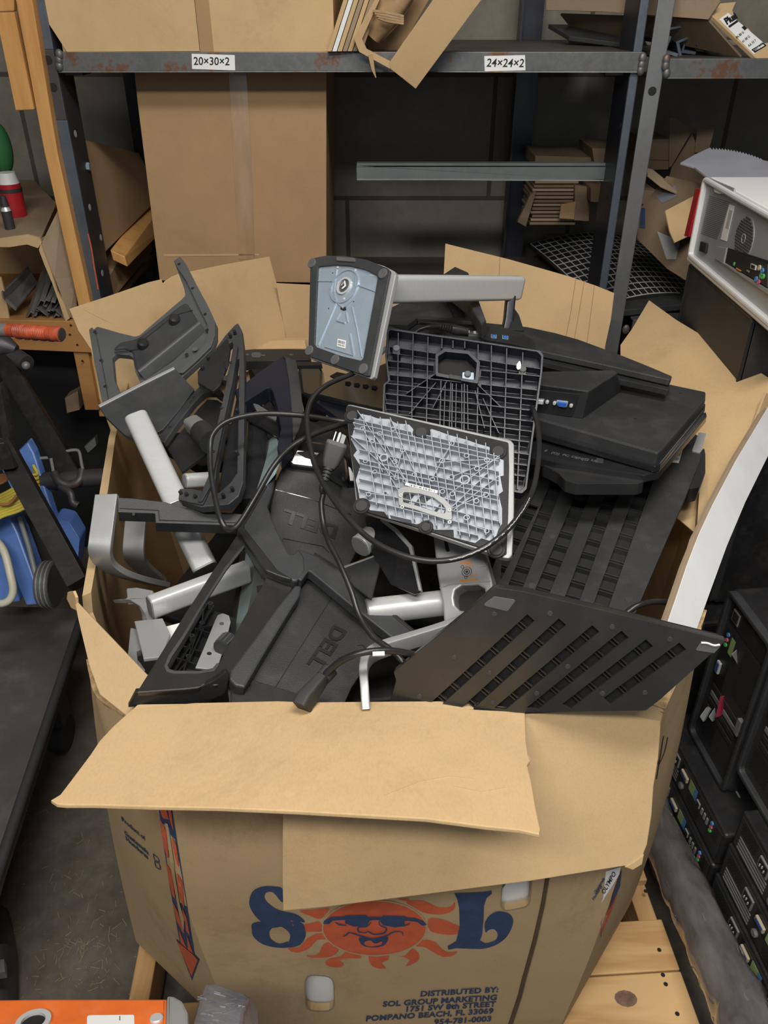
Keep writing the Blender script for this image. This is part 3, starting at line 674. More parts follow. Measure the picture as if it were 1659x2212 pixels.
def wall_hit(px, py, h=.002):
    """point of the bin's outer board under a photo pixel, standing h out of it"""
    hit, nrm, _, _ = BV.ray_cast(CAM, ray(px, py).normalized())
    if hit is None:
        hit, nrm, _, _ = BV.find_nearest(ony(px, py, .80))
    if nrm.dot(CAM - hit) < 0: nrm = -nrm
    return hit + nrm * h
def print_on(name, polys, mat, parent, h=.0012, fn=wall_hit):
    """polys: list of pixel outlines"""
    mb = MB()
    for pts in polys:
        pts2 = []
        for i, p in enumerate(pts):                      # subdivide long edges so the print follows the board
            a, b_ = Vector(p), Vector(pts[(i + 1) % len(pts)]); k = max(1, int((b_ - a).length // 25))
            pts2 += [a.lerp(b_, q / k) for q in range(k)]
        tri = tessellate_polygon([[Vector((p.x, p.y, 0)) for p in pts2]])
        mb.add([fn(p.x, p.y, h) for p in pts2], tri)
    return mb.build(name, mat, parent, weld=False)
def cat2(pts, n=5, closed=True):
    P_ = [Vector(p) for p in pts]; m = len(P_); out = []
    for i in range(m if closed else m - 1):
        a, b, c, d = (P_[(i - 1) % m], P_[i], P_[(i + 1) % m], P_[(i + 2) % m]) if closed else (P_[max(i - 1, 0)], P_[i], P_[i + 1], P_[min(i + 2, m - 1)])
        for k in range(n):
            t = k / n; out.append(.5 * ((2 * b) + (c - a) * t + (2 * a - 5 * b + 4 * c - d) * t * t + (3 * b - a - 3 * c + d) * t ** 3))
    if not closed: out.append(P_[-1])
    return out

def print_text(name, body, o, ex, ey, size_px, mat, parent, h=.0014, bold=0, align='LEFT', sx=1.0, shear=0, fn=wall_hit, spacing=1):
    """lettering printed on the curved board: o start pixel, ex/ey reading and up directions in the photo"""
    cu = bpy.data.curves.new('t', 'FONT'); cu.body = body; cu.size = 1; cu.offset = bold; cu.align_x = align; cu.resolution_u = 3; cu.shear = shear; cu.space_character = spacing
    ob = bpy.data.objects.new('t', cu); COL.objects.link(ob); bpy.context.view_layer.update()
    me = bpy.data.meshes.new_from_object(ob.evaluated_get(bpy.context.evaluated_depsgraph_get())); bpy.data.objects.remove(ob)
    ex = Vector(ex).normalized(); ey = Vector(ey).normalized(); pv = world_org(parent)
    for v in me.vertices:
        q = Vector(o) + ex * v.co.x * size_px * sx + ey * v.co.y * size_px
        v.co = fn(q.x, q.y, h) - pv
    me.materials.clear(); me.materials.append(mat); me.name = name
    r = bpy.data.objects.new(name, me); COL.objects.link(r); r.parent = parent; return r
# --- hand holes cut through the front board, white liner behind
def cut_hole(obj, outline, depth=.06):
    mb = MB(); pts = [wall_hit(*p, .02) for p in outline]; n = (pts[1] - pts[0]).cross(pts[2] - pts[0]).normalized()
    if n.y > 0: n = -n
    mb.poly([p for p in pts], -n * depth); c = mb.build('cut', M['card'])
    m = obj.modifiers.new('b', 'BOOLEAN'); m.object = c; m.operation = 'DIFFERENCE'; m.solver = 'EXACT'
    bpy.context.view_layer.update()
    me = bpy.data.meshes.new_from_object(obj.evaluated_get(bpy.context.evaluated_depsgraph_get()))
    obj.modifiers.clear(); obj.data = me; bpy.data.objects.remove(c)
fw = [o for o in bn.children if o.name.startswith('front_wall')][0]
H1 = [tuple(p) for p in round_poly([(657, 2102), (722, 2108), (724, 2186), (659, 2184)], 22, 4)]
H2 = [tuple(p) for p in round_poly([(1086, 1890), (1152, 1876), (1144, 1958), (1078, 1972)], 18, 4)]
cut_hole(fw, H1); cut_hole(fw, H2)
def ring_edge(outline, nm):
    """raw corrugated edge seen all round a hand hole"""
    mb = MB(); m = len(outline); c = Vector((sum(p[0] for p in outline) / m, sum(p[1] for p in outline) / m))
    a = [wall_hit(*p, .0006) for p in outline]; b_ = [wall_hit(*(Vector(p) + (c - Vector(p)) * .07), .0006) for p in outline]
    mb.add(a + b_, [(i, (i + 1) % m, m + (i + 1) % m, m + i) for i in range(m)]); return mb.build(nm, M['card_grey'], bn)
ring_edge(H1, 'handle_hole_edge'); ring_edge(H2, 'handle_hole_edge')
for hh in (H1, H2):
    q = [wall_hit(*p, -.016) for p in ((min(p[0] for p in hh) - 20, min(p[1] for p in hh) - 25), (max(p[0] for p in hh) + 20, min(p[1] for p in hh) - 25), (max(p[0] for p in hh) + 20, max(p[1] for p in hh) + 25), (min(p[0] for p in hh) - 20, max(p[1] for p in hh) + 25))]
    tag(MB().poly(q, (0, .004, 0)).build('white_liner', M['white'], bn), 'white liner sheet seen through the hand hole')
print_on('green_stripe', [[(1086, 1945), (1084, 1928), (1118, 1900), (1128, 1898), (1100, 1925)]], pbr('green_print', (.02, .14, .05), .6), bn, h=-.0150)
# --- seam and creases
sm = MB(); L_ = [(1180, 1880), (1168, 1950), (1150, 2030), (1128, 2110), (1118, 2150), (1100, 2205), (1090, 2235)]
a = [wall_hit(x, y, .0035) for x, y in L_]; b_ = [wall_hit(x + 8, y, .0035) for x, y in L_]
for i in range(len(L_) - 1): sm.hexa(a[i], b_[i], b_[i + 1], a[i + 1], (0, .004, 0))
sm.build('seam_gap', pbr('seam_shadow_edge', (.10, .06, .035), .9), bn)
# overlapped outer panel left of the seam, one board thick
# --- the printed emblem
def zz(pts): return [(500 + x * .42194, 1850 + y * .42194) for x, y in pts]
S_out = cat2(zz([(262, 165), (200, 147), (140, 155), (100, 190), (93, 235), (110, 290), (160, 330), (110, 335), (107, 385), (130, 425), (190, 455), (260, 464), (330, 455), (370, 425), (380, 385), (360, 340), (345, 325), (370, 333), (372, 320), (330, 290), (290, 282), (262, 280), (240, 262), (200, 240), (172, 210), (172, 185), (200, 180), (262, 240)]), 4)
def with_hole(outer, inner):      # bridge a hole into one outline
    o_, i_ = list(outer), list(inner)
    bi = min(((k, l) for k in range(len(o_)) for l in range(len(i_))), key=lambda t: (Vector(o_[t[0]]) - Vector(i_[t[1]])).length)
    return o_[:bi[0] + 1] + i_[bi[1]:] + i_[:bi[1] + 1] + o_[bi[0]:]
S1 = cat2(zz([(262, 163), (215, 149), (160, 150), (112, 172), (93, 215), (97, 260), (130, 310), (175, 345), (210, 362), (260, 358), (300, 395), (290, 440), (262, 452), (300, 462), (352, 448), (380, 400), (372, 350), (352, 330), (371, 334), (373, 324), (330, 292), (262, 276), (225, 262), (185, 232), (169, 205), (180, 181), (215, 182), (262, 232)]), 4)
S2 = cat2(zz([(108, 340), (150, 330), (200, 340), (212, 356), (195, 380), (200, 415), (235, 440), (262, 440), (290, 432), (300, 450), (280, 464), (210, 460), (150, 440), (112, 405), (104, 370)]), 4)
L1 = zz([(1140, 185), (1225, 182), (1285, 178), (1330, 172), (1333, 186), (1305, 210), (1292, 250), (1290, 320), (1282, 400), (1262, 450), (1240, 470), (1150, 466), (1110, 474), (1106, 456), (1150, 430), (1168, 350), (1165, 260), (1155, 215)])
L2 = cat2(zz([(1225, 462), (1262, 425), (1300, 440), (1350, 425), (1362, 395), (1345, 370), (1318, 372), (1300, 385), (1296, 340), (1320, 300), (1360, 278), (1410, 284), (1438, 310), (1438, 350), (1410, 405), (1370, 440), (1320, 462), (1270, 470)]), 4)
print_on('printed_letter_S', [[tuple(p) for p in S1], [tuple(p) for p in S2]], M['blue'], bn)
print_on('printed_letter_L', [L1, [tuple(p) for p in L2]], M['blue'], bn)
cx, cy, rx, ry = 732, 362, 262, 140
def ell(rx, ry, n=48): return zz([(cx + rx * math.cos(2 * math.pi * k / n), cy + ry * math.sin(2 * math.pi * k / n)) for k in range(n)])
print_on('printed_sun_disc', [ell(262, 138)], M['red'], bn, h=.0012)
rays = []
for T in ([(350, 276), (400, 300), (450, 318), (480, 295), (500, 262), (440, 268)], [(305, 325), (350, 345), (400, 340), (452, 332), (462, 378), (420, 382), (350, 382), (322, 362)], [(290, 463), (345, 462), (380, 425), (430, 395), (470, 395), (490, 420), (440, 425), (400, 465), (350, 487), (310, 485)],
          [(385, 503), (440, 500), (470, 450), (510, 435), (550, 462), (530, 500), (480, 514), (410, 515)], [(480, 540), (510, 518), (560, 510), (590, 482), (650, 500), (660, 518), (600, 520), (550, 528), (575, 548), (555, 563), (505, 562)],
          [(705, 505), (745, 512), (800, 500), (802, 525), (770, 545), (790, 570), (740, 568), (710, 545)], [(820, 498), (880, 508), (905, 488), (930, 470), (960, 500), (950, 535), (892, 560), (912, 530), (880, 512)],
          [(945, 455), (985, 425), (1040, 435), (1075, 470), (1110, 488), (1155, 484), (1130, 505), (1080, 510), (1030, 485), (990, 462)], [(1008, 318), (1060, 315), (1110, 330), (1160, 352), (1222, 360), (1190, 385), (1130, 398), (1060, 392), (1012, 372)],
          [(895, 232), (960, 222), (1010, 235), (1060, 258), (1120, 255), (1143, 232), (1140, 265), (1105, 288), (1050, 295), (985, 285), (940, 262)], [(850, 215), (900, 212), (915, 230), (890, 225)]):
    rays.append([tuple(p) for p in cat2(zz(T), 4)])
print_on('printed_sun_rays', rays, M['red'], bn, h=.0010)
rg = MB(); m_ = 72
a = [wall_hit(*p, .0016) for p in ell(269, 144, m_)]; b_ = [wall_hit(*p, .0016) for p in ell(262, 138, m_)]
rg.add(a + b_, [(i, (i + 1) % m_, m_ + (i + 1) % m_, m_ + i) for i in range(m_)]); rg.build('printed_ring', M['card_out'], bn)
gl = [zz([(580, 295), (690, 293), (696, 303), (768, 303), (775, 296), (888, 298), (884, 345), (840, 357), (775, 345), (757, 320), (735, 318), (708, 322), (690, 350), (620, 350), (582, 335)]),
      zz([(582, 300), (510, 302), (475, 322), (470, 338), (498, 340), (520, 322), (582, 318)]), zz([(886, 303), (940, 308), (985, 325), (999, 344), (975, 348), (950, 328), (886, 322)])]
print_on('printed_sunglasses', gl, M['blue'], bn, h=.0022)
def stroke(pts, w0):
    q = cat2(pts, 5, False); L2_ = []; R2_ = []
    for i, p in enumerate(q):
        t_ = (q[min(i + 1, len(q) - 1)] - q[max(i - 1, 0)]).normalized(); nn_ = Vector((-t_.y, t_.x)); ww = w0 * (.45 + .55 * math.sin(math.pi * i / (len(q) - 1)))
        L2_.append(tuple(p + nn_ * ww)); R2_.append(tuple(p - nn_ * ww))
    return L2_ + R2_[::-1]
ml = [stroke(zz(s_), 1.6) for s_ in ([(575, 402), (600, 385), (625, 388), (660, 400), (720, 415), (790, 400), (830, 380), (870, 380), (878, 398)], [(620, 350), (660, 345), (700, 332)], [(530, 330), (555, 342), (590, 346)],
      [(690, 385), (650, 378), (652, 355), (690, 352), (715, 330)], [(755, 325), (760, 345), (792, 362), (780, 385), (730, 392), (700, 378), (685, 385)], [(840, 350), (880, 348), (915, 335)], [(600, 380), (590, 395), (572, 402)])]
ml += [[tuple(p) for p in cat2(zz([(655, 408), (720, 416), (797, 404), (790, 440), (750, 457), (690, 456), (662, 440)]), 4)]]
print_on('printed_face_lines', ml, M['blue'], bn, h=.0022)
print_on('printed_tongue', [[tuple(p) for p in cat2(zz([(680, 430), (710, 420), (735, 436), (770, 425), (765, 442), (725, 450), (692, 447)]), 4)]], M['red'], bn, h=.0030)
# --- address block
for (txt, x, y, sl) in (('DISTRIBUTED BY:', 1076, 2141, -.058), ('SOL GROUP MARKETING', 1073, 2158, -.06), ('1751 SW 8th STREET', 1070, 2172, -.06), ('POMPANO BEACH, FL 33069', 1065, 2187, -.062), ('954-781-0003', 1061, 2204, -.062)):
    print_text('printed_address', txt, (x, y), (1, sl), (-.02, -1), 15.6, M['blue'], bn, bold=.04, align='RIGHT', sx=1.36, shear=.12, spacing=1.04)
# --- left side prints
print_text('printed_origin', 'Product of', (265, 1772), (52, 44), (-.25, -1), 15, M['blue'], bn, bold=.03, sx=1.03)
print_text('printed_origin', 'Guatemala', (271, 1801), (53, 46), (-.25, -1), 15, M['blue'], bn, bold=.03, sx=1.06)
print_text('printed_origin', 'Honduras', (274, 1814), (53, 46), (-.25, -1), 15, M['blue'], bn, bold=.03, sx=1.06)
def zl(pts): return [(230 + x * .22242, 1720 + y * .22242) for x, y in pts]
for q in (zl([(460, 552), (512, 600), (520, 640), (470, 610)]), zl([(472, 622), (522, 655), (530, 712), (484, 680)])):
    print_on('printed_box', [stroke([q[i], q[(i + 1) % 4]], .9) for i in range(4)], M['blue'], bn)
print_on('printed_arrow', [zl([(497, 60), (628, 60), (720, 640), (860, 1530), (910, 1580), (835, 1787), (678, 1378), (715, 1410), (620, 880), (520, 200)])], M['blue'], bn, h=.0010)
stripes = [[(505, 70), (570, 70), (610, 215), (560, 205), (545, 190)], [(592, 70), (622, 70), (655, 330), (620, 230)], [(528, 215), (575, 310), (615, 580), (600, 590), (570, 480)], [(636, 380), (680, 460), (708, 680), (690, 650), (655, 520)],
           [(590, 640), (640, 720), (680, 990), (650, 960), (625, 850)], [(688, 735), (735, 810), (765, 1080), (740, 1030), (705, 900)], [(650, 1010), (700, 1110), (770, 1325), (750, 1310), (690, 1200)], [(745, 1070), (790, 1180), (820, 1350), (780, 1290), (775, 1205), (755, 1190)],
           [(712, 1285), (790, 1470), (730, 1415)], [(790, 1340), (850, 1520), (800, 1480)], [(690, 1395), (850, 1530), (895, 1580), (835, 1740)]]
print_on('printed_arrow_stripes', [zl(s_) for s_ in stripes], M['red'], bn, h=.0020)
print_on('printed_arrow_slot', [zl([(572, 245), (600, 255), (660, 640), (720, 1020), (765, 1190), (762, 1300), (720, 1150), (650, 760)])], M['card_out'], bn, h=.0024)
# --- right side prints
def zr(pts): return [(1150 + x * .16275, 1850 + y * .16275) for x, y in pts]
print_on('white_side_label', [zr([(972, 190), (1170, 130), (1150, 230), (905, 622), (935, 540)])], M['white'], bn, h=.0012)
print_text('side_label_print', 'OLYMPO', (1304, 1930), (22, -38), (-.5, -.5), 13, M['ink'], bn, bold=.02, h=.002)
print_text('printed_origin', 'Honduras', (1282, 1944), (28, -46), (-.5, -.6), 9, M['blue'], bn, bold=.03)
print_text('printed_origin', 'Guatemala', (1286, 1930), (28, -46), (-.5, -.6), 9, M['blue'], bn, bold=.03)
print_on('printed_arrow', [zr([(1175, 165), (1165, 300), (1100, 560), (1040, 720), (893, 1070), (912, 850), (1010, 680), (1090, 400), (1150, 230)])], M['red'], bn, h=.0012)
print_on('printed_arrow_stripes', [zr([(1172, 170), (1150, 380), (1010, 700), (1060, 480)]), zr([(912, 850), (906, 870), (900, 1040), (893, 1075)])], M['blue'], bn, h=.002)
for q in ([(1432, 1590), (1424, 1640), (1417, 1682)], [(1441, 1592), (1434, 1625), (1422, 1650), (1419, 1640)]):
    MB().tube(smooth_pts([wall_hit(x, y, .0008) for x, y in q]), .0007, 6).build('pen_mark', M['ink'], bn)

# --- flaps
A_, B_ = Vector((rim[0][0], rim[0][1], RZ)), Vector((rim[1][0], rim[1][1], RZ))
fA = PL(onz(290, 1532, RZ + .004), onz(1140, 1537, RZ + .004), onz(640, 1765, 1.0))
slab('front_flap', fA, [(285, 1532), (420, 1518), (600, 1514), (860, 1524), (1134, 1538), (1136, 1600), (1141, 1632), (1145, 1642), (1139, 1652), (1148, 1690), (1158, 1750), (1167, 1790), (1165, 1802), (1120, 1792), (1050, 1785), (920, 1768), (780, 1760), (640, 1752), (480, 1745), (330, 1742), (200, 1738), (142, 1738), (122, 1736), (110, 1728), (130, 1716), (150, 1690), (195, 1630), (215, 1600), (245, 1568)], .005, M['card'], bn, bev=.0012)
print_f = lambda x, y, h: fA.at(x, y, h)
for q in ([(830, 1720), (905, 1690), (970, 1678), (1025, 1684)], [(1141, 1632), (1146, 1642), (1139, 1652)], [(980, 1700), (1040, 1712), (1090, 1703)]):
    MB().tube([fA.at(x, y, -.0004) for x, y in q], .0009, 6).build('crease', M['card_in'], bn)
fB = PL(onz(1140, 1545, RZ), onz(1428, 1517, RZ), ony(1000, 1915, .605))
slab('front_flap', fB, [(640, 1650), (1080, 1640), (1110, 1575), (1134, 1543), (1300, 1530), (1428, 1515), (1427, 1580), (1422, 1640), (1412, 1700), (1408, 1760), (1398, 1825), (1390, 1845), (1386, 1862), (1368, 1872), (1350, 1871), (1280, 1882), (1150, 1903), (1000, 1922), (860, 1940), (700, 1960), (612, 1968), (610, 1900), (611, 1760), (614, 1700)], .005, M['card'], bn, bev=.0012)
slab('torn_corner', fB, [(1350, 1872), (1370, 1860), (1390, 1845), (1386, 1866), (1366, 1878)], .003, M['card_in'], bn, h=.0015)
# back left
fC = PL(Vector((-.60, 1.72, RZ)), Vector((-.27, 2.03, RZ)), ony(582, 555, 2.10))
slab('back_left_flap', fC, [(150, 667), (230, 641), (320, 610), (349, 603), (352, 612), (358, 606), (372, 597), (384, 592), (480, 572), (582, 554), (600, 620), (618, 733), (625, 760), (560, 790), (420, 860), (240, 930), (215, 860), (205, 790), (197, 755), (170, 715)], .0045, M['card_in'], bn, bev=.001)
for q in ([(258, 640), (275, 690)], [(330, 612), (352, 680), (365, 705)], [(180, 668), (240, 698)], [(168, 680), (200, 735), (212, 800)]):
    MB().tube([fC.at(x, y, .0002) for x, y in q], .0008, 6).build('crease', M['card'], bn)
fD = PL(ony(600, 612, 2.06), ony(690, 618, 2.06), ony(640, 790, 2.04))
slab('back_flap', fD, [(596, 612), (720, 618), (960, 640), (960, 790), (620, 790), (612, 700)], .0045, M['card_in'], bn, bev=.001)
fD2 = PL(ony(540, 745, 1.99), ony(660, 742, 1.99), ony(600, 722, 2.04))
slab('back_flap_fold', fD2, [(535, 742), (620, 733), (640, 731), (658, 733), (662, 752), (560, 754), (528, 752)], .004, M['card'], bn)
fE = PL(ony(960, 528, 2.12), ony(1327, 632, 2.06), Vector((.20, 2.03, RZ)))
slab('back_right_flap', fE, [(962, 526), (1100, 560), (1230, 597), (1290, 618), (1327, 633), (1320, 690), (1308, 745), (1300, 820), (1000, 820), (955, 700), (958, 600)], .0045, M['card_in'], bn, bev=.001)
for q in ([(1244, 602), (1232, 680), (1222, 730)], [(1262, 607), (1250, 680), (1240, 735)], [(1080, 556), (1076, 640)], [(1284, 618), (1268, 740)]):
    MB().tube([fE.at(x, y, .0002) for x, y in q], .0010, 6).build('crease', M['card_dark'], bn)
fG = PL(Vector((.56, 1.78, RZ)), Vector((.60, 1.30, RZ)), ony(1659, 815, 1.55))
slab('right_rear_flap', fG, [(1402, 648), (1460, 690), (1540, 738), (1600, 776), (1700, 842), (1660, 880), (1622, 930), (1600, 985), (1560, 1060), (1500, 1150), (1440, 1100), (1340, 860), (1340, 745), (1365, 710)], .0045, M['card'], bn, bev=.001)
fG2 = PL(fG.at(1600, 985, -.006), fG.at(1500, 1150, -.006), ony(1690, 850, 1.50))
slab('right_flap', fG2, [(1655, 848), (1720, 880), (1720, 900), (1659, 960), (1560, 1120), (1515, 1175), (1496, 1160), (1560, 1050), (1600, 975), (1625, 925)], .0045, M['card_in'], bn, bev=.001)
# white faced sheet leaning over the right rim
wt_ = thing('white_corrugated_sheet', 'white-faced corrugated sheet sloping over the right rim of the cardboard bin', 'cardboard sheet', onz(1500, 1366, RZ))
fW = PL(onz(1440, 1352, 1.0), onz(1659, 882, 1.02), onz(1503, 1366, RZ + .012))
slab('white_face', fW, [(1440, 1352), (1462, 1288), (1484, 1222), (1500, 1180), (1512, 1150), (1540, 1090), (1590, 995), (1659, 880), (1740, 760), (1740, 860), (1659, 985), (1610, 1085), (1570, 1180), (1530, 1290), (1502, 1368), (1450, 1482), (1418, 1500), (1412, 1430)], .0012, M['card_white'], wt_, bev=.0003)
slab('corrugated_core', fW, [(1434, 1352), (1456, 1288), (1478, 1222), (1494, 1182), (1500, 1162), (1508, 1146), (1536, 1086), (1586, 991), (1655, 876), (1736, 756), (1736, 856), (1659, 983), (1610, 1083), (1570, 1178), (1530, 1288), (1500, 1366), (1450, 1480), (1418, 1498), (1408, 1430)], .007, M['card_grey'], wt_, h=-.0014, bev=.0006)
# thick ply edges of the front corners
def mat_edge():
    m, nt, b = nodes_of('corrugated_board_edge'); L = nt.links.new
    n = N(nt, 'ShaderNodeTexVoronoi', Scale=260.0); L(coords(nt, (1, 1, .6)), n.inputs['Vector'])
    n2 = N(nt, 'ShaderNodeTexNoise', Scale=90.0, Detail=4.0); L(coords(nt), n2.inputs['Vector'])
    mx = N(nt, 'ShaderNodeMix', data_type='RGBA', blend_type='MULTIPLY'); mx.inputs[0].default_value = 1
    L(ramp(nt, n.outputs['Distance'], [(.05, (.16, .10, .05)), (.30, (.46, .31, .16))]), mx.inputs[6]); L(ramp(nt, n2.outputs[0], [(.35, (.6, .6, .6)), (.6, (1.1, 1.1, 1.1))]), mx.inputs[7])
    L(mx.outputs[2], b.inputs['Base Color']); b.inputs['Roughness'].default_value = .9; return m
M['edge'] = mat_edge()
def ply_edge(pts_out, nm, th=.02, n=4, hgt=.14):
    """thick corrugated board along the rim: raw edge on top, kraft face outside"""
    P_ = smooth_pts(pts_out, 5); inn = []
    for i, p in enumerate(P_):
        d = (P_[min(i + 1, len(P_) - 1)] - P_[max(i - 1, 0)]); nrm = Vector((-d.y, d.x, 0)).normalized()
        if nrm.dot(Vector((0, 1.35, 0)) - p) < 0: nrm = -nrm
        inn.append(p + nrm * th)
    dn = Vector((0, 0, -.006)); m = len(P_)
    MB().add(P_ + inn + [p + dn for p in P_] + [p + dn for p in inn], [f for i in range(m - 1) for f in ((i, i + 1, m + i + 1, m + i), (2 * m + i, 2 * m + i + 1, i + 1, i), (m + i, m + i + 1, 3 * m + i + 1, 3 * m + i))]).build(nm, M['edge'], bn)
    lo = [p + Vector((0, 0, -hgt)) for p in P_]
    MB().add([p + dn for p in P_] + lo + [p + dn for p in inn], [f for i in range(m - 1) for f in ((i, i + 1, m + i + 1, m + i), (i, 2 * m + i, 2 * m + i + 1, i + 1))]).build(nm + '_board', M['card_out'], bn)
q = [onz(186, 1425, .90), onz(192, 1455, .90), onz(205, 1500, .90), onz(240, 1528, .90), onz(282, 1552, .90)]
ply_edge(q, 'ply_edge', .022, 4)
slab('inner_ply', PL(onz(160, 1295, .956), onz(335, 1478, .956), onz(285, 1556, .930)), [(160, 1293), (335, 1476), (314, 1538), (285, 1556), (215, 1500), (192, 1436), (168, 1335)], .005, M['card_out'], bn, bev=.001)
slab('torn_corner', PL(onz(152, 1280, .96), onz(170, 1310, .95), onz(150, 1310, .93)), [(150, 1278), (162, 1276), (168, 1290), (170, 1318), (158, 1312), (148, 1292)], .004, M['card'], bn, h=.003)
q = [onz(1436, 1532, .952), onz(1475, 1440, .952), onz(1500, 1385, .952), onz(1518, 1345, .952), onz(1527, 1318, .952)]
ply_edge(q, 'ply_edge', .026, 5, .10)
# ================================================================== contents of the bin
def cv(ox, oy, s): return lambda *pts: [(ox + x * s, oy + y * s) for x, y in pts]
c3 = cv(150, 500, .3617); c4 = cv(640, 500, .339); c5 = cv(1000, 580, .3972); c6 = cv(150, 1050, .4521); c7 = cv(650, 540, .3014); c8 = cv(800, 1100, .4822)
def Pp(pts, d0, d1=None):
    """points along a run, depth going from d0 to d1"""
    if d1 is None: d1 = d0
    n = len(pts); return [P(x, y, d0 + (d1 - d0) * i / max(1, n - 1)) for i, (x, y) in enumerate(pts)]
def cablepts(pts): return smooth_pts([P(*q) for q in pts], 8)
def screws(name, pl, pts, r, mat, parent, h=0, t=.0008):
    for p in pts: MB().disc(pl.at(*p, h - .0002), pl.n, r, t, 12).build(name, mat, parent)
def foot(pl, p, r, parent, h=0, t=.003, mat=None, name='rubber_foot'):
    return MB().disc(pl.at(*p, h - .0005), pl.n, r, t, 24).build(name, mat or M['rubber'], parent)
def rib(mb, pl, a, b, w_, h0, h1, local=False):
    """upright wall between two points of a plane, from level h0 to h1"""
    A = Vector(a) if local else pl.px(*a); B = Vector(b) if local else pl.px(*b); d = B - A
    if d.length < 1e-6: return
    d.normalize(); n = Vector((-d.y, d.x)) * w_ / 2
    mb.hexa(*[pl.w(q.x, q.y, h0) for q in (A - n, B - n, B + n, A + n)], pl.n * (h1 - h0))
def base_label(pl, pts, parent, h=.0006, nm='sticker'):
    """small white sticker with bar lines"""
    slab(nm, pl, pts, .0004, M['white'], parent, h=h + .0004, bev=0)
    a, b_, c_, d_ = [pl.px(*p) for p in pts]
    mb = MB()
    for i, (u, wd) in enumerate([(.1, .05), (.19, .02), (.25, .06), (.35, .03), (.42, .05), (.52, .02), (.6, .06), (.7, .03), (.8, .05), (.88, .02)]):
        for v0, v1 in ((.15, .55), (.65, .85)):
            q = [a.lerp(b_, s).lerp(d_.lerp(c_, s), v) for s, v in ((u, v0), (u + wd, v0), (u + wd, v1), (u, v1))]
            mb.hexa(*[pl.w(k.x, k.y, h + .0004) for k in q], pl.n * .0002)
    mb.build('sticker_print', M['ink'], parent)

def inside(p, poly):
    r_ = False
    for i in range(len(poly)):
        a, b_ = poly[i], poly[i - 1]
        if (a[1] > p[1]) != (b_[1] > p[1]) and p[0] < (b_[0] - a[0]) * (p[1] - a[1]) / (b_[1] - a[1]) + a[0]: r_ = not r_
    return r_
# ---------- slatted black base, front right
def slatted(nm, lab, pl, outline, slots, sw, mat, cat='monitor stand base', seg=.028, gap=.007, depth=.012, extra=None, r=.006):
    t = thing(nm, lab, cat, pl.at(*outline[0]))
    holes = []; bars = []
    for (a, b_) in slots:
        A, B = pl.px(*a), pl.px(*b_); L_ = (B - A).length; d = (B - A) / L_; n = Vector((-d.y, d.x)) * sw / 2
        holes.append([A - n, B - n, B + n, A + n]); s = seg * .6
        while s < L_ - gap:
            for e in (0, gap * .62):
                bars.append((A + d * (s + e) - n * 1.05, A + d * (s + e) + n * 1.05))
            s += seg
    ol = [pl.px(*p) for p in outline]
    def clip(poly):      # keep slots inside the plate
        c_ = sum((Vector(p) for p in ol), Vector((0, 0))) / len(ol); sh = [c_ + (p - c_) * .955 for p in ol]
        out = []
        for p in poly:
            q = Vector(p); mid = (Vector(poly[0]) + Vector(poly[2])) / 2
            for _ in range(60):
                if inside(q, sh): break
                q = q.lerp(mid, .04)
            out.append(q)
        return out
    holes = [clip(h_) for h_ in holes]
    slab('top_plate', pl, ol, .004, mat, t, holes=holes, r=r, rh=.0004, bev=.0003, local=True)
    for a, b_ in bars:
        if inside((a + b_) / 2, ol):
            mb = MB(); rib(mb, pl, a, b_, .0013, -.012, -.0026, local=True); mb.build('slot_rib', mat, t)
    c = sum((Vector(p) for p in ol), Vector((0, 0))) / len(ol)
    slab('bottom_shell', pl, [c + (p - c) * .985 for p in ol], .006, M['void'], t, r=r, h=-.0115, local=True)
    slab('rim', pl, [c + (p - c) * 1.004 for p in ol], .010, mat, t, holes=[[c + (p - c) * .975 for p in ol]], r=r, h=-.001, local=True, bev=.001)
    return t
plN = plane_px((1070, 1270, .955), (1570, 1385, .915), (1100, 1535, 1.0))
tN = slatted('slatted_monitor_base', 'flat black slatted base plate leaning on the front right rim, lit brownish, nearest the camera', plN,
             [(1075, 1270), (1130, 1278), (1300, 1318), (1568, 1384), (1560, 1392), (1425, 1512), (1395, 1535), (822, 1545), (842, 1520), (856, 1470), (850, 1452), (1000, 1330), (1060, 1276)],
             [((1147, 1334), (930, 1532)), ((1215, 1343), (1005, 1535)), ((1287, 1358), (1075, 1536)), ((1350, 1370), (1145, 1536)), ((1403, 1389), (1222, 1528)), ((1475, 1396), (1311, 1515))], .0115, M['blk_r'], seg=.024)
for p in c8((555, 470), (805, 467), (1083, 527), (1341, 583), (376, 663), (534, 733), (884, 705), (1040, 825), (745, 825), (220, 838), (548, 865), (1230, 822)):
    MB().disc(plN.at(*p, -.0002), plN.n, .0032, .0008, 14).build('screw', M['grey'], tN)
slab('rubber_pad', plN, c8((555, 390), (655, 405), (615, 458), (500, 430)), .001, M['rubber'], tN, r=.003, h=.0006)
slab('rubber_pad', plN, c8((1480, 595), (1575, 608), (1540, 645), (1455, 632)), .001, M['rubber'], tN, r=.002, h=.0006)
MB().tube(smooth_pts([plN.at(x, y, .001) for x, y in c8((1482, 598), (1510, 600), (1540, 610), (1566, 607))]), .0012, 6).build('peeled_edge', M['white'], tN)

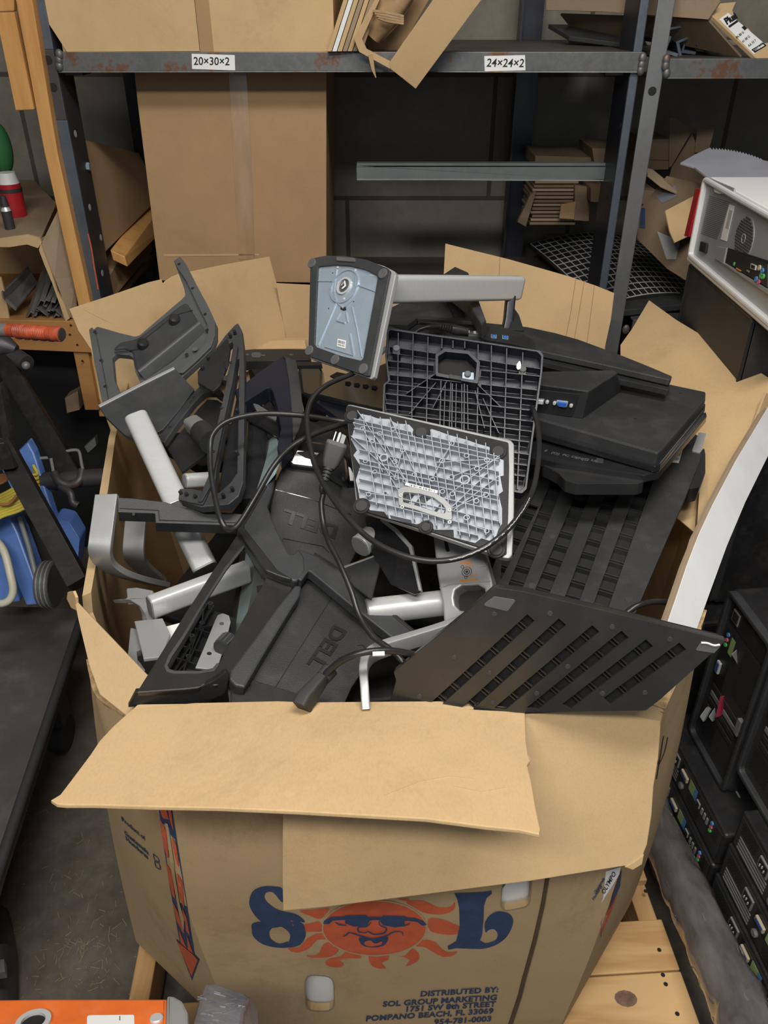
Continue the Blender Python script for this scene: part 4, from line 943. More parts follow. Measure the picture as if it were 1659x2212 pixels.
# ---------- long slatted black base, right
plM = plane_px((1230, 1330, 1.14), (1400, 1330, 1.14), (1400, 940, 1.49))
tM = slatted('slatted_monitor_base', 'long flat black slatted base with a white sticker, under the monitors on the right', plM,
             [(1496, 934), (1512, 944), (1514, 990), (1480, 1075), (1430, 1190), (1368, 1335), (1340, 1380), (1040, 1300), (1060, 1240), (1130, 1040), (1170, 950)],
             [((1406, 1012), (1290, 1330)), ((1339, 1020), (1226, 1320)), ((1275, 1030), (1160, 1305)), ((1205, 1040), (1108, 1280)), ((1150, 1090), (1066, 1250))], .021, M['blk'], seg=.034, gap=.009)
for p in c5((1113, 1228), (1009, 1508), (822, 1410), (743, 1192), (483, 1457), (375, 1724), (903, 1802), (672, 1812)):
    MB().disc(plM.at(*p, -.0002), plM.n, .0055, .0008, 16).build('screw', M['grey'], tM)
MB().disc(plM.at(1480, 1290, -.1), plM.n, .001, .001).build('screw', M['grey'], tM)
base_label(plM, [(1457, 968), (1475, 971), (1466, 1001), (1447, 999)], tM)
slab('silver_corner', plM, c5((1280, 897), (1322, 903), (1290, 1008), (1243, 998)), .012, M['silver_p'], tM, r=.002, h=.003)
slab('corner_pad', plM, c5((1210, 900), (1262, 895), (1240, 958), (1195, 948)), .001, M['rubber'], tM, r=.002, h=.001)
slab('end_cap', plM, c5((1315, 960), (1322, 1000), (1322, 1100), (1290, 1180), (1235, 1190), (1210, 1160), (1280, 1010)), .03, M['blk_s'], tM, r=.01, h=-.004)

# ---------- monitor 3 (glossy edge with pale marks)
pl3 = plane_px((1180, 945, 1.36), (1420, 1010, 1.255), (1525, 892, 1.43))
t = thing('flat_monitor', 'black monitor lying face down, pale approval marks along its glossy edge', 'monitor', pl3.at(1300, 960))
slab('back_shell', pl3, [(1120, 925), (1165, 916), (1410, 990), (1525, 888), (1527, 898), (1425, 1018), (1392, 1026), (1200, 998), (1165, 990), (1120, 985)], .014, M['blk_g'], t, r=.004, bev=.0015)
slab('lower_housing', pl3, c5((430, 1010), (1000, 1120), (960, 1138), (620, 1138), (560, 1122), (520, 1080), (440, 1040)), .02, M['blk_s'], t, r=.006, h=-.010)
ee = pl3.at(1306, 1000) - pl3.at(1175, 968)
for k, (s_, x, y) in enumerate([('S', 452, 985), ('(O)', 490, 996), ('FC', 550, 1008), ('CE', 597, 1018), ('H[', 636, 1026), ('[]', 672, 1032), ('UL', 706, 1038)]):
    text3('approval_mark', s_, pl3.at(*c5((x - 12, y + 8))[0], .0008), ee, pl3.at(1180, 950) - pl3.at(1177, 972), .0095, M['grey_m'], t, .0003, .0004)
slab('printed_label', pl3, c5((728, 1030), (766, 1034), (762, 1062), (722, 1056)), .0004, M['grey'], t, h=.0008)
slab('silver_trim', pl3, [(1497, 925), (1526, 896), (1520, 905), (1460, 975), (1456, 966)], .004, M['silver_p'], t, h=-.010)

# ---------- monitor 2 with ports
pl2 = plane_px((1180, 905, 1.335), (1425, 968, 1.245), (1525, 848, 1.445))
t = thing('flat_monitor', 'matte black monitor lying face down with blue and white video ports showing', 'monitor', pl2.at(1300, 900))
slab('back_shell', pl2, [(1100, 800), (1180, 790), (1335, 806), (1525, 846), (1524, 862), (1430, 972), (1422, 978), (1166, 905), (1100, 890)], .026, M['blk'], t, r=.005, bev=.003)
slab('bezel_edge', pl2, [(1100, 812), (1180, 796), (1335, 811), (1529, 851), (1528, 864), (1432, 979), (1422, 984), (1166, 912), (1100, 896)], .012, M['blk_g'], t, r=.005, bev=.002, h=-.018)
# raised electronics hump
zt_ = .052
def up(p, h): return pl2.at(p[0], p[1], h)
T_ = [up(p, zt_) for p in ((1060, 806), (1175, 803), (1325, 800), (1334, 806), (1272, 845), (1060, 816))]
B2 = [up(p, -.001) for p in ((1045, 826), (1175, 808), (1338, 818), (1342, 846), (1258, 906), (1045, 868))]
mb = MB(); n_ = 6
mb.add(T_ + B2, [tuple(range(6)), tuple(range(11, 5, -1))] + [(i, (i + 1) % 6, 6 + (i + 1) % 6, 6 + i) for i in range(6)])
mb.build('electronics_housing', M['blk'], t, bevel=.002)
F0, F1, F2 = T_[5], T_[4], B2[4]
plF = PL(T_[5], T_[4], B2[4]); plF = plF if plF.n.dot(CAM - plF.o) > 0 else plF
slab('port_recess', plF, [(1130, 838), (1252, 851), (1236, 900), (1130, 888)], .002, M['void'], t, h=.001, r=.002)
slab('vga_port', plF, c5((508, 712), (575, 720), (566, 750), (518, 742)), .006, M['zinc'], t, h=.004, r=.002)
slab('vga_insert', plF, c5((516, 716), (568, 723), (560, 747), (524, 740)), .004, pbr('vga_blue', (.03, .12, .5), .4), t, h=.007, r=.0015)
slab('dvi_port', plF, c5((395, 703), (445, 708), (440, 735), (395, 730)), .006, M['zinc'], t, h=.004, r=.001)
slab('dvi_insert', plF, c5((398, 707), (440, 711), (436, 731), (398, 727)), .004, M['white'], t, h=.006, r=.001)
for p in c5((500, 728), (590, 742), (460, 722)): MB().disc(plF.at(*p, .001), plF.n, .003, .005, 6).build('port_screw', M['silver'], t)
for p in c5((938, 818), (1182, 680), (703, 710)): MB().disc(pl2.at(*p, -.0002), pl2.n, .003, .0006, 12).build('screw_hole', M['void'], t)

# ---------- monitor 1 at the back with side USB ports
pl1 = plane_px((1040, 720, 1.585), (1165, 752, 1.505), (1450, 814, 1.445))
pl1 = PL(P(1165, 755, 1.50), P(1450, 816, 1.40), P(1140, 706, 1.62))
t = thing('flat_monitor', 'black monitor with two blue USB ports lying behind the black ribbed base', 'monitor', pl1.at(1200, 740))
slab('back_shell', pl1, [(905, 690), (1040, 696), (1140, 706), (1200, 719), (1250, 733), (1340, 766), (1400, 790), (1452, 812), (1448, 820), (1300, 786), (1165, 757), (1060, 730), (905, 716)], .012, M['blk'], t, r=.004, bev=.002)
slab('front_bezel', pl1, [(1162, 762), (1300, 794), (1449, 826), (1452, 815), (1400, 794), (1250, 740), (1140, 712), (1060, 712), (1060, 740)], .010, M['blk_s'], t, r=.003, h=-.014)
pv = PL(P(1048, 702, 1.56), P(1165, 758, 1.49), P(1045, 722, 1.535))
slab('side_panel', pv, c7((1325, 530), (1345, 535), (1430, 555), (1560, 585), (1660, 640), (1690, 715), (1500, 670), (1295, 640)), .01, M['blk_s'], t, r=.002)
for p in (((1362, 606), (1402, 610), (1402, 636), (1362, 632)), ((1443, 612), (1486, 618), (1486, 644), (1443, 638))):
    slab('usb_port', pv, c7(*p), .001, M['zinc'], t, holes=[], h=.0012)
    q = c7(*p); c = Vector((sum(a[0] for a in q) / 4, sum(a[1] for a in q) / 4))
    slab('usb_hole', pv, [tuple(c + (Vector(a) - c) * .78) for a in q], .0006, M['void'], t, h=.0018)
    slab('usb_tongue', pv, [tuple(c + (Vector(a) - c) * .62 + Vector((0, 1.0))) for a in q], .0006, pbr('usb_blue', (.03, .16, .50), .4), t, h=.0026)
mb = MB()
for k in range(12):
    x = 1498 + k * 13; rib(mb, pv, c7((x, 612 + k * 3))[0], c7((x + 3, 655 + k * 4))[0], .0012, -.001, .0012)
mb.build('vent_grille', M['blk_g'], t)
mb = MB()
for k in range(5):
    x = 1322 + k * 7; rib(mb, pv, c7((x, 548 + k * 2))[0], c7((x - 12, 618 + k * 2))[0], .0009, -.001, .0012)
mb.build('vent_grille', M['blk_g'], t)
# recessed connector bay
pb_ = PL(P(840, 690, 1.60), P(1045, 700, 1.56), P(840, 740, 1.50))
slab('connector_bay', pb_, [(836, 690), (905, 688), (1033, 697), (1048, 703), (1044, 728), (1040, 745), (836, 735)], .01, M['void'], t, r=.003, h=-.01)
slab('bay_lip', pb_, [(836, 703), (900, 722), (960, 724), (1030, 728), (1044, 732), (1044, 748), (836, 738)], .008, M['blk'], t, r=.002)
slab('back_cover', pb_, [(834, 676), (870, 684), (905, 688), (880, 706), (836, 704)], .012, M['blk'], t, r=.004, h=.004)
slab('bay_lip', pb_, [(903, 686), (1033, 693), (1050, 700), (1046, 706), (1030, 700), (900, 692)], .006, M['blk'], t, r=.002, h=.004)
slab('video_connector', pb_, c7((1195, 580), (1240, 572), (1305, 580), (1300, 606), (1200, 604)), .004, M['grey_m'], t, h=-.002, r=.001)
slab('video_connector_insert', pb_, c7((1250, 580), (1298, 584), (1292, 600), (1246, 597)), .003, M['silver_d'], t, h=.001, r=.001)
for p in c7((1200, 593), (1247, 598)): MB().disc(pb_.at(*p, -.001), pb_.n, .003, .004, 6).build('port_screw', M['silver'], t)
# plugged power lead
t = thing('short_power_lead', 'short black power lead plugged into the connector bay of the highest monitor', 'cable', pb_.at(980, 715))
MB().tube(smooth_pts([P(*q) for q in ((892, 722, 1.50), (905, 712, 1.50), (925, 706, 1.50), (950, 705, 1.51))]), .0042, 10).build('cord', M['cable'], t)
for k in range(5):
    a = P(948 + k * 5, 705 + k * 1.2, 1.51); MB().tube([a, P(951 + k * 5, 705.5 + k * 1.2, 1.511)], .0062 + k * .0003, 12).build('strain_relief', M['cable'], t)
MB().tube([P(974, 711, 1.512), P(985, 713, 1.515), P(1010, 717, 1.52)], [.0085, .0095, .0075], 14).build('plug_body', M['cable'], t)

# ---------- second dark monitor far behind, under the silver arm
plK = plane_px((838, 690, 1.74), (1020, 690, 1.72), (870, 650, 1.82))
t = thing('dark_monitor', 'dark monitor back lying behind the silver arm, mostly hidden', 'monitor', plK.at(930, 670))
slab('back_shell', plK, [(836, 668), (873, 650), (1010, 648), (1040, 690), (1035, 700), (905, 688), (836, 684)], .03, M['blk'], t, r=.003, bev=.002)
slab('seam', plK, c7((1040, 372), (1050, 372), (1105, 485), (1092, 485)), .001, M['void'], t, h=.0004)
plK2 = plane_px((955, 592, 1.80), (1020, 592, 1.78), (985, 577, 1.85))
tag(slab('black_bracket', plK2, [(945, 600), (983, 575), (1012, 588), (1050, 690), (1040, 700), (1010, 650)], .03, M['grey'], bev=.003), 'dark grey angular bracket tip peeking out above the silver arm', 'bracket')
plK3 = plane_px((1080, 652, 1.66), (1125, 652, 1.66), (1080, 700, 1.60))
tag(slab('black_bracket', plK3, [(1108, 660), (1122, 680), (1132, 712), (1100, 712)], .02, M['blk_s'], bev=.002), 'black plastic sliver beside the neck below the silver arm end', 'bracket')

# ---------- ribbed black base, standing
plH = plane_px((835, 710, 1.345), (1168, 760, 1.315), (1130, 1060, 1.235))
t = thing('ribbed_monitor_base', 'large black ribbed underside of a monitor base standing upright in the middle of the heap', 'monitor stand base', plH.at(1000, 1000))
olH = [(836, 708), (1000, 731), (1166, 757), (1174, 766), (1172, 800), (1150, 960), (1138, 1056), (1128, 1066), (980, 1040), (826, 1010), (826, 880), (828, 830), (838, 822), (832, 768)]
slab('back_plate', plH, olH, .003, M['navy'], t, h=-.022, r=.004, bev=.0005)
o2 = [plH.px(*p) for p in olH]; c_ = sum(o2, Vector((0, 0))) / len(o2)
slab('rim_wall', plH, o2, .024, M['navy'], t, holes=[[c_ + (p - c_) * .972 for p in o2]], r=.004, local=True, bev=.0004)
def clipped_rib(mb, pl, a, b_, w_, h0, h1, poly, avoid=None, step=24):
    a, b_ = Vector(a), Vector(b_); run = None; pts = [a.lerp(b_, i / step) for i in range(step + 1)]
    ok = [inside(p, poly) and not (avoid and inside(p, avoid)) for p in pts]
    i = 0
    while i <= step:
        if ok[i]:
            j = i
            while j < step and ok[j + 1]: j += 1
            if j > i: rib(mb, pl, pts[i], pts[j], w_, h0, h1)
            i = j + 1
        else: i += 1
arch = c4((885, 910), (885, 790), (945, 750), (1100, 765), (1172, 835), (1160, 975), (1100, 965), (890, 925))
for (x0, x1) in ((650, 640), (745, 728), (840, 822), (930, 905), (1000, 985), (1075, 1065), (1160, 1150), (1245, 1235), (1345, 1318), (1450, 1410)):
    mb = MB(); q = c4((x0, 640), (x1, 1640)); clipped_rib(mb, plH, q[0], q[1], .0018, -.019, -.002, olH, arch, 40); mb.build('rib', M['navy'], t)
for k, (yl, yr) in enumerate(((722, 870), (818, 920), (905, 1010), (962, 1075), (1028, 1145), (1090, 1215), (1150, 1280), (1215, 1350), (1290, 1430), (1370, 1500), (1450, 1570))):
    mb = MB(); q = c4((545, yl), (1560, yr)); clipped_rib(mb, plH, q[0], q[1], .0016, -.019, -.001 if k else -.002, olH, arch, 40); mb.build('rib', M['navy'], t)
for a, b_ in (((885, 905), (700, 1030)), ((890, 960), (720, 1160)), ((960, 950), (870, 1120)), ((1150, 965), (1310, 1120)), ((1140, 1010), (1200, 1250)), ((1190, 1060), (1290, 1280)), ((950, 960), (940, 1250)), ((985, 960), (975, 1250)), ((1020, 965), (1015, 1260)), ((1055, 970), (1055, 1260)), ((1090, 975), (1095, 1260))):
    mb = MB(); q = c4(a, b_); clipped_rib(mb, plH, q[0], q[1], .0014, -.019, -.0015, olH, None, 20); mb.build('rib', M['navy'], t)
slab('column_socket', plH, arch, .022, M['navy'], t, holes=[c4((905, 905), (905, 800), (952, 772), (1090, 786), (1148, 842), (1138, 950), (1090, 945), (905, 905))], r=.003, h=.003, bev=.0006)
slab('socket_floor', plH, c4((905, 905), (905, 800), (952, 772), (1090, 786), (1148, 842), (1138, 950), (1090, 945)), .001, M['void'], t, h=-.0185)
slab('screw_plate', plH, c4((1060, 868), (1135, 870), (1138, 925), (1058, 925)), .002, M['zinc'], t, h=-.014, r=.002)
MB().disc(plH.at(*c4((1092, 912))[0], -.014), plH.n, .0055, .004, 18).build('screw', M['grey_m'], t)
slab('socket_clip', plH, c4((975, 915), (1052, 930), (1050, 955), (972, 942)), .006, M['blk_s'], t, h=.004, r=.001)
for p in ((638, 747), (1443, 880)):
    q = c4(p)[0]; qq = c4((p[0] - 26, p[1] - 28), (p[0] + 24, p[1] - 24), (p[0] + 24, p[1] + 32), (p[0] - 26, p[1] + 24))
    slab('foot_seat', plH, qq, .018, M['navy'], t, h=-.003, r=.001); foot(plH, q, .0058, t, h=-.003)
slab('torn_sticker', plH, c4((1425, 820), (1433, 850), (1430, 875), (1412, 885), (1402, 870), (1404, 848)), .0008, M['white'], t, h=.001, r=.002)

# ---------- silver-rimmed grey ribbed base, front centre
plI = plane_px((743, 868, 1.235), (1109, 952, 1.145), (1104, 1202, 1.06))
t = thing('silver_rimmed_base', 'silver-rimmed monitor base showing its light grey ribbed underside and six rubber feet', 'monitor stand base', plI.at(900, 1080))
olI = [(745, 868), (930, 909), (1104, 948), (1110, 956), (1110, 1100), (1106, 1196), (1100, 1204), (1084, 1202), (930, 1150), (775, 1098), (768, 1085)]
slab('silver_rim', plI, olI, .011, M['silver_p'], t, r=.007, bev=.002, h=-.003)
slab('black_tray', plI, c4((318, 1108), (345, 1110), (900, 1240), (1352, 1345), (1356, 1500), (1350, 1800), (1340, 2055), (1310, 2058), (900, 1925), (412, 1775), (395, 1755), (355, 1450)), .004, M['blk_s'], t, r=.004, h=.0005, bev=.0006)
inner = c4((400, 1165), (470, 1178), (520, 1196), (590, 1200), (640, 1228), (720, 1235), (745, 1262), (765, 1325), (850, 1325), (862, 1262), (900, 1275), (970, 1300), (1080, 1330), (1165, 1360), (1232, 1378), (1240, 1430), (1322, 1462), (1322, 1560), (1300, 1565), (1318, 1660), (1290, 1680), (1312, 1770), (1312, 1868), (1290, 1900), (1262, 1985), (1180, 1960), (1140, 1990), (1005, 1955), (1002, 1905), (880, 1905), (850, 1870), (790, 1865), (765, 1870), (590, 1832), (560, 1790), (470, 1780), (450, 1720), (405, 1712), (395, 1650), (380, 1590), (410, 1500), (365, 1430), (388, 1400), (350, 1330), (375, 1250), (345, 1190))
slab('ribbed_floor', plI, inner, .002, M['greyplas'], t, h=.0022, bev=.0004)
mb0 = 0
for x0, y0, x1, y1 in [(430, 1170, 530, 1810), (480, 1180, 590, 1830), (540, 1190, 650, 1840), (600, 1205, 700, 1850), (650, 1220, 760, 1860), (705, 1235, 815, 1870), (760, 1330, 860, 1900), (810, 1330, 900, 1900), (860, 1270, 950, 1910), (915, 1280, 1000, 1950), (970, 1300, 1050, 1960), (1030, 1320, 1110, 1970), (1090, 1335, 1160, 1985), (1150, 1355, 1215, 1980), (1210, 1375, 1260, 1985), (1262, 1440, 1300, 1900)]:
    mb = MB(); q = c4((x0, y0), (x1, y1)); clipped_rib(mb, plI, q[0], q[1], .0011, .002, .0120, inner, None, 30); mb.build('rib', M['greyplas'], t)
for y0, y1 in ((1215, 1440), (1275, 1500), (1335, 1565), (1400, 1625), (1460, 1690), (1525, 1750), (1585, 1815), (1650, 1880), (1710, 1945), (1770, 2000), (1240, 1470), (1490, 1720)):
    mb = MB(); q = c4((345, y0), (1325, y1)); clipped_rib(mb, plI, q[0], q[1], .0010, .002, .0120, inner, None, 30); mb.build('rib', M['greyplas'], t)
bosses = [(430, 1278, 14), (540, 1312, 15), (492, 1362, 14), (625, 1283, 15), (686, 1417, 16), (566, 1465, 27), (450, 1487, 14), (637, 1490, 16), (508, 1555, 14), (645, 1592, 14), (700, 1610, 14), (760, 1573, 15), (873, 1603, 15), (996, 1375, 16), (935, 1485, 17), (1090, 1452, 16), (1218, 1480, 16), (1155, 1535, 16), (995, 1588, 16), (1077, 1605, 31), (937, 1680, 15), (1000, 1695, 15), (1213, 1700, 16), (1152, 1740, 16), (1090, 1845, 17), (1217, 1930, 15), (470, 1697, 15), (575, 1692, 14)]
for x, y, r_ in bosses:
    rr_ = r_ * .339 * 1.12 / 1750 * 1.15
    MB().disc(plI.at(*c4((x, y))[0], .002), plI.n, rr_, .0104, 18, rin=rr_ * .68).build('screw_boss', M['greyplas'], t)
for a, b_ in (((400, 1170), (700, 1610)), ((430, 1278), (660, 1680)), ((600, 1200), (800, 1640)), ((540, 1312), (720, 1640)), ((360, 1330), (640, 1590)), ((1320, 1440), (995, 1690)), ((1300, 1470), (1000, 1590)), ((1218, 1480), (900, 1500)), ((1000, 1780), (1230, 1560)), ((996, 1375), (873, 1603)), ((1213, 1700), (1000, 1790)), ((1000, 1860), (1217, 1930)), ((1010, 1800), (1290, 1590)), ((450, 1690), (660, 1720)), ((686, 1417), (637, 1592)), ((480, 1360), (560, 1560))):
    mb = MB(); q = c4(a, b_); clipped_rib(mb, plI, q[0], q[1], .0010, .002, .0120, inner, None, 30); mb.build('rib', M['greyplas'], t)
# arched bracket with two slots
arc = c4((655, 1675), (700, 1655), (790, 1665), (880, 1690), (950, 1730), (995, 1780), (1000, 1868), (960, 1866), (880, 1840), (760, 1800), (665, 1775))
slab('socket_bracket', plI, arc, .008, M['silver_p'], t, holes=[c4((690, 1690), (790, 1700), (880, 1725), (940, 1770), (960, 1800), (955, 1830), (880, 1810), (770, 1775), (690, 1755))], r=.003, h=.014, bev=.0006)
slab('socket_floor', plI, c4((690, 1690), (790, 1700), (880, 1725), (940, 1770), (960, 1830), (880, 1810), (770, 1775), (690, 1755)), .001, M['grey_m'], t, h=.0032)
slab('socket_bar', plI, c4((800, 1770), (880, 1800), (935, 1745), (860, 1720)), .006, M['greyplas'], t, h=.0085)
slab('socket_bar', plI, c4((720, 1750), (755, 1760), (800, 1700), (760, 1698)), .006, M['greyplas'], t, h=.0085)
slab('socket_bar', plI, c4((890, 1820), (935, 1832), (955, 1790), (930, 1765)), .006, M['greyplas'], t, h=.0085)
for p in ((668, 1685), (676, 1760), (978, 1778), (978, 1855)): MB().disc(plI.at(*c4(p)[0], .0135), plI.n, .0028, .002, 12, rin=.0012).build('screw', M['silver'], t)
slab('barcode_sticker', plI, c4((708, 1632), (912, 1684), (905, 1702), (703, 1650)), .0006, M['white'], t, h=.0148)
mb = MB()
for k in range(26):
    x = 735 + k * 6.2; y = 1640 + k * 1.58
    if k % 5 != 3: rib(mb, plI, c4((x, y + 4))[0], c4((x - 1, y + 15))[0], .0005 + (k % 3) * .0003, .0146, .0151)
mb.build('barcode_print', M['ink'], t)
for p in ((357, 1178), (797, 1285), (1287, 1405), (417, 1752), (827, 1887), (1275, 2030)):
    q = c4(p)[0]; sm_ = .0075 if p[0] == 827 else .0098
    MB().disc(plI.at(*q, .0005), plI.n, sm_ + .0028, .0028, 26).build('foot_seat', M['blk_s'], t); foot(plI, q, sm_ * .9, t, h=.0033, t=.003, mat=M['rubber_d'])

# ---------- square base with blue-grey pan + silver arm
plG = plane_px((669, 560, 1.41), (850, 585, 1.285), (665, 770, 1.36))
t = thing('pan_monitor_stand', 'monitor stand with shiny blue-grey metal pan in its base and a long silver arm', 'monitor stand', plG.at(760, 800))
olG = [(668, 562), (676, 556), (705, 550), (745, 551), (790, 560), (825, 571), (848, 583), (851, 590), (804, 812), (797, 817), (735, 795), (668, 773), (664, 765)]
slab('silver_rim', plG, olG, .009, M['silver_p'], t, r=.003, bev=.0015, h=-.0048)
slab('black_frame', plG, c7((70, 72), (85, 60), (180, 42), (320, 44), (470, 70), (620, 130), (640, 152), (600, 350), (490, 905), (470, 905), (270, 835), (70, 765), (55, 740)), .005, M['grey'], t, r=.003, h=.001, bev=.0008, holes=[c7((122, 120), (240, 108), (350, 114), (460, 140), (540, 178), (552, 200), (530, 330), (448, 780), (430, 793), (290, 760), (110, 695), (98, 678))])
slab('metal_pan', plG, c7((112, 112), (240, 100), (350, 106), (470, 132), (555, 172), (560, 200), (440, 800), (290, 768), (92, 690)), .001, M['zinc'], t, h=-.003)
def ps(a, b_, w_, h1=-.0012, nm='pressed_ridge', m_=None):
    mb = MB(); q = c7(a, b_); rib(mb, plG, q[0], q[1], w_, -.0035, h1); mb.build(nm, m_ or M['zinc'], t, bevel=.0005)
ps((118, 217), (240, 219), .0022); ps((398, 245), (530, 293), .0022); ps((232, 300), (250, 130), .0026); ps((235, 305), (252, 370), .003); ps((252, 372), (300, 412), .003); ps((315, 400), (370, 350), .0026); ps((385, 140), (388, 260), .0022)
ps((250, 370), (118, 680), .0022); ps((360, 400), (395, 560), .0014); ps((395, 560), (430, 765), .0014); ps((520, 375), (440, 780), .0024); ps((345, 595), (372, 750), .0035); ps((165, 690), (370, 752), .0016); ps((250, 500), (310, 518), .003); ps((330, 515), (318, 440), .0024); ps((248, 498), (275, 450), .0014)
cP = plG.at(*c7((315, 262))[0], -.0032)
MB().disc(cP, plG.n, .030, .0028, 40, rin=.0275).build('turntable_ring', M['zinc'], t)
MB().disc(cP, plG.n, .0272, .0012, 40).build('turntable_plate', M['zinc'], t)
MB().disc(cP + plG.n * .001, plG.n, .0150, .003, 32, rin=.0118).build('hub_ring', M['silver'], t)
MB().disc(cP + plG.n * .001, plG.n, .0115, .0006, 32).build('hub_recess', M['grey_m'], t)
MB().tube([cP + plG.u * -.004 + plG.n * .004, cP + plG.u * .002 + plG.v * .006 + plG.n * .006, cP + plG.u * .005 + plG.n * .004, cP + plG.u * .001 - plG.v * .006 + plG.n * .005], .0018, 8).build('hub_screw', M['silver'], t)
for p in ((270, 235), (362, 235), (308, 350), (265, 125), (392, 145)): MB().disc(plG.at(*c7(p)[0], -.002), plG.n, .0022, .0012, 12).build('rivet', M['silver'], t)
for p in ((228, 165), (222, 335), (200, 420), (410, 195), (378, 370), (380, 463)): MB().disc(plG.at(*c7(p)[0], -.0031), plG.n, .0013, .0004, 10).build('hole', M['void'], t)
slab('centre_hole', plG, c7((280, 398), (315, 405), (318, 425), (300, 432), (275, 420)), .0006, M['void'], t, h=-.0022)
for p in ((82, 97), (590, 172), (63, 722), (247, 788), (450, 853)): foot(plG, c7(p)[0], .0088, t, h=.001)
slab('rubber_foot', plG, c7((258, 52), (392, 62), (396, 92), (262, 82)), .003, M['rubber'], t, h=.003, r=.003)
base_label(plG, c7((258, 632), (316, 646), (310, 702), (252, 686)), t, h=-.0024)
a0, a1 = plG.at(800, 625, -.012), P(1122, 622, 1.625)
AX = (a1 - a0).normalized()
arm = MB().tube([a0, a1 - AX * .004], 1, prof=stadium(.047, .022, .0085, 6), up=(0, 0, 1)); arm.build('silver_arm', M['silver'], t, bevel=.0015)
MB().tube([a1 - AX * .004, a1 + AX * .002], 1, prof=stadium(.045, .020, .0085, 6), up=(0, 0, 1)).build('arm_end_cap', M['silver_p'], t, bevel=.002)
a = a1 - AX * .028; MB().tube([a + Vector((0, .002, -.018)), a + Vector((-.004, -.02, -.058)), a + Vector((-.008, -.03, -.075))], 1, prof=stadium(.026, .018, .004), up=(0, 1, 0)).build('neck', M['navy'], t)
c10 = cv(150, 900, .4521)
# ---------- front cross-shaped stand with the glossy blade
plO = plane_px((300, 1495, 1.005), (640, 1130, 1.27), (800, 1490, 1.075))
t = thing('cross_base_stand', 'big black cross-shaped computer stand with an open glossy foot pointing lower left', 'monitor stand', plO.at(600, 1450))
slab('blade_foot', plO, c10((318, 1320), (400, 1190), (560, 930), (680, 745), (800, 566), (835, 590), (935, 765), (1030, 805), (1070, 815), (985, 935), (880, 1085), (760, 1262), (700, 1285), (650, 1278), (620, 1295), (560, 1302)), .012, M['blk_r'], t,
     holes=[c10((460, 1192), (478, 1150), (545, 1050), (640, 890), (745, 725), (835, 612), (878, 672), (938, 765), (925, 800), (800, 1020), (712, 1180), (690, 1210), (620, 1222), (500, 1222), (470, 1212))], r=[.002, .002, .002, .002, .001, .002, .004, .006, .006, .004, .004, .004, .006, .02, .01, .004], rh=.003, bev=.0016)
plO2 = PL(plO.at(*c10((318, 1320))[0], -.002), plO.at(*c10((700, 1285))[0], -.002), plO.at(*c10((500, 1380))[0], -.028))
slab('front_lip', plO2, c10((318, 1318), (560, 1300), (630, 1290), (690, 1262), (750, 1215), (764, 1240), (752, 1300), (742, 1325), (690, 1350), (500, 1370), (280, 1390)), .008, M['blk_s'], t, r=[.001, .002, .01, .02, .004, .004, .01, .01, .01, .002, .001], bev=.001)
slab('opening_lip', plO, c10((452, 1194), (474, 1142), (540, 1045), (636, 888), (745, 718), (838, 604), (845, 616), (752, 732), (645, 896), (550, 1058), (486, 1156), (470, 1190), (478, 1208), (505, 1216), (620, 1216), (684, 1204), (706, 1178), (716, 1186), (694, 1218), (622, 1230), (496, 1230), (462, 1220)), .004, M['grey'], t, h=.0015, bev=.0006, r=.002)
slab('crown', plO, c10((800, 562), (850, 480), (890, 410), (930, 350), (985, 292), (972, 380), (945, 455), (990, 570), (1050, 690), (1092, 655), (1120, 700), (1122, 760), (1082, 815), (1010, 792), (935, 765), (830, 612)), .022, M['grey'], t, r=[.002, .004, .004, .004, .001, .004, .006, .006, .005, .004, .006, .008, .008, .004, .006, .002], h=.012, bev=.003)
slab('crown_ridge', plO, c10((800, 562), (850, 480), (930, 350), (942, 362), (868, 492), (834, 545), (835, 560), (990, 760), (1075, 812), (1010, 795), (935, 765), (830, 612)), .010, M['blk_s'], t, r=.002, h=.0135, bev=.002)
slab('side_arm', plO, c10((1050, 690), (1092, 655), (1170, 685), (1300, 768), (1642, 1058), (1562, 1100), (1340, 925), (1140, 758), (1105, 808), (1075, 790)), .018, M['grey'], t, r=[.002, .004, .01, .02, .001, .001, .01, .003, .002, .002], h=.011, bev=.002)
slab('side_arm_edge', plO, c10((1168, 672), (1300, 758), (1650, 1050), (1640, 1060), (1296, 775), (1160, 684)), .02, M['blk_s'], t, r=.001, h=.012, bev=.0008)
slab('recess_wall', plO, c10((1075, 818), (1108, 820), (1098, 870), (1062, 925), (950, 1110), (836, 1306), (790, 1296), (760, 1262), (766, 1225), (880, 1075), (985, 930), (1040, 860)), .02, M['grey'], t, r=[.002, .004, .01, .01, .01, .003, .006, .01, .006, .01, .01, .008], h=.006, bev=.003)
plOb = PL(plO.at(500, 1300, -.018), plO.at(800, 1300, -.018), plO.at(600, 1450, -.018))
slab('logo_plate', plOb, c10((1108, 775), (1140, 758), (1340, 925), (1562, 1095), (1530, 1115), (1440, 1160), (1350, 1290), (1300, 1400), (770, 1400), (755, 1300), (836, 1302), (1060, 920)), .006, M['blk'], t, bev=.001)
slab('plate_shelf', plOb, c10((770, 1290), (860, 1265), (1010, 1310), (1120, 1345), (1110, 1400), (770, 1400)), .012, M['blk_s'], t, h=.006, r=.003, bev=.001)
mb = MB(); q = c10((1262, 850), (985, 1292)); rib(mb, plOb, q[0], q[1], .0012, -.001, .0008); mb.build('plate_groove', M['void'], t)
mb = MB(); q = c10((1375, 1095), (1400, 1092)); rib(mb, plOb, q[0], q[1], .001, 0, .001); rib(mb, plOb, q[1], c10((1450, 1140))[0], .001, 0, .001); mb.build('plate_groove', M['blk_s'], t)
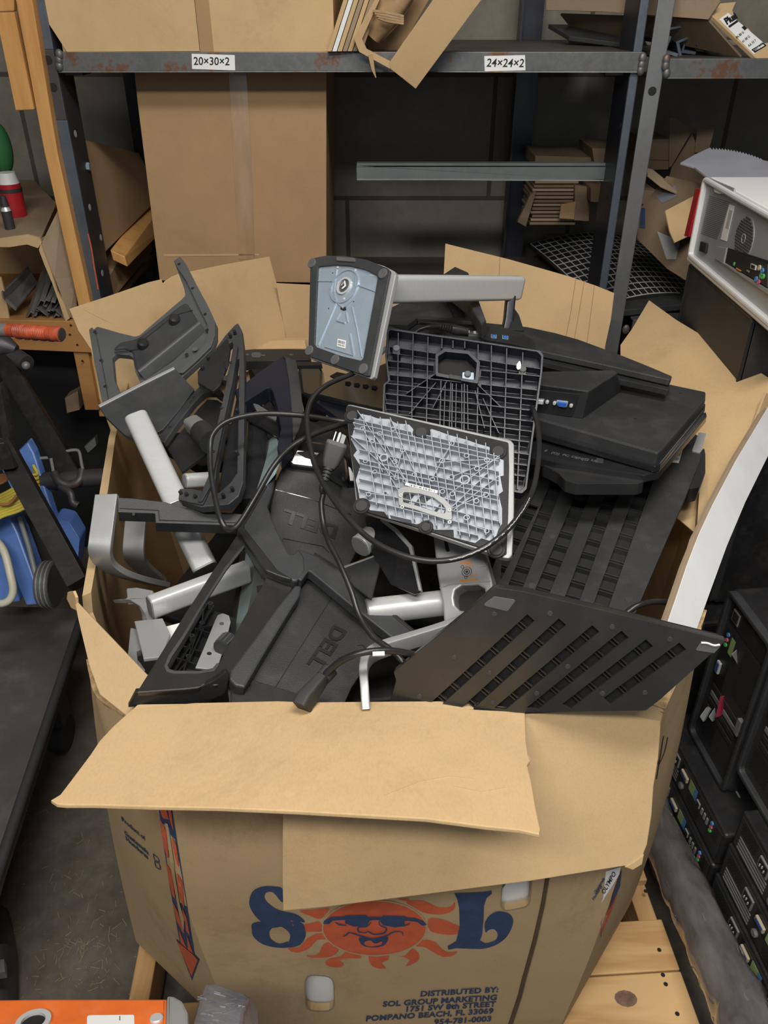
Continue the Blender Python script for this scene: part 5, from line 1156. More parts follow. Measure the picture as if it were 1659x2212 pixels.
slab('latch', plOb, c10((830, 1280), (866, 1290), (868, 1322), (850, 1335), (828, 1310)), .01, M['blk_s'], t, h=.006)
def emboss(pl, body, o, e, size_px, par, sx=1.0, spacing=1.0, bold=.03):
    ex = (pl.at(*e) - pl.at(*o)).normalized(); ey = pl.n.cross(ex)
    sz = (pl.at(o[0] + size_px * .7, o[1] + size_px * .7) - pl.at(*o)).length
    return text3('embossed_lettering', body, pl.at(*o, .0008), ex, ey, sz, M['blk_s'], par, .0016, bold * sz, sx=sx, spacing=spacing)
emboss(plOb, 'DELL', c10((1268, 992))[0], c10((1105, 1225))[0], 42, t, 1.25, .98)
text_p = c10((925, 1188))[0]
# inside the opening: underside of another base with a steel bracket
plU = PL(plO.at(400, 1450, -.06), plO.at(560, 1450, -.06), plO.at(420, 1380, -.075))
t2 = thing('small_ribbed_base', 'black ribbed base underside with a steel bracket, seen through the opening of the blade foot', 'monitor stand base', plU.at(430, 1440))
slab('back_plate', plU, c10((440, 1260), (470, 1150), (560, 1000), (640, 880), (700, 900), (800, 935), (800, 1100), (720, 1280)), .003, M['blk_s'], t2, h=-.012)
for a, b_ in (((480, 1200), (660, 890)), ((505, 1215), (690, 900)), ((540, 1225), (620, 1010)), ((560, 1170), (500, 1240)), ((600, 1010), (760, 1060)), ((545, 1095), (720, 1150)), ((510, 1150), (690, 1210)), ((630, 1010), (640, 930)), ((632, 1005), (770, 985)), ((570, 1170), (640, 1010))):
    mb = MB(); q = c10(a, b_); rib(mb, plU, q[0], q[1], .0022, -.012, .0); mb.build('rib', M['blk_s'], t2)
for p in c10((633, 1008), (568, 1168), (585, 1070), (672, 915)): MB().disc(plU.at(*p, -.010), plU.n, .004, .010, 14, rin=.002).build('screw_boss', M['grey'], t2)
slab('steel_bracket', plU, c10((600, 1230), (655, 1100), (695, 1000), (706, 978), (730, 968), (760, 980), (768, 1010), (745, 1110), (715, 1200), (690, 1240)), .003, M['silver_p'], t2, h=.012, r=[0, 0, .003, .004, .004, .004, .004, 0, 0, 0], bev=.0006)
MB().disc(plU.at(*c10((727, 990))[0], .012), plU.n, .0032, .0012, 16).build('bracket_screw', M['grey_m'], t2)
MB().disc(plU.at(*c10((668, 1132))[0], .012), plU.n, .0034, .0004, 16).build('bracket_hole', M['void'], t2)
pk = c10((745, 1085))[0]
kb = MB(); kc = plU.at(*pk, .022); kd = (plU.at(*c10((780, 1050))[0], .022) - plU.at(*c10((720, 1115))[0], .022)).normalized()
kb.tube([kc - kd * .012, kc + kd * .012], .012, 20); kb.build('adjuster_knob', M['grey'], t2)
for k in range(12):
    a = k * R(30); X = kd.orthogonal().normalized(); Y = kd.cross(X); o_ = (X * math.cos(a) + Y * math.sin(a)) * .0122
    MB().tube([kc - kd * .010 + o_, kc + kd * .010 + o_], .0013, 5).build('knob_ridge', M['grey_m'], t2)
# pale glassy screen edges
plT = PL(P(*c10((800, 1050))[0], 1.27), P(*c10((890, 690))[0], 1.33), P(*c10((850, 1050))[0], 1.24))
M['glass_teal'] = pbr('pale_screen_edge', (.22, .29, .30), .12, var=.2, scale=10, coat=.6)
t3 = thing('screen_panel', 'narrow strip of a pale grey-green screen panel standing between the black stands', 'screen', plT.at(*c10((840, 900))[0]))
slab('glass', plT, c10((842, 640), (890, 690), (884, 800), (850, 960), (800, 1050), (782, 1070), (815, 830)), .008, M['glass_teal'], t3, r=.001)
slab('frame', plT, c10((820, 640), (845, 636), (818, 830), (784, 1075), (765, 1090), (790, 900)), .012, M['blk_s'], t3, h=.002)
plT2 = PL(P(*c10((880, 370))[0], 1.30), P(*c10((930, 130))[0], 1.40), P(*c10((960, 300))[0], 1.28))
t4 = thing('screen_panel', 'short pale grey-green screen panel with a bright corner beside the dark plastic arch', 'screen', plT2.at(*c10((930, 250))[0]))
slab('glass', plT2, c10((880, 372), (888, 250), (904, 170), (935, 120), (985, 90), (1004, 175), (965, 265), (920, 320)), .008, M['glass_teal'], t4, r=.002)
slab('frame', plT2, c10((868, 380), (880, 250), (896, 165), (930, 112), (938, 122), (906, 172), (890, 250), (882, 374)), .012, M['blk_s'], t4, h=.002)
plV = PL(P(*c10((870, 680))[0], 1.22), P(*c10((940, 860))[0], 1.17), P(*c10((940, 700))[0], 1.20))
t = thing('vented_housing', 'small dark grey vented housing behind the opening of the cross-shaped stand', 'plastic housing', plV.at(560, 1260))
slab('shell', plV, c10((880, 690), (905, 700), (945, 780), (935, 800), (850, 960), (846, 950), (880, 800)), .02, M['grey'], t, r=.002)
mb = MB()
for k in range(5):
    q = c10((896 + k * 1, 812 + k * 7), (925, 806 + k * 7)); rib(mb, plV, q[0], q[1], .0012, 0, .0012)
mb.build('vent_grille', M['void'], t)

# ---------- upper plate with lettering upside down
plQ = PL(plO.at(650, 1120, -.035), plO.at(760, 1120, -.035), P(690, 1010, 1.365))
t = thing('lettered_stand_back', 'black computer stand plate with upside-down embossed lettering, behind the cross-shaped stand', 'monitor stand', plQ.at(680, 1180))
slab('back_plate', plQ, c10((960, 420), (990, 300), (1030, 215), (1120, 190), (1330, 260), (1445, 470), (1385, 620), (1345, 700), (1320, 740), (1180, 760), (1100, 760), (1000, 700), (960, 560)), .012, M['blk'], t, r=.004, bev=.002)
for a, b_ in (((985, 350), (1160, 395)), ((1160, 395), (1345, 470)), ((1010, 612), (1020, 582)), ((1020, 582), (1210, 620)), ((1210, 620), (1240, 650))):
    mb = MB(); q = c10(a, b_); rib(mb, plQ, q[0], q[1], .0013, -.0005, .0010); mb.build('plate_groove', M['blk_g'], t)
emboss(plQ, 'DELL', c10((1290, 528))[0], c10((1030, 442))[0], 42, t, 1.35, .98)
slab('top_cover', plQ, c10((1010, 205), (1075, 165), (1200, 180), (1340, 250), (1380, 330), (1330, 330), (1180, 265), (1060, 250)), .02, M['blk_g'], t, h=.014, r=.006, bev=.004)
slab('cover_slot', plQ, c10((1075, 185), (1130, 180), (1240, 225), (1220, 238), (1120, 210)), .002, M['void'], t, h=.0155, r=.002)
slab('scratch', plQ, c10((970, 574), (988, 576), (986, 580), (972, 578)), .0003, M['silver_p'], t, h=.0006)
# wide black curved cover behind it
plQ2 = PL(P(600, 960, 1.40), P(740, 960, 1.36), P(660, 1020, 1.33))
t = thing('curved_black_cover', 'glossy black curved cover lying under the wall plug', 'plastic cover', plQ2.at(660, 990))
slab('shell', plQ2, [(610, 1000), (622, 968), (660, 948), (712, 955), (745, 985), (752, 1040), (700, 1010), (650, 992)], .03, M['blk_g'], t, r=.01, bev=.008)
slab('second_shell', plQ2, [(585, 900), (645, 890), (745, 930), (760, 985), (690, 950), (640, 935)], .03, M['blk_s'], t, h=-.01, r=.008, bev=.006)

# ---------- silver U-shaped stand on the left
t = thing('silver_u_stand', 'silver and dark grey U-shaped stand bracket standing against the left wall of the bin', 'monitor stand', P(230, 1240, 1.3))
def band(pts, w_, th, up=(1, 0, .05)): return MB().tube(pts, 1, prof=[(-w_ / 2, -th / 2), (w_ / 2, -th / 2), (w_ / 2, th / 2), (-w_ / 2, th / 2)], up=up)
pb = smooth_pts([P(*c10((180, 376))[0], 1.26), P(*c10((166, 480))[0], 1.245), P(*c10((150, 600))[0], 1.23), P(*c10((148, 650))[0], 1.235), P(*c10((172, 700))[0], 1.26), P(*c10((240, 745))[0], 1.30), P(*c10((330, 775))[0], 1.36), P(*c10((440, 800))[0], 1.43)], 6)
band(pb, .035, .010).build('front_band', M['silver_p'], t, bevel=.001)
pb = smooth_pts([P(*c10((322, 466))[0], 1.40), P(*c10((312, 560))[0], 1.385), P(*c10((308, 650))[0], 1.38), P(*c10((330, 700))[0], 1.41), P(*c10((420, 780))[0], 1.48)], 6)
band(pb, .036, .008).build('rear_band', M['silver_d'], t, bevel=.001)
plY = plane_px((256, 1076, 1.255), (530, 1112, 1.29), (300, 1110, 1.25))
slab('top_bar', plY, c10((230, 386), (300, 390), (460, 408), (560, 440), (850, 468), (835, 500), (800, 520), (412, 507), (408, 462), (232, 456)), .03, M['grey'], t, r=.0015, bev=.001)
slab('bar_groove', plY, c10((240, 436), (428, 446), (432, 492), (800, 506), (800, 510), (428, 498), (424, 451), (240, 441)), .0006, M['void'], t, h=.0004)
slab('clip', plY, c10((296, 456), (316, 458), (312, 472), (300, 472)), .006, M['blk_s'], t)

def column(nm, lab, a, b_, w_, th, mat, cat='monitor stand column', capm=None, r=.010, up=(0, 0, 1), par=None):
    A, B = P(*a), P(*b_); t = thing(nm, lab, cat, (A + B) / 2) if par is None else par
    d = (B - A).normalized()
    MB().tube([A, B], 1, prof=stadium(w_, th, r, 6), up=up).build('tube', mat, t, bevel=.001)
    MB().tube([A - d * .002, A + d * .001], 1, prof=stadium(w_ * .96, th * .96, r * .96, 6), up=up).build('end_cap', capm or M['silver_d'], t, bevel=.0008)
    return t
q = c10((388, 912), (850, 740))
tq = column('silver_column', 'silver rounded monitor column lying across the left side, resting on a white hinge block', (*q[0], 1.215), (*q[1], 1.30), .037, .024, M['silver'])
plW = plane_px((*c10((440, 955))[0], 1.20), (*c10((535, 935))[0], 1.21), (*c10((470, 1020))[0], 1.17))
slab('hinge_block', plW, c10((432, 958), (535, 932), (548, 990), (490, 1040), (462, 1015)), .022, M['white'], tq, r=.003, bev=.002, h=-.018)
t = thing('curved_silver_foot', 'pale silver curved stand foot below the silver U-shaped bracket', 'monitor stand', P(285, 1290, 1.27))
plX = plane_px((*c10((255, 800))[0], 1.30), (*c10((380, 810))[0], 1.27), (*c10((350, 960))[0], 1.22))
slab('foot', plX, c10((180, 850), (255, 846), (250, 796), (300, 792), (378, 806), (362, 845), (368, 900), (412, 968), (352, 972), (338, 920), (312, 880), (262, 850)), .012, M['silver_p'], t, r=.003, bev=.002, h=-.012)
slab('neck', plX, c10((300, 850), (330, 900), (345, 975), (335, 1050), (300, 1050), (312, 950)), .03, M['silver_d'], t, r=.004, bev=.004, h=-.02)
plZ = plane_px((*c10((312, 975))[0], 1.20), (*c10((480, 1038))[0], 1.17), (*c10((355, 1155))[0], 1.12))
tag(slab('silver_plate', plZ, c10((310, 976), (445, 962), (482, 1038), (440, 1146), (354, 1156)), .006, M['silver_p'], r=.001, bev=.0012), 'small flat silver plate with sharp corners under the white hinge block', 'metal plate')
plZ2 = plane_px((*c10((290, 1010))[0], 1.20), (*c10((345, 1020))[0], 1.2), (*c10((300, 1230))[0], 1.10))
tag(slab('silver_plate', plZ2, c10((292, 1008), (342, 1018), (346, 1110), (322, 1120), (338, 1270), (285, 1230), (274, 1190)), .012, M['silver_d'], r=.002, bev=.001), 'dull grey plate standing against the front left wall inside the bin', 'metal plate')
plZ3 = plane_px((*c10((320, 1100))[0], 1.16), (*c10((380, 1160))[0], 1.14), (*c10((330, 1260))[0], 1.08))
tag(slab('silver_plate', plZ3, c10((316, 1110), (352, 1150), (372, 1180), (335, 1290), (300, 1250)), .01, M['silver_p'], h=-.01, r=.002, bev=.001), 'grey plate sliver deepest in the front left corner of the bin', 'metal plate')

# ---------- stand lying with its trapezoid base up, silver column down
plB = plane_px((214, 875, 1.48), (376, 796, 1.53), (290, 945, 1.43))
t = thing('trapezoid_base_stand', 'monitor stand with a dark trapezoid base edged in silver and a long silver column', 'monitor stand', plB.at(300, 900))
slab('base_plate', plB, c3((172, 1038), (400, 920), (625, 812), (660, 850), (745, 942), (660, 1060), (560, 1180), (470, 1230), (395, 1242), (330, 1215), (270, 1160), (215, 1105)), .008, M['grey'], t, r=.004, bev=.001)
slab('bright_edge', plB, c3((172, 1040), (400, 922), (622, 812), (632, 824), (405, 938), (182, 1054)), .009, M['silver_p'], t, h=.002, bev=.001)
A, B = P(*c3((400, 1110))[0], 1.40), P(*c3((650, 1640))[0], 1.30)
MB().tube([A, B], 1, prof=stadium(.040, .028, .013, 6), up=(1, 0, 0)).build('column', M['silver'], t, bevel=.001)
B2_ = P(*c10((650, 720))[0], 1.30); mid = P(*c10((520, 470))[0], 1.325)
t5 = column('silver_column', 'shaded silver column end poking down under the dark bar of the U-shaped bracket', (*c10((648, 722))[0], 1.345), (*c10((540, 500))[0], 1.37), .042, .026, M['silver_p'], up=(1, 0, 0))

# ---------- H-shaped dark grey frame, top left
plA = plane_px((205, 720, 1.66), (460, 700, 1.62), (225, 880, 1.55))
t = thing('h_frame_stand', 'dark grey two-pronged stand frame with two knobs, highest at the top left', 'monitor stand', plA.at(320, 800))
ol = c3((120, 592), (160, 558), (300, 598), (385, 618), (412, 612), (520, 520), (660, 400), (688, 372), (680, 330), (625, 182), (664, 154), (702, 205), (760, 320), (830, 450), (872, 545), (872, 625), (850, 690), (780, 760), (680, 850), (560, 980), (440, 1060), (300, 1060), (200, 1025), (180, 930), (150, 780))
hol = c3((250, 745), (275, 722), (350, 730), (372, 745), (388, 830), (418, 892), (395, 960), (330, 970), (288, 940), (262, 880))
slab('frame', plA, ol, .014, M['grey_m'], t, holes=[hol], r=[.002, .004, .01, .01, .01, .02, .01, .01, .01, .002, .004, .004, .01, .02, .02, .02, .02, .02, .02, .02, .01, .01, .002, .01, .01], rh=.006, h=-.004, bev=.0015)
slab('inner_valley', plA, c3((395, 640), (430, 620), (660, 440), (700, 420), (760, 520), (792, 560), (780, 600), (620, 730), (460, 860), (420, 870), (385, 800), (372, 720), (330, 700), (250, 710), (300, 660)), .016, M['grey'], t, r=.01, h=.001, bev=.006)
slab('flange', plA, c3((625, 182), (664, 154), (702, 205), (760, 320), (830, 450), (872, 545), (872, 625), (850, 690), (780, 760), (680, 850), (640, 850), (770, 730), (812, 670), (830, 610), (826, 560), (780, 470), (700, 300), (655, 235)), .005, M['grey_m'], t, h=.003, r=.004, bev=.0008)
slab('flange', plA, c3((120, 592), (140, 575), (165, 640), (215, 900), (235, 1030), (200, 1025), (180, 930), (150, 780)), .005, M['grey_m'], t, h=.003, r=.003, bev=.0008)
MB().tube([plA.at(*c3((430, 860))[0], .004), plA.at(*c3((600, 730))[0], .008), plA.at(*c3((790, 570))[0], .004)], [.012, .014, .012], 14, prof=stadium(2.2, .9, .45)).build('rounded_ridge', M['grey_m'], t)
for p in c3((632, 545), (445, 690)):
    c = plA.at(*p, -.002)
    MB().tube([c, c + plA.n * .006, c + plA.n * .014 + plA.u * .004, c + plA.n * .017 + plA.u * .005], [.0115, .0112, .0105, .007], 20).build('knob', M['blk_s'], t)
for p in c3((655, 195), (735, 340), (810, 495), (822, 590), (700, 735), (152, 600), (188, 770), (213, 925)):
    MB().disc(plA.at(*p, .003), plA.n, .0036, .0008, 14).build('screw', M['blk_s'], t)
MB().disc(plA.at(*c3((750, 702))[0], .003), plA.n, .0055, .0006, 18).build('round_pad', M['rubber'], t)
for a, b_ in (((440, 650), (590, 530)), ((620, 505), (735, 470)), ((270, 722), (410, 705))):
    q = c3(a, b_); MB().tube([plA.at(*q[0], .0012), plA.at(*q[1], .0012)], .0011, 6).build('seam_line', M['void'], t)

# ---------- tall narrow loop frame
plC = plane_px((510, 700, 1.50), (525, 1040, 1.27), (400, 1080, 1.265))
t = thing('loop_frame', 'tall narrow dark loop-shaped stand frame with screw heads along its rim', 'monitor stand', plC.at(450, 1090))
oc = c3((985, 560), (1005, 545), (1025, 580), (1040, 700), (1045, 900), (1042, 1250), (1036, 1500), (1010, 1580), (950, 1630), (780, 1645), (655, 1605), (665, 1545), (740, 1550), (800, 1570), (850, 1500), (880, 1250), (930, 1020), (975, 900), (900, 880), (765, 910), (765, 840), (850, 730), (930, 620))
hc = c3((1000, 760), (1012, 760), (1010, 1000), (1004, 1250), (1000, 1440), (960, 1500), (890, 1560), (862, 1560), (880, 1400), (930, 1150), (985, 900))
h2 = c3((970, 650), (978, 690), (960, 780), (940, 860), (850, 855), (800, 880), (800, 850), (880, 760))
slab('frame', plC, oc, .016, M['grey'], t, holes=[hc, h2], r=.004, rh=.003, bev=.0015)
slab('inner_wall', plC, hc, .002, M['blk_g'], t, h=-.022)
slab('rim_bar', plC, c3((985, 700), (1012, 700), (985, 900), (930, 1150), (885, 1370), (850, 1540), (800, 1630), (775, 1630), (838, 1480), (870, 1260), (920, 1040), (960, 850)), .008, M['grey'], t, h=.008, r=.002, bev=.001)
slab('lower_fin', plC, c3((655, 1608), (663, 1545), (735, 1545), (805, 1560), (830, 1580), (800, 1640), (720, 1625)), .01, M['grey'], t, h=.004, r=.002, bev=.001)
slab('side_plate', plC, c3((770, 905), (766, 842), (850, 735), (945, 640), (962, 700), (950, 790), (900, 925), (860, 960)), .006, M['blk_s'], t, h=.002, r=.003, bev=.001)
slab('finger_slot', plC, c3((930, 780), (945, 765), (958, 800), (945, 840), (930, 820)), .002, M['void'], t, h=.004, r=.003)
for p in c3((992, 615), (965, 635), (835, 770), (800, 830), (972, 805), (918, 1075), (1008, 1085), (868, 1335), (1006, 1335), (978, 1550), (925, 1590), (760, 1598), (708, 1585), (672, 1575)):
    MB().disc(plC.at(*p, .0), plC.n, .0028, .010, 12).build('screw', M['blk_s'], t)
# ring strip behind (arch)
plD = plane_px((480, 840, 1.47), (345, 940, 1.44), (470, 900, 1.42))
t = thing('arched_base_rim', 'dark arched base rim lying between the trapezoid base and the loop frame', 'monitor stand base', plD.at(420, 900))
slab('rim', plD, c3((530, 1235), (640, 1080), (760, 940), (800, 900), (870, 905), (915, 960), (905, 1000), (860, 965), (800, 962), (745, 1020), (640, 1150), (560, 1268)), .012, M['grey'], t, r=.004, bev=.0015)
slab('inner_face', plD, c3((560, 1265), (640, 1155), (745, 1020), (800, 965), (860, 968), (920, 1010), (905, 1130), (800, 1280), (640, 1400)), .006, M['blk_s'], t, h=-.016)
for p in c3((745, 992), (727, 1018), (600, 1170), (815, 925)): MB().disc(plD.at(*p), plD.n, .003, .001, 12).build('screw', M['blk_s'], t)
q = c3((720, 1155), (830, 1200)); tcy = column('small_silver_column', 'short silver and black column stub in the gap beneath the arched base rim', (*c3((735, 1150))[0], 1.44), (*c3((800, 1200))[0], 1.40), .030, .03, M['silver_d'], up=(0, 1, 0))
MB().tube([P(*c3((790, 1195))[0], 1.395), P(*c3((850, 1260))[0], 1.36)], .021, 20).build('black_sleeve', M['blk_s'], tcy)
column('silver_column', 'short bright silver column stub showing left of the loop frame foot', (*c3((690, 1490))[0], 1.335), (*c3((840, 1480))[0], 1.36), .024, .020, M['silver'], up=(0, 0, 1), r=.009)
# black strip panel at the back + black body
plE = plane_px((525, 752, 1.68), (680, 752, 1.66), (560, 785, 1.60))
t = thing('black_bar_base', 'long black plastic bar with oval recess and screw heads at the back of the heap', 'monitor stand base', plE.at(600, 780))
slab('bar', plE, c3((1040, 708), (1100, 702), (1300, 700), (1440, 704), (1440, 762), (1180, 772), (1045, 775)), .02, M['blk_s'], t, r=.002, bev=.001)
slab('oval_pad', plE, c3((1085, 738), (1092, 724), (1140, 724), (1150, 740), (1140, 754), (1092, 754)), .001, M['rubber'], t, h=.001, r=.004)
for p in c3((1063, 737), (1160, 741), (1325, 737)): MB().disc(plE.at(*p), plE.n, .0042, .001, 14).build('screw', M['grey_m'], t)
plE2 = plane_px((540, 780, 1.66), (690, 780, 1.64), (600, 870, 1.48))
tag(slab('black_housing', plE2, c3((1060, 780), (1200, 772), (1360, 785), (1380, 990), (1250, 1000), (1120, 880)), .05, M['void'], r=.004), 'deep black housing behind the dark plastic arch', 'plastic housing')
plE3 = plane_px((642, 785, 1.60), (700, 790, 1.58), (660, 850, 1.50))
t = thing('black_cup_housing', 'black rounded cup-shaped housing left of the square metal-pan base', 'plastic housing', plE3.at(665, 830))
slab('cup', plE3, c3((1362, 798), (1500, 795), (1515, 830), (1510, 950), (1440, 985), (1380, 965)), .06, M['blk_g'], t, r=.012, bev=.006)
slab('cup_lip', plE3, c3((1358, 790), (1500, 788), (1510, 800), (1500, 810), (1365, 812)), .01, M['blk_s'], t, h=.004, r=.002)
# dark arch
plFf = plane_px((600, 780, 1.47), (650, 790, 1.46), (630, 960, 1.30))
t = thing('dark_plastic_arch', 'blue-black plastic arch of a stand standing upright behind the looped cable', 'monitor stand', plFf.at(610, 950))
slab('arch', plFf, c3((988, 948), (1120, 850), (1262, 746), (1295, 762), (1330, 1000), (1345, 1200), (1330, 1265), (1262, 1340), (1240, 1290), (1262, 1180), (1240, 1050), (1215, 960), (1195, 925), (1100, 985), (1020, 1040)), .03, M['navy'], t, r=[.002, .01, .003, .004, .01, .01, .01, .002, .006, .01, .01, .004, .006, .006, .002], bev=.002)
slab('textured_face', plFf, c3((1270, 745), (1356, 778), (1378, 900), (1398, 1085), (1375, 1180), (1335, 1265), (1328, 1100), (1310, 900), (1288, 762)), .034, M['grey'], t, r=.002, h=.003, bev=.002)
slab('inner_rib', plFf, c3((1095, 1035), (1130, 1045), (1240, 1115), (1235, 1140), (1120, 1085)), .004, M['grey_m'], t, h=.004, r=.002)
slab('inner_face', plFf, c3((1030, 1030), (1190, 930), (1215, 965), (1240, 1060), (1245, 1150), (1130, 1080)), .004, M['blk_g'], t, h=-.03)
plF2 = plane_px((545, 900, 1.42), (600, 900, 1.40), (560, 1080, 1.28))
t = thing('glossy_black_column', 'glossy black rounded column standing right of the loop frame', 'monitor stand column', plF2.at(560, 1060))
MB().tube([P(560, 890, 1.44), P(556, 1000, 1.36), P(545, 1090, 1.30)], 1, prof=stadium(.040, .03, .014), up=(1, 0, 0)).build('tube', M['blk_g'], t)
MB().tube([P(600, 900, 1.44), P(585, 960, 1.40)], .02, 16).build('collar', M['grey'], t)

# ---------- dark monitors left of the ribbed base
pm = plane_px((690, 850, 1.44), (840, 880, 1.40), (760, 810, 1.50))
t = thing('flat_monitor', 'glossy black monitor with vent slots lying under the base with the metal pan', 'monitor', pm.at(760, 850))
slab('back_shell', pm, c4((150, 1005), (310, 930), (420, 900), (600, 820), (620, 1150), (320, 1085), (140, 1040)), .012, M['blk_g'], t, r=.003, bev=.003)
slab('front_edge', pm, c4((125, 1050), (160, 1020), (320, 1070), (600, 1110), (600, 1240), (440, 1210), (310, 1180)), .012, M['navy'], t, h=-.012, r=.002, bev=.001)
for k in range(4):
    x = 312 + k * 56; slab('vent_slot', pm, c4((x, 960 + k * 9), (x + 30, 958 + k * 9), (x + 40, 972 + k * 9), (x + 28, 986 + k * 9), (x, 980 + k * 9)), .002, M['void'], t, h=.0012)
slab('silver_trim', pm, c4((500, 800), (585, 750), (590, 765), (510, 835)), .006, M['silver_p'], t, h=.01)
slab('brown_patch', pm, c4((215, 925), (260, 900), (330, 915), (250, 945)), .003, M['grey_m'], t, h=.002)

# ---------- silver stand with orange print
plS = plane_px((940, 1155, 1.20), (1035, 1165, 1.17), (1000, 1340, 1.13))
t = thing('silver_riser_stand', 'silver height-adjustable column with orange printed arrow and round symbol, oval cut-out below', 'monitor stand', plS.at(1000, 1340))
slab('column', plS, c8((278, 95), (380, 110), (492, 135), (520, 230), (545, 320), (552, 380), (545, 430), (430, 520), (330, 520), (322, 420), (300, 300)), .03, M['silver_p'], t, holes=[c8((372, 395), (378, 362), (408, 342), (480, 338), (512, 355), (514, 385), (470, 430), (430, 455), (400, 452), (378, 430))], r=[.001, 0, .001, .003, .003, .004, .01, .004, .004, .01, .01], rh=.004, bev=.003)
slab('hole_floor', plS, c8((372, 395), (378, 362), (408, 342), (480, 338), (512, 355), (514, 385), (470, 430), (430, 455), (400, 452), (378, 430)), .001, M['void'], t, h=-.025)
slab('slot', plS, c8((330, 142), (345, 145), (356, 188), (344, 192), (336, 180)), .0006, M['void'], t, h=.0004, r=.001)
slab('panel_line', plS, c8((310, 352), (360, 335), (540, 322), (541, 325), (362, 339), (312, 356)), .0005, M['silver_d'], t, h=.0004, bev=0)
slab('clip_cover', plS, c8((470, 215), (505, 210), (522, 255), (480, 262), (478, 240), (468, 228)), .0012, M['silver_p'], t, h=.0012, r=.001)
slab('printed_arrow', plS, c8((402, 236), (435, 236), (435, 230), (458, 238), (434, 247), (434, 243), (402, 244)), .0004, M['orange_p'], t, h=.0005, bev=0)
slab('printed_bar', plS, c8((398, 318), (480, 312), (482, 319), (400, 326)), .0004, M['orange_p'], t, h=.0005, bev=0)
cS = plS.at(*c8((432, 280))[0], .0001)
MB().disc(cS, plS.n, .0075, .0004, 28, rin=.0066).build('printed_ring', M['ink'], t); MB().disc(cS, plS.n, .0045, .0004, 24, rin=.0034).build('printed_ring', M['ink'], t); MB().disc(cS, plS.n, .0020, .0004, 16).build('printed_dot', M['ink'], t)
for x, y in ((412, 258), (428, 305)): MB().disc(plS.at(*c8((x, y))[0], .0001), plS.n, .0024, .0004, 14, rin=.0017).build('printed_ring', M['ink'], t)
eS = plS.at(*c8((470, 250))[0]) - plS.at(*c8((420, 256))[0])
for (s_, x, y) in (('OO=CK', 424, 257), ('LOCK M', 422, 263), ('UNLOCK', 436, 300), ('OPEN', 440, 306)):
    text3('printed_caption', s_, plS.at(*c8((x, y))[0], .0005), eS, plS.at(*c8((420, 200))[0]) - plS.at(*c8((424, 240))[0]), .0035, M['orange_p'], t, .0002)
q = c8((-10, 455), (325, 418))
column('silver_column', 'silver round tube lying across behind the side arm, left of the printed silver column', (*c8((-15, 460))[0], 1.17), (*c8((330, 420))[0], 1.19), .036, .036, M['silver'], r=.0175)
# silver hoop front
t = thing('silver_hoop', 'silver flat-bar hoop handle curving up from the front edge beside the slatted base', 'handle', P(790, 1515, 1.03))
hp = smooth_pts([P(791, 1535, 1.01), P(788, 1490, 1.02), P(786, 1445, 1.04), P(796, 1420, 1.055), P(822, 1404, 1.07), P(880, 1386, 1.09), P(950, 1364, 1.11), P(1000, 1345, 1.13)], 7)
MB().tube(hp, 1, prof=stadium(.011, .024, .002, 3), up=(1, 0, 0)).build('flat_bar', M['silver_p'], t)
# stands between: thin plate edge, dark mirror panel, silver tube
plP = plane_px((825, 1120, 1.24), (905, 1275, 1.15), (800, 1200, 1.22))
t = thing('thin_glossy_base', 'thin glossy base plate with a silver rounded edge standing on end behind the cable', 'monitor stand base', plP.at(860, 1200))
slab('plate', plP, c4((430, 1800), (540, 1830), (640, 1900), (730, 2000), (742, 2050), (790, 2290), (745, 2310), (600, 2250), (480, 2050)), .006, M['blk_g'], t, r=.006, bev=.0015)
slab('silver_edge', plP, c4((540, 1822), (640, 1892), (736, 2000), (746, 2050), (796, 2290), (780, 2290), (728, 2060), (715, 2015), (625, 1915), (535, 1842)), .007, M['silver_p'], t, h=.001, r=.003, bev=.001)
column('silver_column', 'silver tube stub beside the thin glossy base plate, under the ribbed silver-rimmed base', (*c10((1390, 620))[0], 1.235), (*c10((1475, 550))[0], 1.26), .034, .034, M['silver'], r=.0165, up=(0, 1, 0))
plP2 = plane_px((*c10((1300, 720))[0], 1.23), (*c10((1490, 655))[0], 1.23), (*c10((1400, 800))[0], 1.17))
t = thing('dark_flat_panel', 'dark flat panel with a pale upper edge right of the upside-down lettering', 'plastic panel', plP2.at(760, 1240))
slab('panel', plP2, c10((1295, 722), (1488, 652), (1480, 720), (1440, 870), (1360, 810)), .004, M['grey'], t)
slab('pale_edge', plP2, c10((1295, 722), (1488, 652), (1488, 658), (1300, 728)), .005, M['silver_p'], t, h=.001)
# ---------- filler monitors added deep in the bin to keep its gaps dark
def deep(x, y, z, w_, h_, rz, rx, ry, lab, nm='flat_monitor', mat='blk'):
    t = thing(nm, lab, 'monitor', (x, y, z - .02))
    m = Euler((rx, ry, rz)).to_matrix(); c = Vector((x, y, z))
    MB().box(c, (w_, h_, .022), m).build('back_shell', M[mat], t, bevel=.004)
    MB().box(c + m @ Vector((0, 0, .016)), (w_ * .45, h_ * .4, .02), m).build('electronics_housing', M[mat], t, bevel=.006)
deep(.05, 1.62, .82, .46, .30, .2, .05, .1, 'black filler monitor added under the heap at the back of the bin', mat='void')
deep(-.22, 1.35, .72, .44, .30, 1.2, .1, -.15, 'black filler monitor added at the left side of the bin', mat='void')
deep(.20, 1.20, .76, .48, .32, -.3, -.1, .12, 'black filler monitor added under the long slatted base', mat='void')
deep(-.05, .98, .74, .46, .30, .1, .12, .0, 'black filler monitor added in the middle of the bin below the round silver tube')
deep(-.20, 1.10, .68, .44, .30, .5, .2, -.2, 'black filler monitor added low on the left under the U-shaped bracket', mat='void')
deep(.18, .92, .72, .44, .28, -.1, .2, .1, 'black filler monitor added at the front right of the bin')
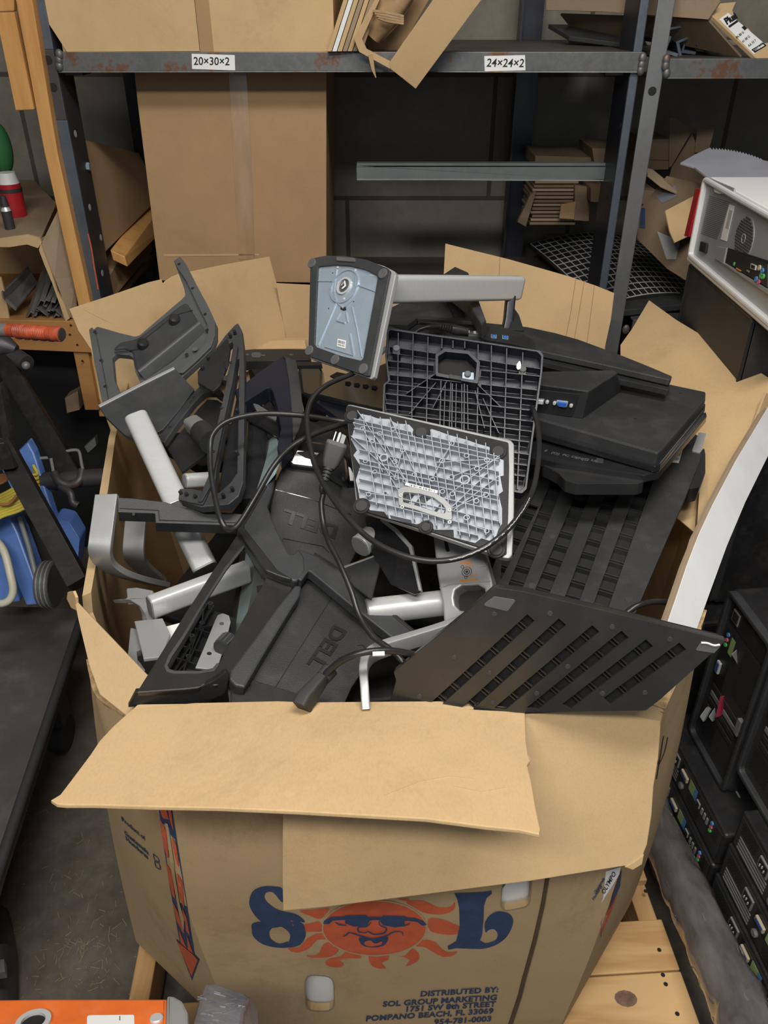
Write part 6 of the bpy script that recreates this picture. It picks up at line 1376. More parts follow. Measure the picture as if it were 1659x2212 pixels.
deep(-.28, 1.62, .86, .40, .30, .6, -.2, .1, 'black filler monitor added in the back left corner of the bin', mat='void')
deep(.33, 1.55, .84, .40, .26, .9, -.1, .2, 'black filler monitor added in the back right corner of the bin', mat='void')

# ---------- cables
def c4d(*pts): return [(640 + x * .339, 500 + y * .339, d) for x, y, d in pts]
def c3d(*pts): return [(150 + x * .3617, 500 + y * .3617, d) for x, y, d in pts]
def c10d(*pts): return [(150 + x * .4521, 900 + y * .4521, d) for x, y, d in pts]
t = thing('looped_power_cord', 'long black power cord hanging in a big loop over the silver-rimmed base', 'cable', P(900, 1190, 1.04))
pts = c4d((470, 850, 1.34), (360, 905, 1.30), (200, 975, 1.27), (105, 1060, 1.25), (68, 1180, 1.23), (85, 1350, 1.20), (130, 1520, 1.17), (230, 1700, 1.13), (350, 1850, 1.10), (500, 1980, 1.075), (700, 2070, 1.055), (900, 2100, 1.045), (1100, 2060, 1.04), (1280, 1960, 1.045), (1420, 1810, 1.07), (1510, 1640, 1.11), (1545, 1420, 1.16), (1540, 1250, 1.20), (1515, 1150, 1.24), (1500, 1120, 1.29))
lp = cablepts(pts); MB().tube(lp, .0040, 12).build('cord', M['cable'], t)
# pale print along the cord
rn = random.Random(2); mb = MB()
for i in range(len(lp) - 2):
    q = lp[i]
    if 88 < i < 118 and rn.random() < .75:
        T = (lp[i + 1] - lp[i]).normalized(); v = (CAM - q).normalized(); v = (v - T * v.dot(T)).normalized(); s_ = T.cross(v)
        for e in (.2, .5, .8):
            c = q.lerp(lp[i + 1], e) + v * .0039 + s_ * rn.uniform(-.0004, .0004); mb.box(c, (.0018, .0005, .0011), Matrix((T, v, s_)).transposed())
mb.build('cord_print', M['wtxt'], t)
t = thing('power_cord', 'black power cord ending in a three-prong wall plug pointing up near the centre', 'cable', P(850, 1400, 1.04))
pc = c4d((232, 1430, 1.17), (262, 1340, 1.175))
ax = (P(*pc[1]) - P(*pc[0])).normalized(); vv = (CAM - P(*pc[0])).normalized(); sx_ = ax.cross(vv).normalized(); vn = sx_.cross(ax)
pcn = P(*pc[0])
MB().tube([pcn - ax * .020, pcn - ax * .012, pcn + ax * .008, pcn + ax * .014], [.0085, .0125, .0155, .0155], 20, prof=stadium(2.0, 1.5, .45), up=sx_).build('plug_body', M['rubber_d'], t)
MB().tube([pcn + ax * .013, pcn + ax * .019], [.0152, .0150], 20, prof=stadium(2.05, 1.55, .5), up=sx_).build('plug_face', M['rubber'], t)
for s_ in (-1, 1):
    b0 = pcn + ax * .018 + sx_ * s_ * .0063 + vn * .001
    MB().tube([b0, b0 + ax * .017], 1, prof=[(-.0008, -.0032), (.0008, -.0032), (.0008, .0032), (-.0008, .0032)], up=sx_ if s_ < 0 else vn * .6 + sx_ * .4).build('prong', M['silver'], t)
b0 = pcn + ax * .018 - vn * .006; MB().tube([b0, b0 + ax * .019, b0 + ax * .021], [.0024, .0024, .0012], 12).build('ground_pin', M['silver'], t)
for k in range(6):
    b0 = pcn - ax * (.020 + k * .0052); MB().tube([b0, b0 - ax * .0034], [.0072 - k * .0004, .0068 - k * .0004], 14).build('strain_relief', M['rubber_d'], t)
st = pcn - ax * .05
MB().tube(smooth_pts([pcn - ax * .018, st] + [P(*q) for q in c10d((1212, 370, 1.165), (1204, 420, 1.16), (1215, 520, 1.15), (1240, 600, 1.13), (1290, 700, 1.11), (1345, 830, 1.09), (1385, 950, 1.075), (1450, 1050, 1.055), (1530, 1110, 1.04), (1600, 1180, 1.03), (1640, 1230, 1.03))]), .0040, 12).build('cord', M['cable'], t)
t = thing('power_cord', 'thick black cord curving in a tall U in front of the loop frame at left', 'cable', P(480, 1140, 1.2))
MB().tube(cablepts(c3d((1700, 1140, 1.30), (1600, 1130, 1.30), (1400, 1100, 1.28), (1200, 1088, 1.27), (1050, 1102, 1.26), (930, 1140, 1.25), (860, 1205, 1.245), (840, 1290, 1.24), (845, 1440, 1.22), (868, 1580, 1.20), (900, 1710, 1.18), (935, 1770, 1.175), (975, 1775, 1.17), (1020, 1735, 1.17), (1110, 1590, 1.175), (1220, 1400, 1.19), (1320, 1290, 1.21), (1450, 1215, 1.23), (1600, 1160, 1.26), (1700, 1130, 1.29))), .0042, 12).build('cord', M['cable'], t)
t = thing('video_cable', 'black cable with a moulded connector hanging at the front centre below the lettered plate', 'cable', P(680, 1490, 1.0))
a0 = P(*c10d((1215, 1245, 1.02))[0]); a1 = P(*c10d((1130, 1350, 1.0))[0]); a2 = P(*c10d((1110, 1390, .995))[0])
MB().tube([a0, a0.lerp(a1, .3), a1, a2], [.009, .011, .014, .0145], 16, prof=stadium(2, 1.3, .35)).build('connector_body', M['rubber_d'], t)
MB().tube([a0.lerp(a1, .02), a0 + (a0 - a1).normalized() * .012], [.010, .0105], 20).build('collar', M['rubber_d'], t)
MB().disc(a0 + (a0 - a1).normalized() * .012, (a0 - a1), .0108, .002, 22).build('collar_face', M['cable'], t)
MB().tube(cablepts(c10d((1222, 1232, 1.015), (1250, 1205, 1.01), (1310, 1160, 1.0), (1400, 1128, .995), (1500, 1118, 1.0), (1590, 1125, 1.01), (1680, 1150, 1.03), (1740, 1190, 1.06))), .0044, 12).build('cord', M['cable'], t)
MB().tube([P(*c10d((1448, 1134, .992))[0]), P(*c10d((1505, 1132, .9935))[0])], .0030, 8).build('pale_wrap', M['white'], t)
t = thing('power_cord', 'short black cord passing behind the front slatted base at right', 'cable', P(1360, 1320, 1.1))
MB().tube(cablepts([(1330, 1345, 1.10), (1352, 1325, 1.10), (1378, 1308, 1.10), (1410, 1300, 1.11), (1450, 1302, 1.13), (1480, 1312, 1.14)]), .0042, 12).build('cord', M['cable'], t)
# ================================================================== right-hand stacks of computers
def frame3(o, u, v):
    u = Vector(u).normalized(); v = Vector(v).normalized(); p = PL(Vector(o), Vector(o) + u, Vector(o) + v)
    n = u.cross(v)
    p.u, p.v, p.n = u, v, n; return p
M['chassis'] = pbr('black_painted_steel', (.022, .022, .024), .42, metal=.2, var=.25, scale=10, dust=.12, spec=.35)
M['mesh_m'] = pbr('dark_vent_steel', (.05, .05, .053), .5, metal=.4)
jackc = [pbr('jack_%d' % i, c, .4) for i, c in enumerate([(.10, .45, .12), (.55, .12, .2), (.08, .25, .55), (.55, .5, .3)])]
M['vga'] = pbr('vga_plug_blue', (.04, .10, .32), .4); M['cream'] = pbr('cream_connector', (.45, .38, .28), .5); M['mint'] = pbr('port_label_green', (.30, .42, .16), .5); M['teal'] = pbr('teal_sticker', (.05, .22, .2), .4)
def honey(mb, pl, u0, u1, v0, v1, s=.0065, h=.0012):
    r_ = s * .42; row = 0; v = v0 + s / 2
    while v < v1 - s / 2:
        u = u0 + s / 2 + (s / 2 if row % 2 else 0)
        while u < u1 - s / 2:
            mb.add([pl.w(u + r_ * math.cos(R(60 * k + 30)), v + r_ * math.sin(R(60 * k + 30)), h) for k in range(6)], [tuple(range(6))]); u += s
        v += s * .87; row += 1
def psl(name, pl, u0, u1, v0, v1, h0, h1, mat, par, bev=.0008):
    return MB().pbox(pl, u0, u1, v0, v1, h0, h1).build(name, mat, par, bevel=bev)
PCW = (-.30, -.954, 0)       # along the stack, towards the viewer; backs look left
def pc_flat(o, label, w_=.32, hgt=.095, dep=.30):
    """desktop computer lying flat, rear panel to the left"""
    t = thing('desktop_computer', label, 'computer', o, 'black desktop computers stacked on the right')
    pl = frame3(o, PCU, (0, 0, 1)); pl.n = pl.u.cross(pl.v)
    if pl.n.x > 0: pl.n = -pl.n
    psl('case', pl, 0, w_, 0, hgt, -dep, 0, M['chassis'], t, .006)
    psl('rear_panel', pl, .008, w_ - .008, .008, hgt - .008, 0, .001, M['mesh_m'], t)
    mb = MB(); honey(mb, pl, .015, .075, .05, .085, .006, .0014); honey(mb, pl, .17, .23, .012, .04, .006, .0014); mb.build('vent_holes', M['void'], t, weld=False)
    psl('power_inlet', pl, .085, .117, .052, .080, .001, .005, M['silver_d'], t)
    psl('power_inlet_well', pl, .088, .114, .055, .077, .005, .0056, M['void'], t, 0)
    for k in (-1, 0, 1): psl('inlet_pin', pl, .101 + k * .007 - .0008, .101 + k * .007 + .0008, .064 - abs(k) * .003, .070 - abs(k) * .003, .0056, .008, M['silver'], t, 0)
    psl('io_plate', pl, .128, .30, .046, .084, .001, .002, M['blk_s'], t)
    psl('video_port', pl, .135, .165, .060, .074, .002, .008, M['cream'], t, .002); psl('video_insert', pl, .138, .162, .063, .071, .008, .0085, M['vga'], t)
    psl('port_label', pl, .17, .192, .052, .080, .002, .0024, M['mint'], t, 0); psl('port_label', pl, .192, .204, .052, .080, .002, .0024, jackc[2], t, 0)
    psl('network_port', pl, .21, .225, .054, .068, .002, .005, M['silver_p'], t); psl('network_port_well', pl, .212, .223, .056, .066, .005, .0054, M['void'], t, 0)
    for k in range(3): psl('usb_port', pl, .232 + k * .012, .238 + k * .012, .052, .068, .002, .004, M['silver_p'], t, 0)
    for k in range(3): MB().disc(pl.w(.276 + k * .0001, .054 + k * .011, .002), pl.n, .0045, .003, 12, rin=.002).build('audio_jack', jackc[k], t)
    for k in range(4): psl('slot_cover', pl, .02 + k * .0, .12, .012 + k * .009, .017 + k * .009, .001, .0024, M['silver_d'], t)
    MB().disc(pl.w(.145, .03, .001), pl.n, .008, .006, 14).build('thumb_screw', M['silver_d'], t)
    return t
def pc_tower(o, label, w_=.175, hgt=.40, dep=.38):
    """tower standing up, rear panel to the left"""
    t = thing('tower_computer', label, 'computer', o, 'black tower computers standing on the right')
    pl = frame3(o, PCU, (0, 0, 1)); pl.n = pl.u.cross(pl.v)
    if pl.n.x > 0: pl.n = -pl.n
    psl('case', pl, 0, w_, 0, hgt, -dep, 0, M['chassis'], t, .008)
    ol = [(0, 0), (w_, 0), (w_, hgt), (0, hgt)]; il = [(.011, .011), (w_ - .011, .011), (w_ - .011, hgt - .011), (.011, hgt - .011)]
    slab('rear_rim', pl, ol, .018, M['grey'], t, holes=[il], r=.018, rh=.012, h=.012, local=True, bev=.003)
    psl('rear_panel', pl, .012, w_ - .012, .012, hgt - .012, 0, .001, M['mesh_m'], t)
    mb = MB(); honey(mb, pl, .09, .155, .20, .33, .0065, .0014); honey(mb, pl, .02, .085, .03, .09, .006, .0014); mb.build('vent_holes', M['void'], t, weld=False)
    psl('power_supply', pl, .02, .155, .335, .385, .001, .003, M['chassis'], t)
    psl('power_inlet', pl, .03, .055, .345, .372, .003, .006, M['silver_d'], t); psl('power_inlet_well', pl, .033, .052, .348, .369, .006, .0065, M['void'], t, 0)
    psl('io_plate', pl, .02, .062, .17, .32, .001, .002, M['blk_s'], t)
    psl('video_port', pl, .027, .041, .205, .235, .002, .008, M['silver'], t, .002); psl('video_insert', pl, .030, .038, .209, .231, .008, .0085, M['vga'], t)
    psl('port_label', pl, .045, .06, .27, .31, .002, .0024, M['mint'], t, 0)
    for k in range(3): MB().disc(pl.w(.033, .28 + k * .013, .002), pl.n, .0045, .003, 12, rin=.002).build('audio_jack', jackc[k], t)
    for k in range(4): psl('slot_cover', pl, .03, .14, .10 + k * .02, .112 + k * .02, .001, .003, M['silver_d'] if k == 2 else M['mesh_m'], t)
    psl('latch', pl, .145, .158, .15, .19, .001, .010, M['silver_d'], t)
    return t
PCU = Vector((.10, -.995, 0)).normalized()
# pallet below the stack
p2 = thing('computer_pallet', 'dark worn pallet carrying the stacked computers at the right edge', 'pallet', (1.1, .95, 0))
for k in range(7): MB().b3(.68, 1.7, .40 + k * .15, .40 + k * .15 + .13, .10, .12).build('top_board', M['woodo2'], p2, bevel=.002)
for x in (.69, 1.1, 1.6): MB().b3(x, x + .04, .40, 1.41, 0, .10).build('stringer', M['woodo2'], p2, bevel=.002)
F0 = [(.665, .985, .121), (.67, .985, .217), (.675, .985, .313)]
nms = ['lowest in the near column', 'second from the bottom of the near column at right', 'third from the bottom of the near column at right']
base = pc_flat(F0[0], 'black desktop computer lying flat at the right edge, lowest in the near column')
for l_, n_ in zip(F0[1:], nms[1:]): dup(base, l_, 'flat black desktop computer, ' + n_)
dup(base, (.632, 1.315, .121), 'black desktop computer lying flat beside the wrapped roll, lowest in the far column')
dup(base, (.637, 1.315, .217), 'black desktop computer lying flat beside the wrapped roll, upper one in the far column')
tw = pc_tower((.690, 1.27, .314), 'black tower computer with a rounded rim standing on the far column of desktops')
dup(tw, (.705, 1.08, .410), 'black tower computer standing on the near column at the right edge')
dup(tw, (.69, 1.56, .121), 'black tower computer standing on the floor end of the pallet just right of the bin')
dup(tw, (.735, 1.76, .121), 'black tower computer standing behind the right rim of the bin, in deep shade')
dup(tw, (.735, 1.62, .53), 'black tower computer standing high behind the white corrugated sheet, lower one')
hd = thing('red_handled_latch', 'small dark red plastic latch hanging on the computers right of the bin', 'latch', P(1556, 1520, 1.68))
MB().hexa(P(1552, 1548, 1.66), P(1560, 1545, 1.66), P(1570, 1500, 1.66), P(1562, 1502, 1.66), (-.008, -.004, 0)).build('tab', pbr('dark_red_plastic', (.20, .012, .03), .35), hd, bevel=.001)
tag(MB().hexa(P(1596, 1400, 1.60), P(1606, 1432, 1.60), P(1603, 1445, 1.60), P(1583, 1412, 1.60), (-.004, -.002, 0)).build('connector_block', M['rail'], bevel=.001), 'tan connector block on the computers by the tip of the front slatted plate', 'connector')
for k, (x, y) in enumerate(((1535, 1545), (1516, 1545))):
    tag(MB().hexa(P(x, y, 1.70), P(x + 14, y - 20, 1.70), P(x + 22, y - 14, 1.70), P(x + 8, y + 12, 1.70), (-.006, -.004, 0)).build('steel_clip', M['silver_d'], bevel=.001), 'small bent steel clip on the computers right of the bin, %s' % ('right one' if k == 0 else 'left one'), 'clip')
tag(MB().tube([P(1567, 1672, 1.72), P(1598, 1722, 1.66)], .0022, 8).build('steel_rod', M['silver_p']), 'thin pale steel rod slanting across the dark computers at right', 'rod')
# white tower lying on its side high on the right
o = P(1481, 556, 1.96); o.x = .745
PY1, PY0 = o.y, o.y - .56
t = thing('white_tower_computer', 'white-cased computer lying on its side, grey rear panel with round fan and red strip', 'computer', Vector((.95, 1.7, o.z)))
plw = frame3(Vector((.745, PY1, o.z)), (.0, -1, 0), (0, 0, 1)); plw.n = Vector((-1, 0, 0))
HH = .185
slab('white_shell', plw, [(0, 0), (.52, 0), (.52, HH), (0, HH)], .40, M['white'], t, r=.018, h=-.001, local=True, bev=.003)
slab('white_rim', plw, [(0, 0), (.52, 0), (.52, HH), (0, HH)], .016, pbr('white_gloss_plastic', (.74, .75, .76), .3, coat=.3, var=.04), t, holes=[[(.012, .012), (.508, .012), (.508, HH - .012), (.012, HH - .012)]], r=.02, rh=.004, h=.014, local=True, bev=.004)
M['rear'] = pbr('grey_rear_steel', (.42, .45, .48), .4, metal=.4, var=.06)
slab('rear_panel', plw, [(.012, .012), (.508, .012), (.508, HH - .012), (.012, HH - .012)], .002, M['rear'], t, h=.003, local=True)
def wpx(*pts): return [plw.px(1350 + x * .3166, 200 + y * .3166) for x, y in pts]
slab('red_strip', plw, wpx((525, 655), (560, 655), (478, 985), (447, 980)), .012, pbr('red_plastic_strip', (.42, .012, .015), .35), t, h=.016, local=True, r=.002, bev=.001)
a = wpx((850, 885))[0]; a.y = min(a.y, .112)
MB().disc(plw.w(a.x, a.y, .003), plw.n, .046, .0014, 40).build('fan_grille', M['silver_p'], t)
mb = MB()
for i in range(-8, 9):
    for j in range(-8, 9):
        u = i * .0064 + (j % 2) * .0032; v = j * .0056
        if u * u + v * v < .042 ** 2: mb.add([plw.w(a.x + u + .0028 * math.cos(R(60 * k + 30)), a.y + v + .0028 * math.sin(R(60 * k + 30)), .0047) for k in range(6)], [tuple(range(6))])
mb.build('fan_grille_holes', M['blk_s'], t, weld=False)
MB().disc(plw.w(a.x, a.y, .0046), plw.n, .010, .0006, 24, rin=.008).build('fan_hub', M['silver'], t)
mb = MB(); q = wpx((590, 700), (735, 745), (640, 1005), (530, 965))
for i in range(22):
    for j in range(24):
        s_, v_ = (j + .5) / 24, (i + .5) / 22; c = q[0].lerp(q[1], s_).lerp(q[3].lerp(q[2], s_), v_)
        mb.add([plw.w(c.x + dx * .0016, c.y + dy * .0007, .0046) for dx, dy in ((-1, -1), (1, -1), (1, 1), (-1, 1))], [(0, 1, 2, 3)])
mb.build('vent_perforation', M['void'], t, weld=False)
slab('power_inlet', plw, wpx((540, 1015), (580, 1030), (572, 1095), (530, 1080)), .006, M['blk_s'], t, h=.009, local=True, r=.002)
slab('inlet_well', plw, wpx((548, 1027), (573, 1037), (567, 1083), (540, 1074)), .001, M['void'], t, h=.0098, local=True)
slab('rear_sticker', plw, wpx((722, 760), (760, 775), (705, 1015), (665, 1000)), .0006, M['white'], t, h=.0042, local=True, bev=0)
slab('label_print', plw, wpx((728, 800), (750, 808), (722, 930), (700, 920)), .0004, M['wtxt'], t, h=.0048, local=True, bev=0)
slab('top_bracket', plw, wpx((590, 580), (770, 655), (765, 718), (582, 640)), .004, M['silver_p'], t, h=.008, local=True, r=.002)
slab('lock_hole', plw, wpx((725, 665), (752, 670), (750, 697), (722, 692)), .001, M['void'], t, h=.009, local=True, r=.004)
slab('torn_white_tab', plw, wpx((635, 655), (690, 665), (700, 690), (670, 690), (640, 678)), .002, M['white'], t, h=.010, local=True, r=.001)
slab('expansion_bay', plw, wpx((720, 1060), (1100, 1180), (1100, 1420), (690, 1165)), .002, M['void'], t, h=.0055, local=True)
slab('port_plate', plw, wpx((800, 1100), (1000, 1170), (1000, 1330), (770, 1190)), .003, M['blk_s'], t, h=.008, local=True)
for x, y, c in ((950, 1195, 3), (970, 1215, 2), (962, 1250, 0), (928, 1272, 2), (945, 1290, 1), (975, 1255, 0)):
    a = wpx((x, y))[0]; MB().disc(plw.w(a.x, a.y, .008), plw.n, .0052, .003, 14, rin=.0024).build('audio_jack', jackc[c], t)
slab('usb_port', plw, wpx((895, 1165), (930, 1180), (925, 1212), (890, 1200)), .003, M['silver'], t, h=.011, local=True); slab('usb_well', plw, wpx((900, 1172), (925, 1183), (921, 1206), (896, 1195)), .001, M['void'], t, h=.0115, local=True)
for q in (((790, 1195), (825, 1215), (820, 1222), (788, 1204)), ((862, 1208), (880, 1216), (878, 1228), (860, 1220))): slab('side_port', plw, wpx(*q), .002, M['orange_p'] if q[0][0] == 790 else M['silver_d'], t, h=.010, local=True)
a = wpx((768, 1170))[0]; MB().disc(plw.w(a.x, a.y, .006), plw.n, .004, .002, 12).build('led', jackc[0], t)
slab('lower_guard', plw, wpx((640, 1130), (660, 1050), (720, 1060), (700, 1160), (1100, 1400), (1100, 1440)), .004, M['silver_p'], t, h=.009, local=True)
MB().tube([plw.w(.0, -.002, .004), plw.w(.52, -.002, .004)], .008, 10).build('lower_edge_bar', M['white'], t)
# black case directly below
ob = o.z - .175
t = thing('black_tower_computer', 'plain black computer case lying under the white-cased computer, smooth side showing', 'computer', Vector((.95, 1.7, ob)))
plk = frame3(Vector((.74, PY1 - .01, ob)), (0, -1, 0), (0, 0, 1)); plk.n = Vector((-1, 0, 0))
slab('case', plk, [(0, 0), (.40, 0), (.40, .165), (0, .165)], .42, M['blk'], t, r=.012, h=0, local=True, bev=.004)
slab('raised_edge', plk, [(0, 0), (.40, 0), (.40, .165), (0, .165)], .01, M['blk_s'], t, holes=[[(.006, .006), (.394, .006), (.394, .159), (.006, .159)]], r=.012, rh=.008, h=.003, local=True, bev=.001)
NM_ = ('second', 'third', 'fourth', 'fifth')
for k, zz_ in enumerate((ob - .18, ob - .36, ob - .54, ob - .72)):
    t = thing('black_tower_computer', 'black computer case in deep shade, %s below the white-cased computer' % NM_[k], 'computer', Vector((1.0, 1.7, zz_)))
    MB().b3(.79, 1.2, PY0 + .05, PY1 - .02, zz_, zz_ + .17).build('case', M['chassis'], t, bevel=.006); MB().b3(.782, .79, PY0 + .07, PY1 - .05, zz_ + .01, zz_ + .16).build('rear_panel', M['mesh_m'], t, bevel=.004)
    MB().b3(.774, .783, PY0 + .1, PY0 + .14, zz_ + .05, zz_ + .12).build('latch', M['silver_d'], t, bevel=.001)
#MB_ = thing('computer_stand_table', 'dark steel table hidden below the stack of computer cases behind the bin, at right', 'table', (1.0, 1.7, 0))
#.build('top', M['post_d'], MB_)
for x in ():
    for y in (): MB().b3(x, x + .03, y - .015, y + .015, 0, ob - .41).build('leg', M['post_d'], MB_)
# wrapped roll on the floor side
M['wrap'] = pbr('stretch_film_grey', (.13, .12, .118), .14, var=.45, scale=14, bump=.7, bscale=16, coat=1, stretch=(1.6, .35, 1.6))
t = thing('wrapped_roll', 'long bundle in shiny clear stretch film lying beside the computers at lower right', 'roll', P(1505, 2000, 1.6))
ax_ = [P(*q) for q in ((1392, 1715, 1.86), (1412, 1770, 1.80), (1446, 1850, 1.70), (1475, 1910, 1.63), (1508, 1985, 1.55), (1545, 2065, 1.475), (1585, 2150, 1.40), (1622, 2235, 1.33), (1650, 2300, 1.28))]
sp_ = smooth_pts(ax_, 8); rw = random.Random(4)
prof_ = [(math.cos(2 * math.pi * k / 20) * (1 + rw.uniform(-.05, .05)), math.sin(2 * math.pi * k / 20) * (1 + rw.uniform(-.05, .05))) for k in range(20)]
mb = MB(); mb.tube(sp_, [.044 + .006 * i / len(sp_) for i in range(len(sp_))], n=26)
from mathutils import noise
for i, v in enumerate(mb.v):
    c = sp_[i // 26]; d = (v - c); a = noise.noise(Vector((v.x * 60, v.y * 14, v.z * 60))) * .10 + noise.noise(v * 26 + Vector((0, 0, 9))) * .10 + noise.noise(v * 75) * .035
    mb.v[i] = c + d * (1 + a)
mb.build('film_wrapping', M['wrap'], t)
for k in range(60):
    i = rw.randrange(4, len(sp_) - 6); T = (sp_[i + 1] - sp_[i]).normalized(); v = (CAM - sp_[i]).normalized(); s_ = T.cross(v).normalized(); a = rw.uniform(-.9, .9); L_ = rw.randrange(2, 5)
    pts = [sp_[i + m] + (v * math.cos(a + m * .05) + s_ * math.sin(a + m * .05)) * (.0485 + .004 * (m % 2)) for m in range(L_)]
    MB().tube(smooth_pts(pts, 4) if len(pts) > 2 else pts, .0010, 5).build('film_wrinkle', M['wrap'], t)

# ================================================================== things on the lower shelf, right
def patch(a, b_, c_, d_, bulge, nu=14, nv=12):
    def f(u, v): return a.lerp(b_, u).lerp(d_.lerp(c_, u), v) + Vector((0, 0, bulge * math.sin(math.pi * u) * (1 - v * .3) + bulge * .3 * math.sin(math.pi * v)))
    return f
zs = ZL
f_ = patch(onz(1138, 526, zs + .05), onz(1385, 514, zs + .05), onz(1508, 640, zs + .01), onz(1290, 668, zs + .01), .03)
t = thing('grid_sheet', 'arched black sheet with a white grid lying on the lower right shelf', 'sheet', f_(.5, .5))
mb = MB(); nu, nv = 16, 14
vs = [f_(i / nu, j / nv) for i in range(nu + 1) for j in range(nv + 1)]
vs2 = [v - Vector((0, 0, .006)) for v in vs]; n0 = len(vs); fs = []
for i in range(nu):
    for j in range(nv):
        k = i * (nv + 1) + j; fs += [(k, k + nv + 1, k + nv + 2, k + 1), (n0 + k, n0 + k + 1, n0 + k + nv + 2, n0 + k + nv + 1)]
for i in range(nu):
    k = i * (nv + 1); fs += [(k, n0 + k, n0 + k + nv + 1, k + nv + 1), (k + nv, k + 2 * nv + 1, n0 + k + 2 * nv + 1, n0 + k + nv)]
for j in range(nv): fs += [(j, j + 1, n0 + j + 1, n0 + j), (nu * (nv + 1) + j, n0 + nu * (nv + 1) + j, n0 + nu * (nv + 1) + j + 1, nu * (nv + 1) + j + 1)]
mb.add(vs + vs2, fs, True); mb.build('sheet', M['blk_s'], t)
mb = MB()
def strip(p_of, w_):
    for i in range(24):
        a, b_ = p_of(i / 24), p_of((i + 1) / 24)
        mb.add([f_(a[0] - w_[0], a[1] - w_[1]) + Vector((0, 0, .0012)), f_(a[0] + w_[0], a[1] + w_[1]) + Vector((0, 0, .0012)), f_(b_[0] + w_[0], b_[1] + w_[1]) + Vector((0, 0, .0012)), f_(b_[0] - w_[0], b_[1] - w_[1]) + Vector((0, 0, .0012))], [(0, 1, 2, 3)])
for k in range(0, 17): strip(lambda s_, k=k: (.02 + .96 * k / 16 + (.0), .02 + .96 * s_), (.0045, 0))
for k in range(0, 15): strip(lambda s_, k=k: (.02 + .96 * s_, .02 + .96 * k / 14), (0, .006))
mb.build('white_grid', pbr('pale_grid_paint', (.42, .42, .44), .5), t, weld=False)
tag(MB().hexa(onz(1290, 690, zs + .004), onz(1500, 668, zs + .004), onz(1500, 640, zs + .004), onz(1290, 655, zs + .004), (0, 0, .02)).build('black_mat_edge', M['rubber_d'], bevel=.003), 'black rolled mat edge under the white-gridded sheet on the lower right shelf', 'mat')
def cbox(pts, vec, lab, mat='card_dark', nm='flattened_box', cat='cardboard box', grp=None):
    return tag(MB().hexa(*pts, vec).build(nm, M[mat], bevel=.001), lab, cat, grp)
YB = 2.74
for k in range(13):
    z_ = ony(1200, 486, YB).z + k * .0115
    xa, xb = ony(1148 + (k % 3) * 2, 440, YB).x, ony(1248 - (k % 2) * 3, 440, YB).x
    tag(MB().b3(xa, xb, YB + (k % 2) * .004, YB + .2, z_, z_ + .008).build('flattened_box', M['card_grey' if k % 2 else 'card_shade'], bevel=.0015), 'flattened brown box in the neat pile right of the rear upright', 'flattened box', 'flattened boxes piled deep in the rack')
cbox([ony(1156, 336, 2.7), ony(1276, 340, 2.7), ony(1282, 366, 2.7), ony(1156, 364, 2.7)], (0, .2, 0), 'flat brown carton lying above the galvanised rail deep in the rack', mat='card_shade', nm='flat_carton', cat='carton')
cbox([ony(1279, 320, 2.66), ony(1346, 322, 2.66), ony(1350, 352, 2.66), ony(1284, 354, 2.66)], (0, .2, 0), 'grey-brown flat carton just left of the front right upright, above the rail', 'card_shade', 'flat_carton', 'carton')
cbox([ony(1283, 354, 2.655), ony(1316, 355, 2.655), ony(1316, 367, 2.655), ony(1283, 365, 2.655)], (0, .2, 0), 'thin pale carton edge resting on the rail near the upright', 'card_grey', 'flat_carton', 'carton')
cbox([ony(1276, 405, 2.66), ony(1310, 404, 2.66), ony(1306, 438, 2.66), ony(1276, 436, 2.66)], (0, .15, 0), 'pale folded carton end below the rail near the front right upright', 'card_shade', 'flat_carton', 'carton')
cbox([ony(1382, 410, 2.64), ony(1422, 414, 2.64), ony(1420, 444, 2.64), ony(1380, 440, 2.64)], (0, .15, 0), 'pale folded carton end right of the front right upright', 'card_grey', 'flat_carton', 'carton')
cbox([ony(1394, 346, 2.70), ony(1444, 348, 2.70), ony(1444, 366, 2.70), ony(1394, 368, 2.70)], (0, .2, 0), 'thin flat carton right of the front right upright, under the dark flaps', 'card_shade', 'flat_carton', 'carton')
cbox([ony(1394, 302, 2.72), ony(1447, 300, 2.72), ony(1446, 346, 2.72), ony(1394, 346, 2.72)], (0, .2, 0), 'dark carton behind the thin flat carton right of the upright', 'card_shade', 'flat_carton', 'carton')
cbox([ony(1242, 400, YB - .02), ony(1275, 404, YB - .02), ony(1272, 478, YB - .02), ony(1240, 476, YB - .02)], (0, .02, 0), 'pale torn cardboard strip standing at the right end of the flattened box pile', 'card_shade', 'cardboard_strip', 'cardboard')
cbox([ony(1212, 442, YB - .03), ony(1244, 436, YB - .03), ony(1240, 474, YB - .03), ony(1208, 472, YB - .03)], (0, .008, 0), 'small orange-brown cardboard square in front of the flattened box pile', 'card_dark', 'cardboard_strip', 'cardboard')
cbox([ony(1118, 480, YB - .05), ony(1146, 420, YB - .03), ony(1158, 414, YB - .03), ony(1136, 490, YB - .05)], (0, .02, 0), 'cardboard strip leaning against the left end of the flattened box pile', 'card_shade', 'cardboard_strip', 'cardboard')
pls = PL(onz(1150, 500, zs + .05), onz(1300, 500, zs + .05), onz(1200, 530, zs + .03))
tag(slab('grey_sheet', pls, [(1158, 494), (1175, 486), (1290, 480), (1400, 486), (1385, 512), (1190, 516)], .006, M['card_grey']), 'dull grey sheet lying behind the white-gridded sheet on the lower shelf', 'sheet')
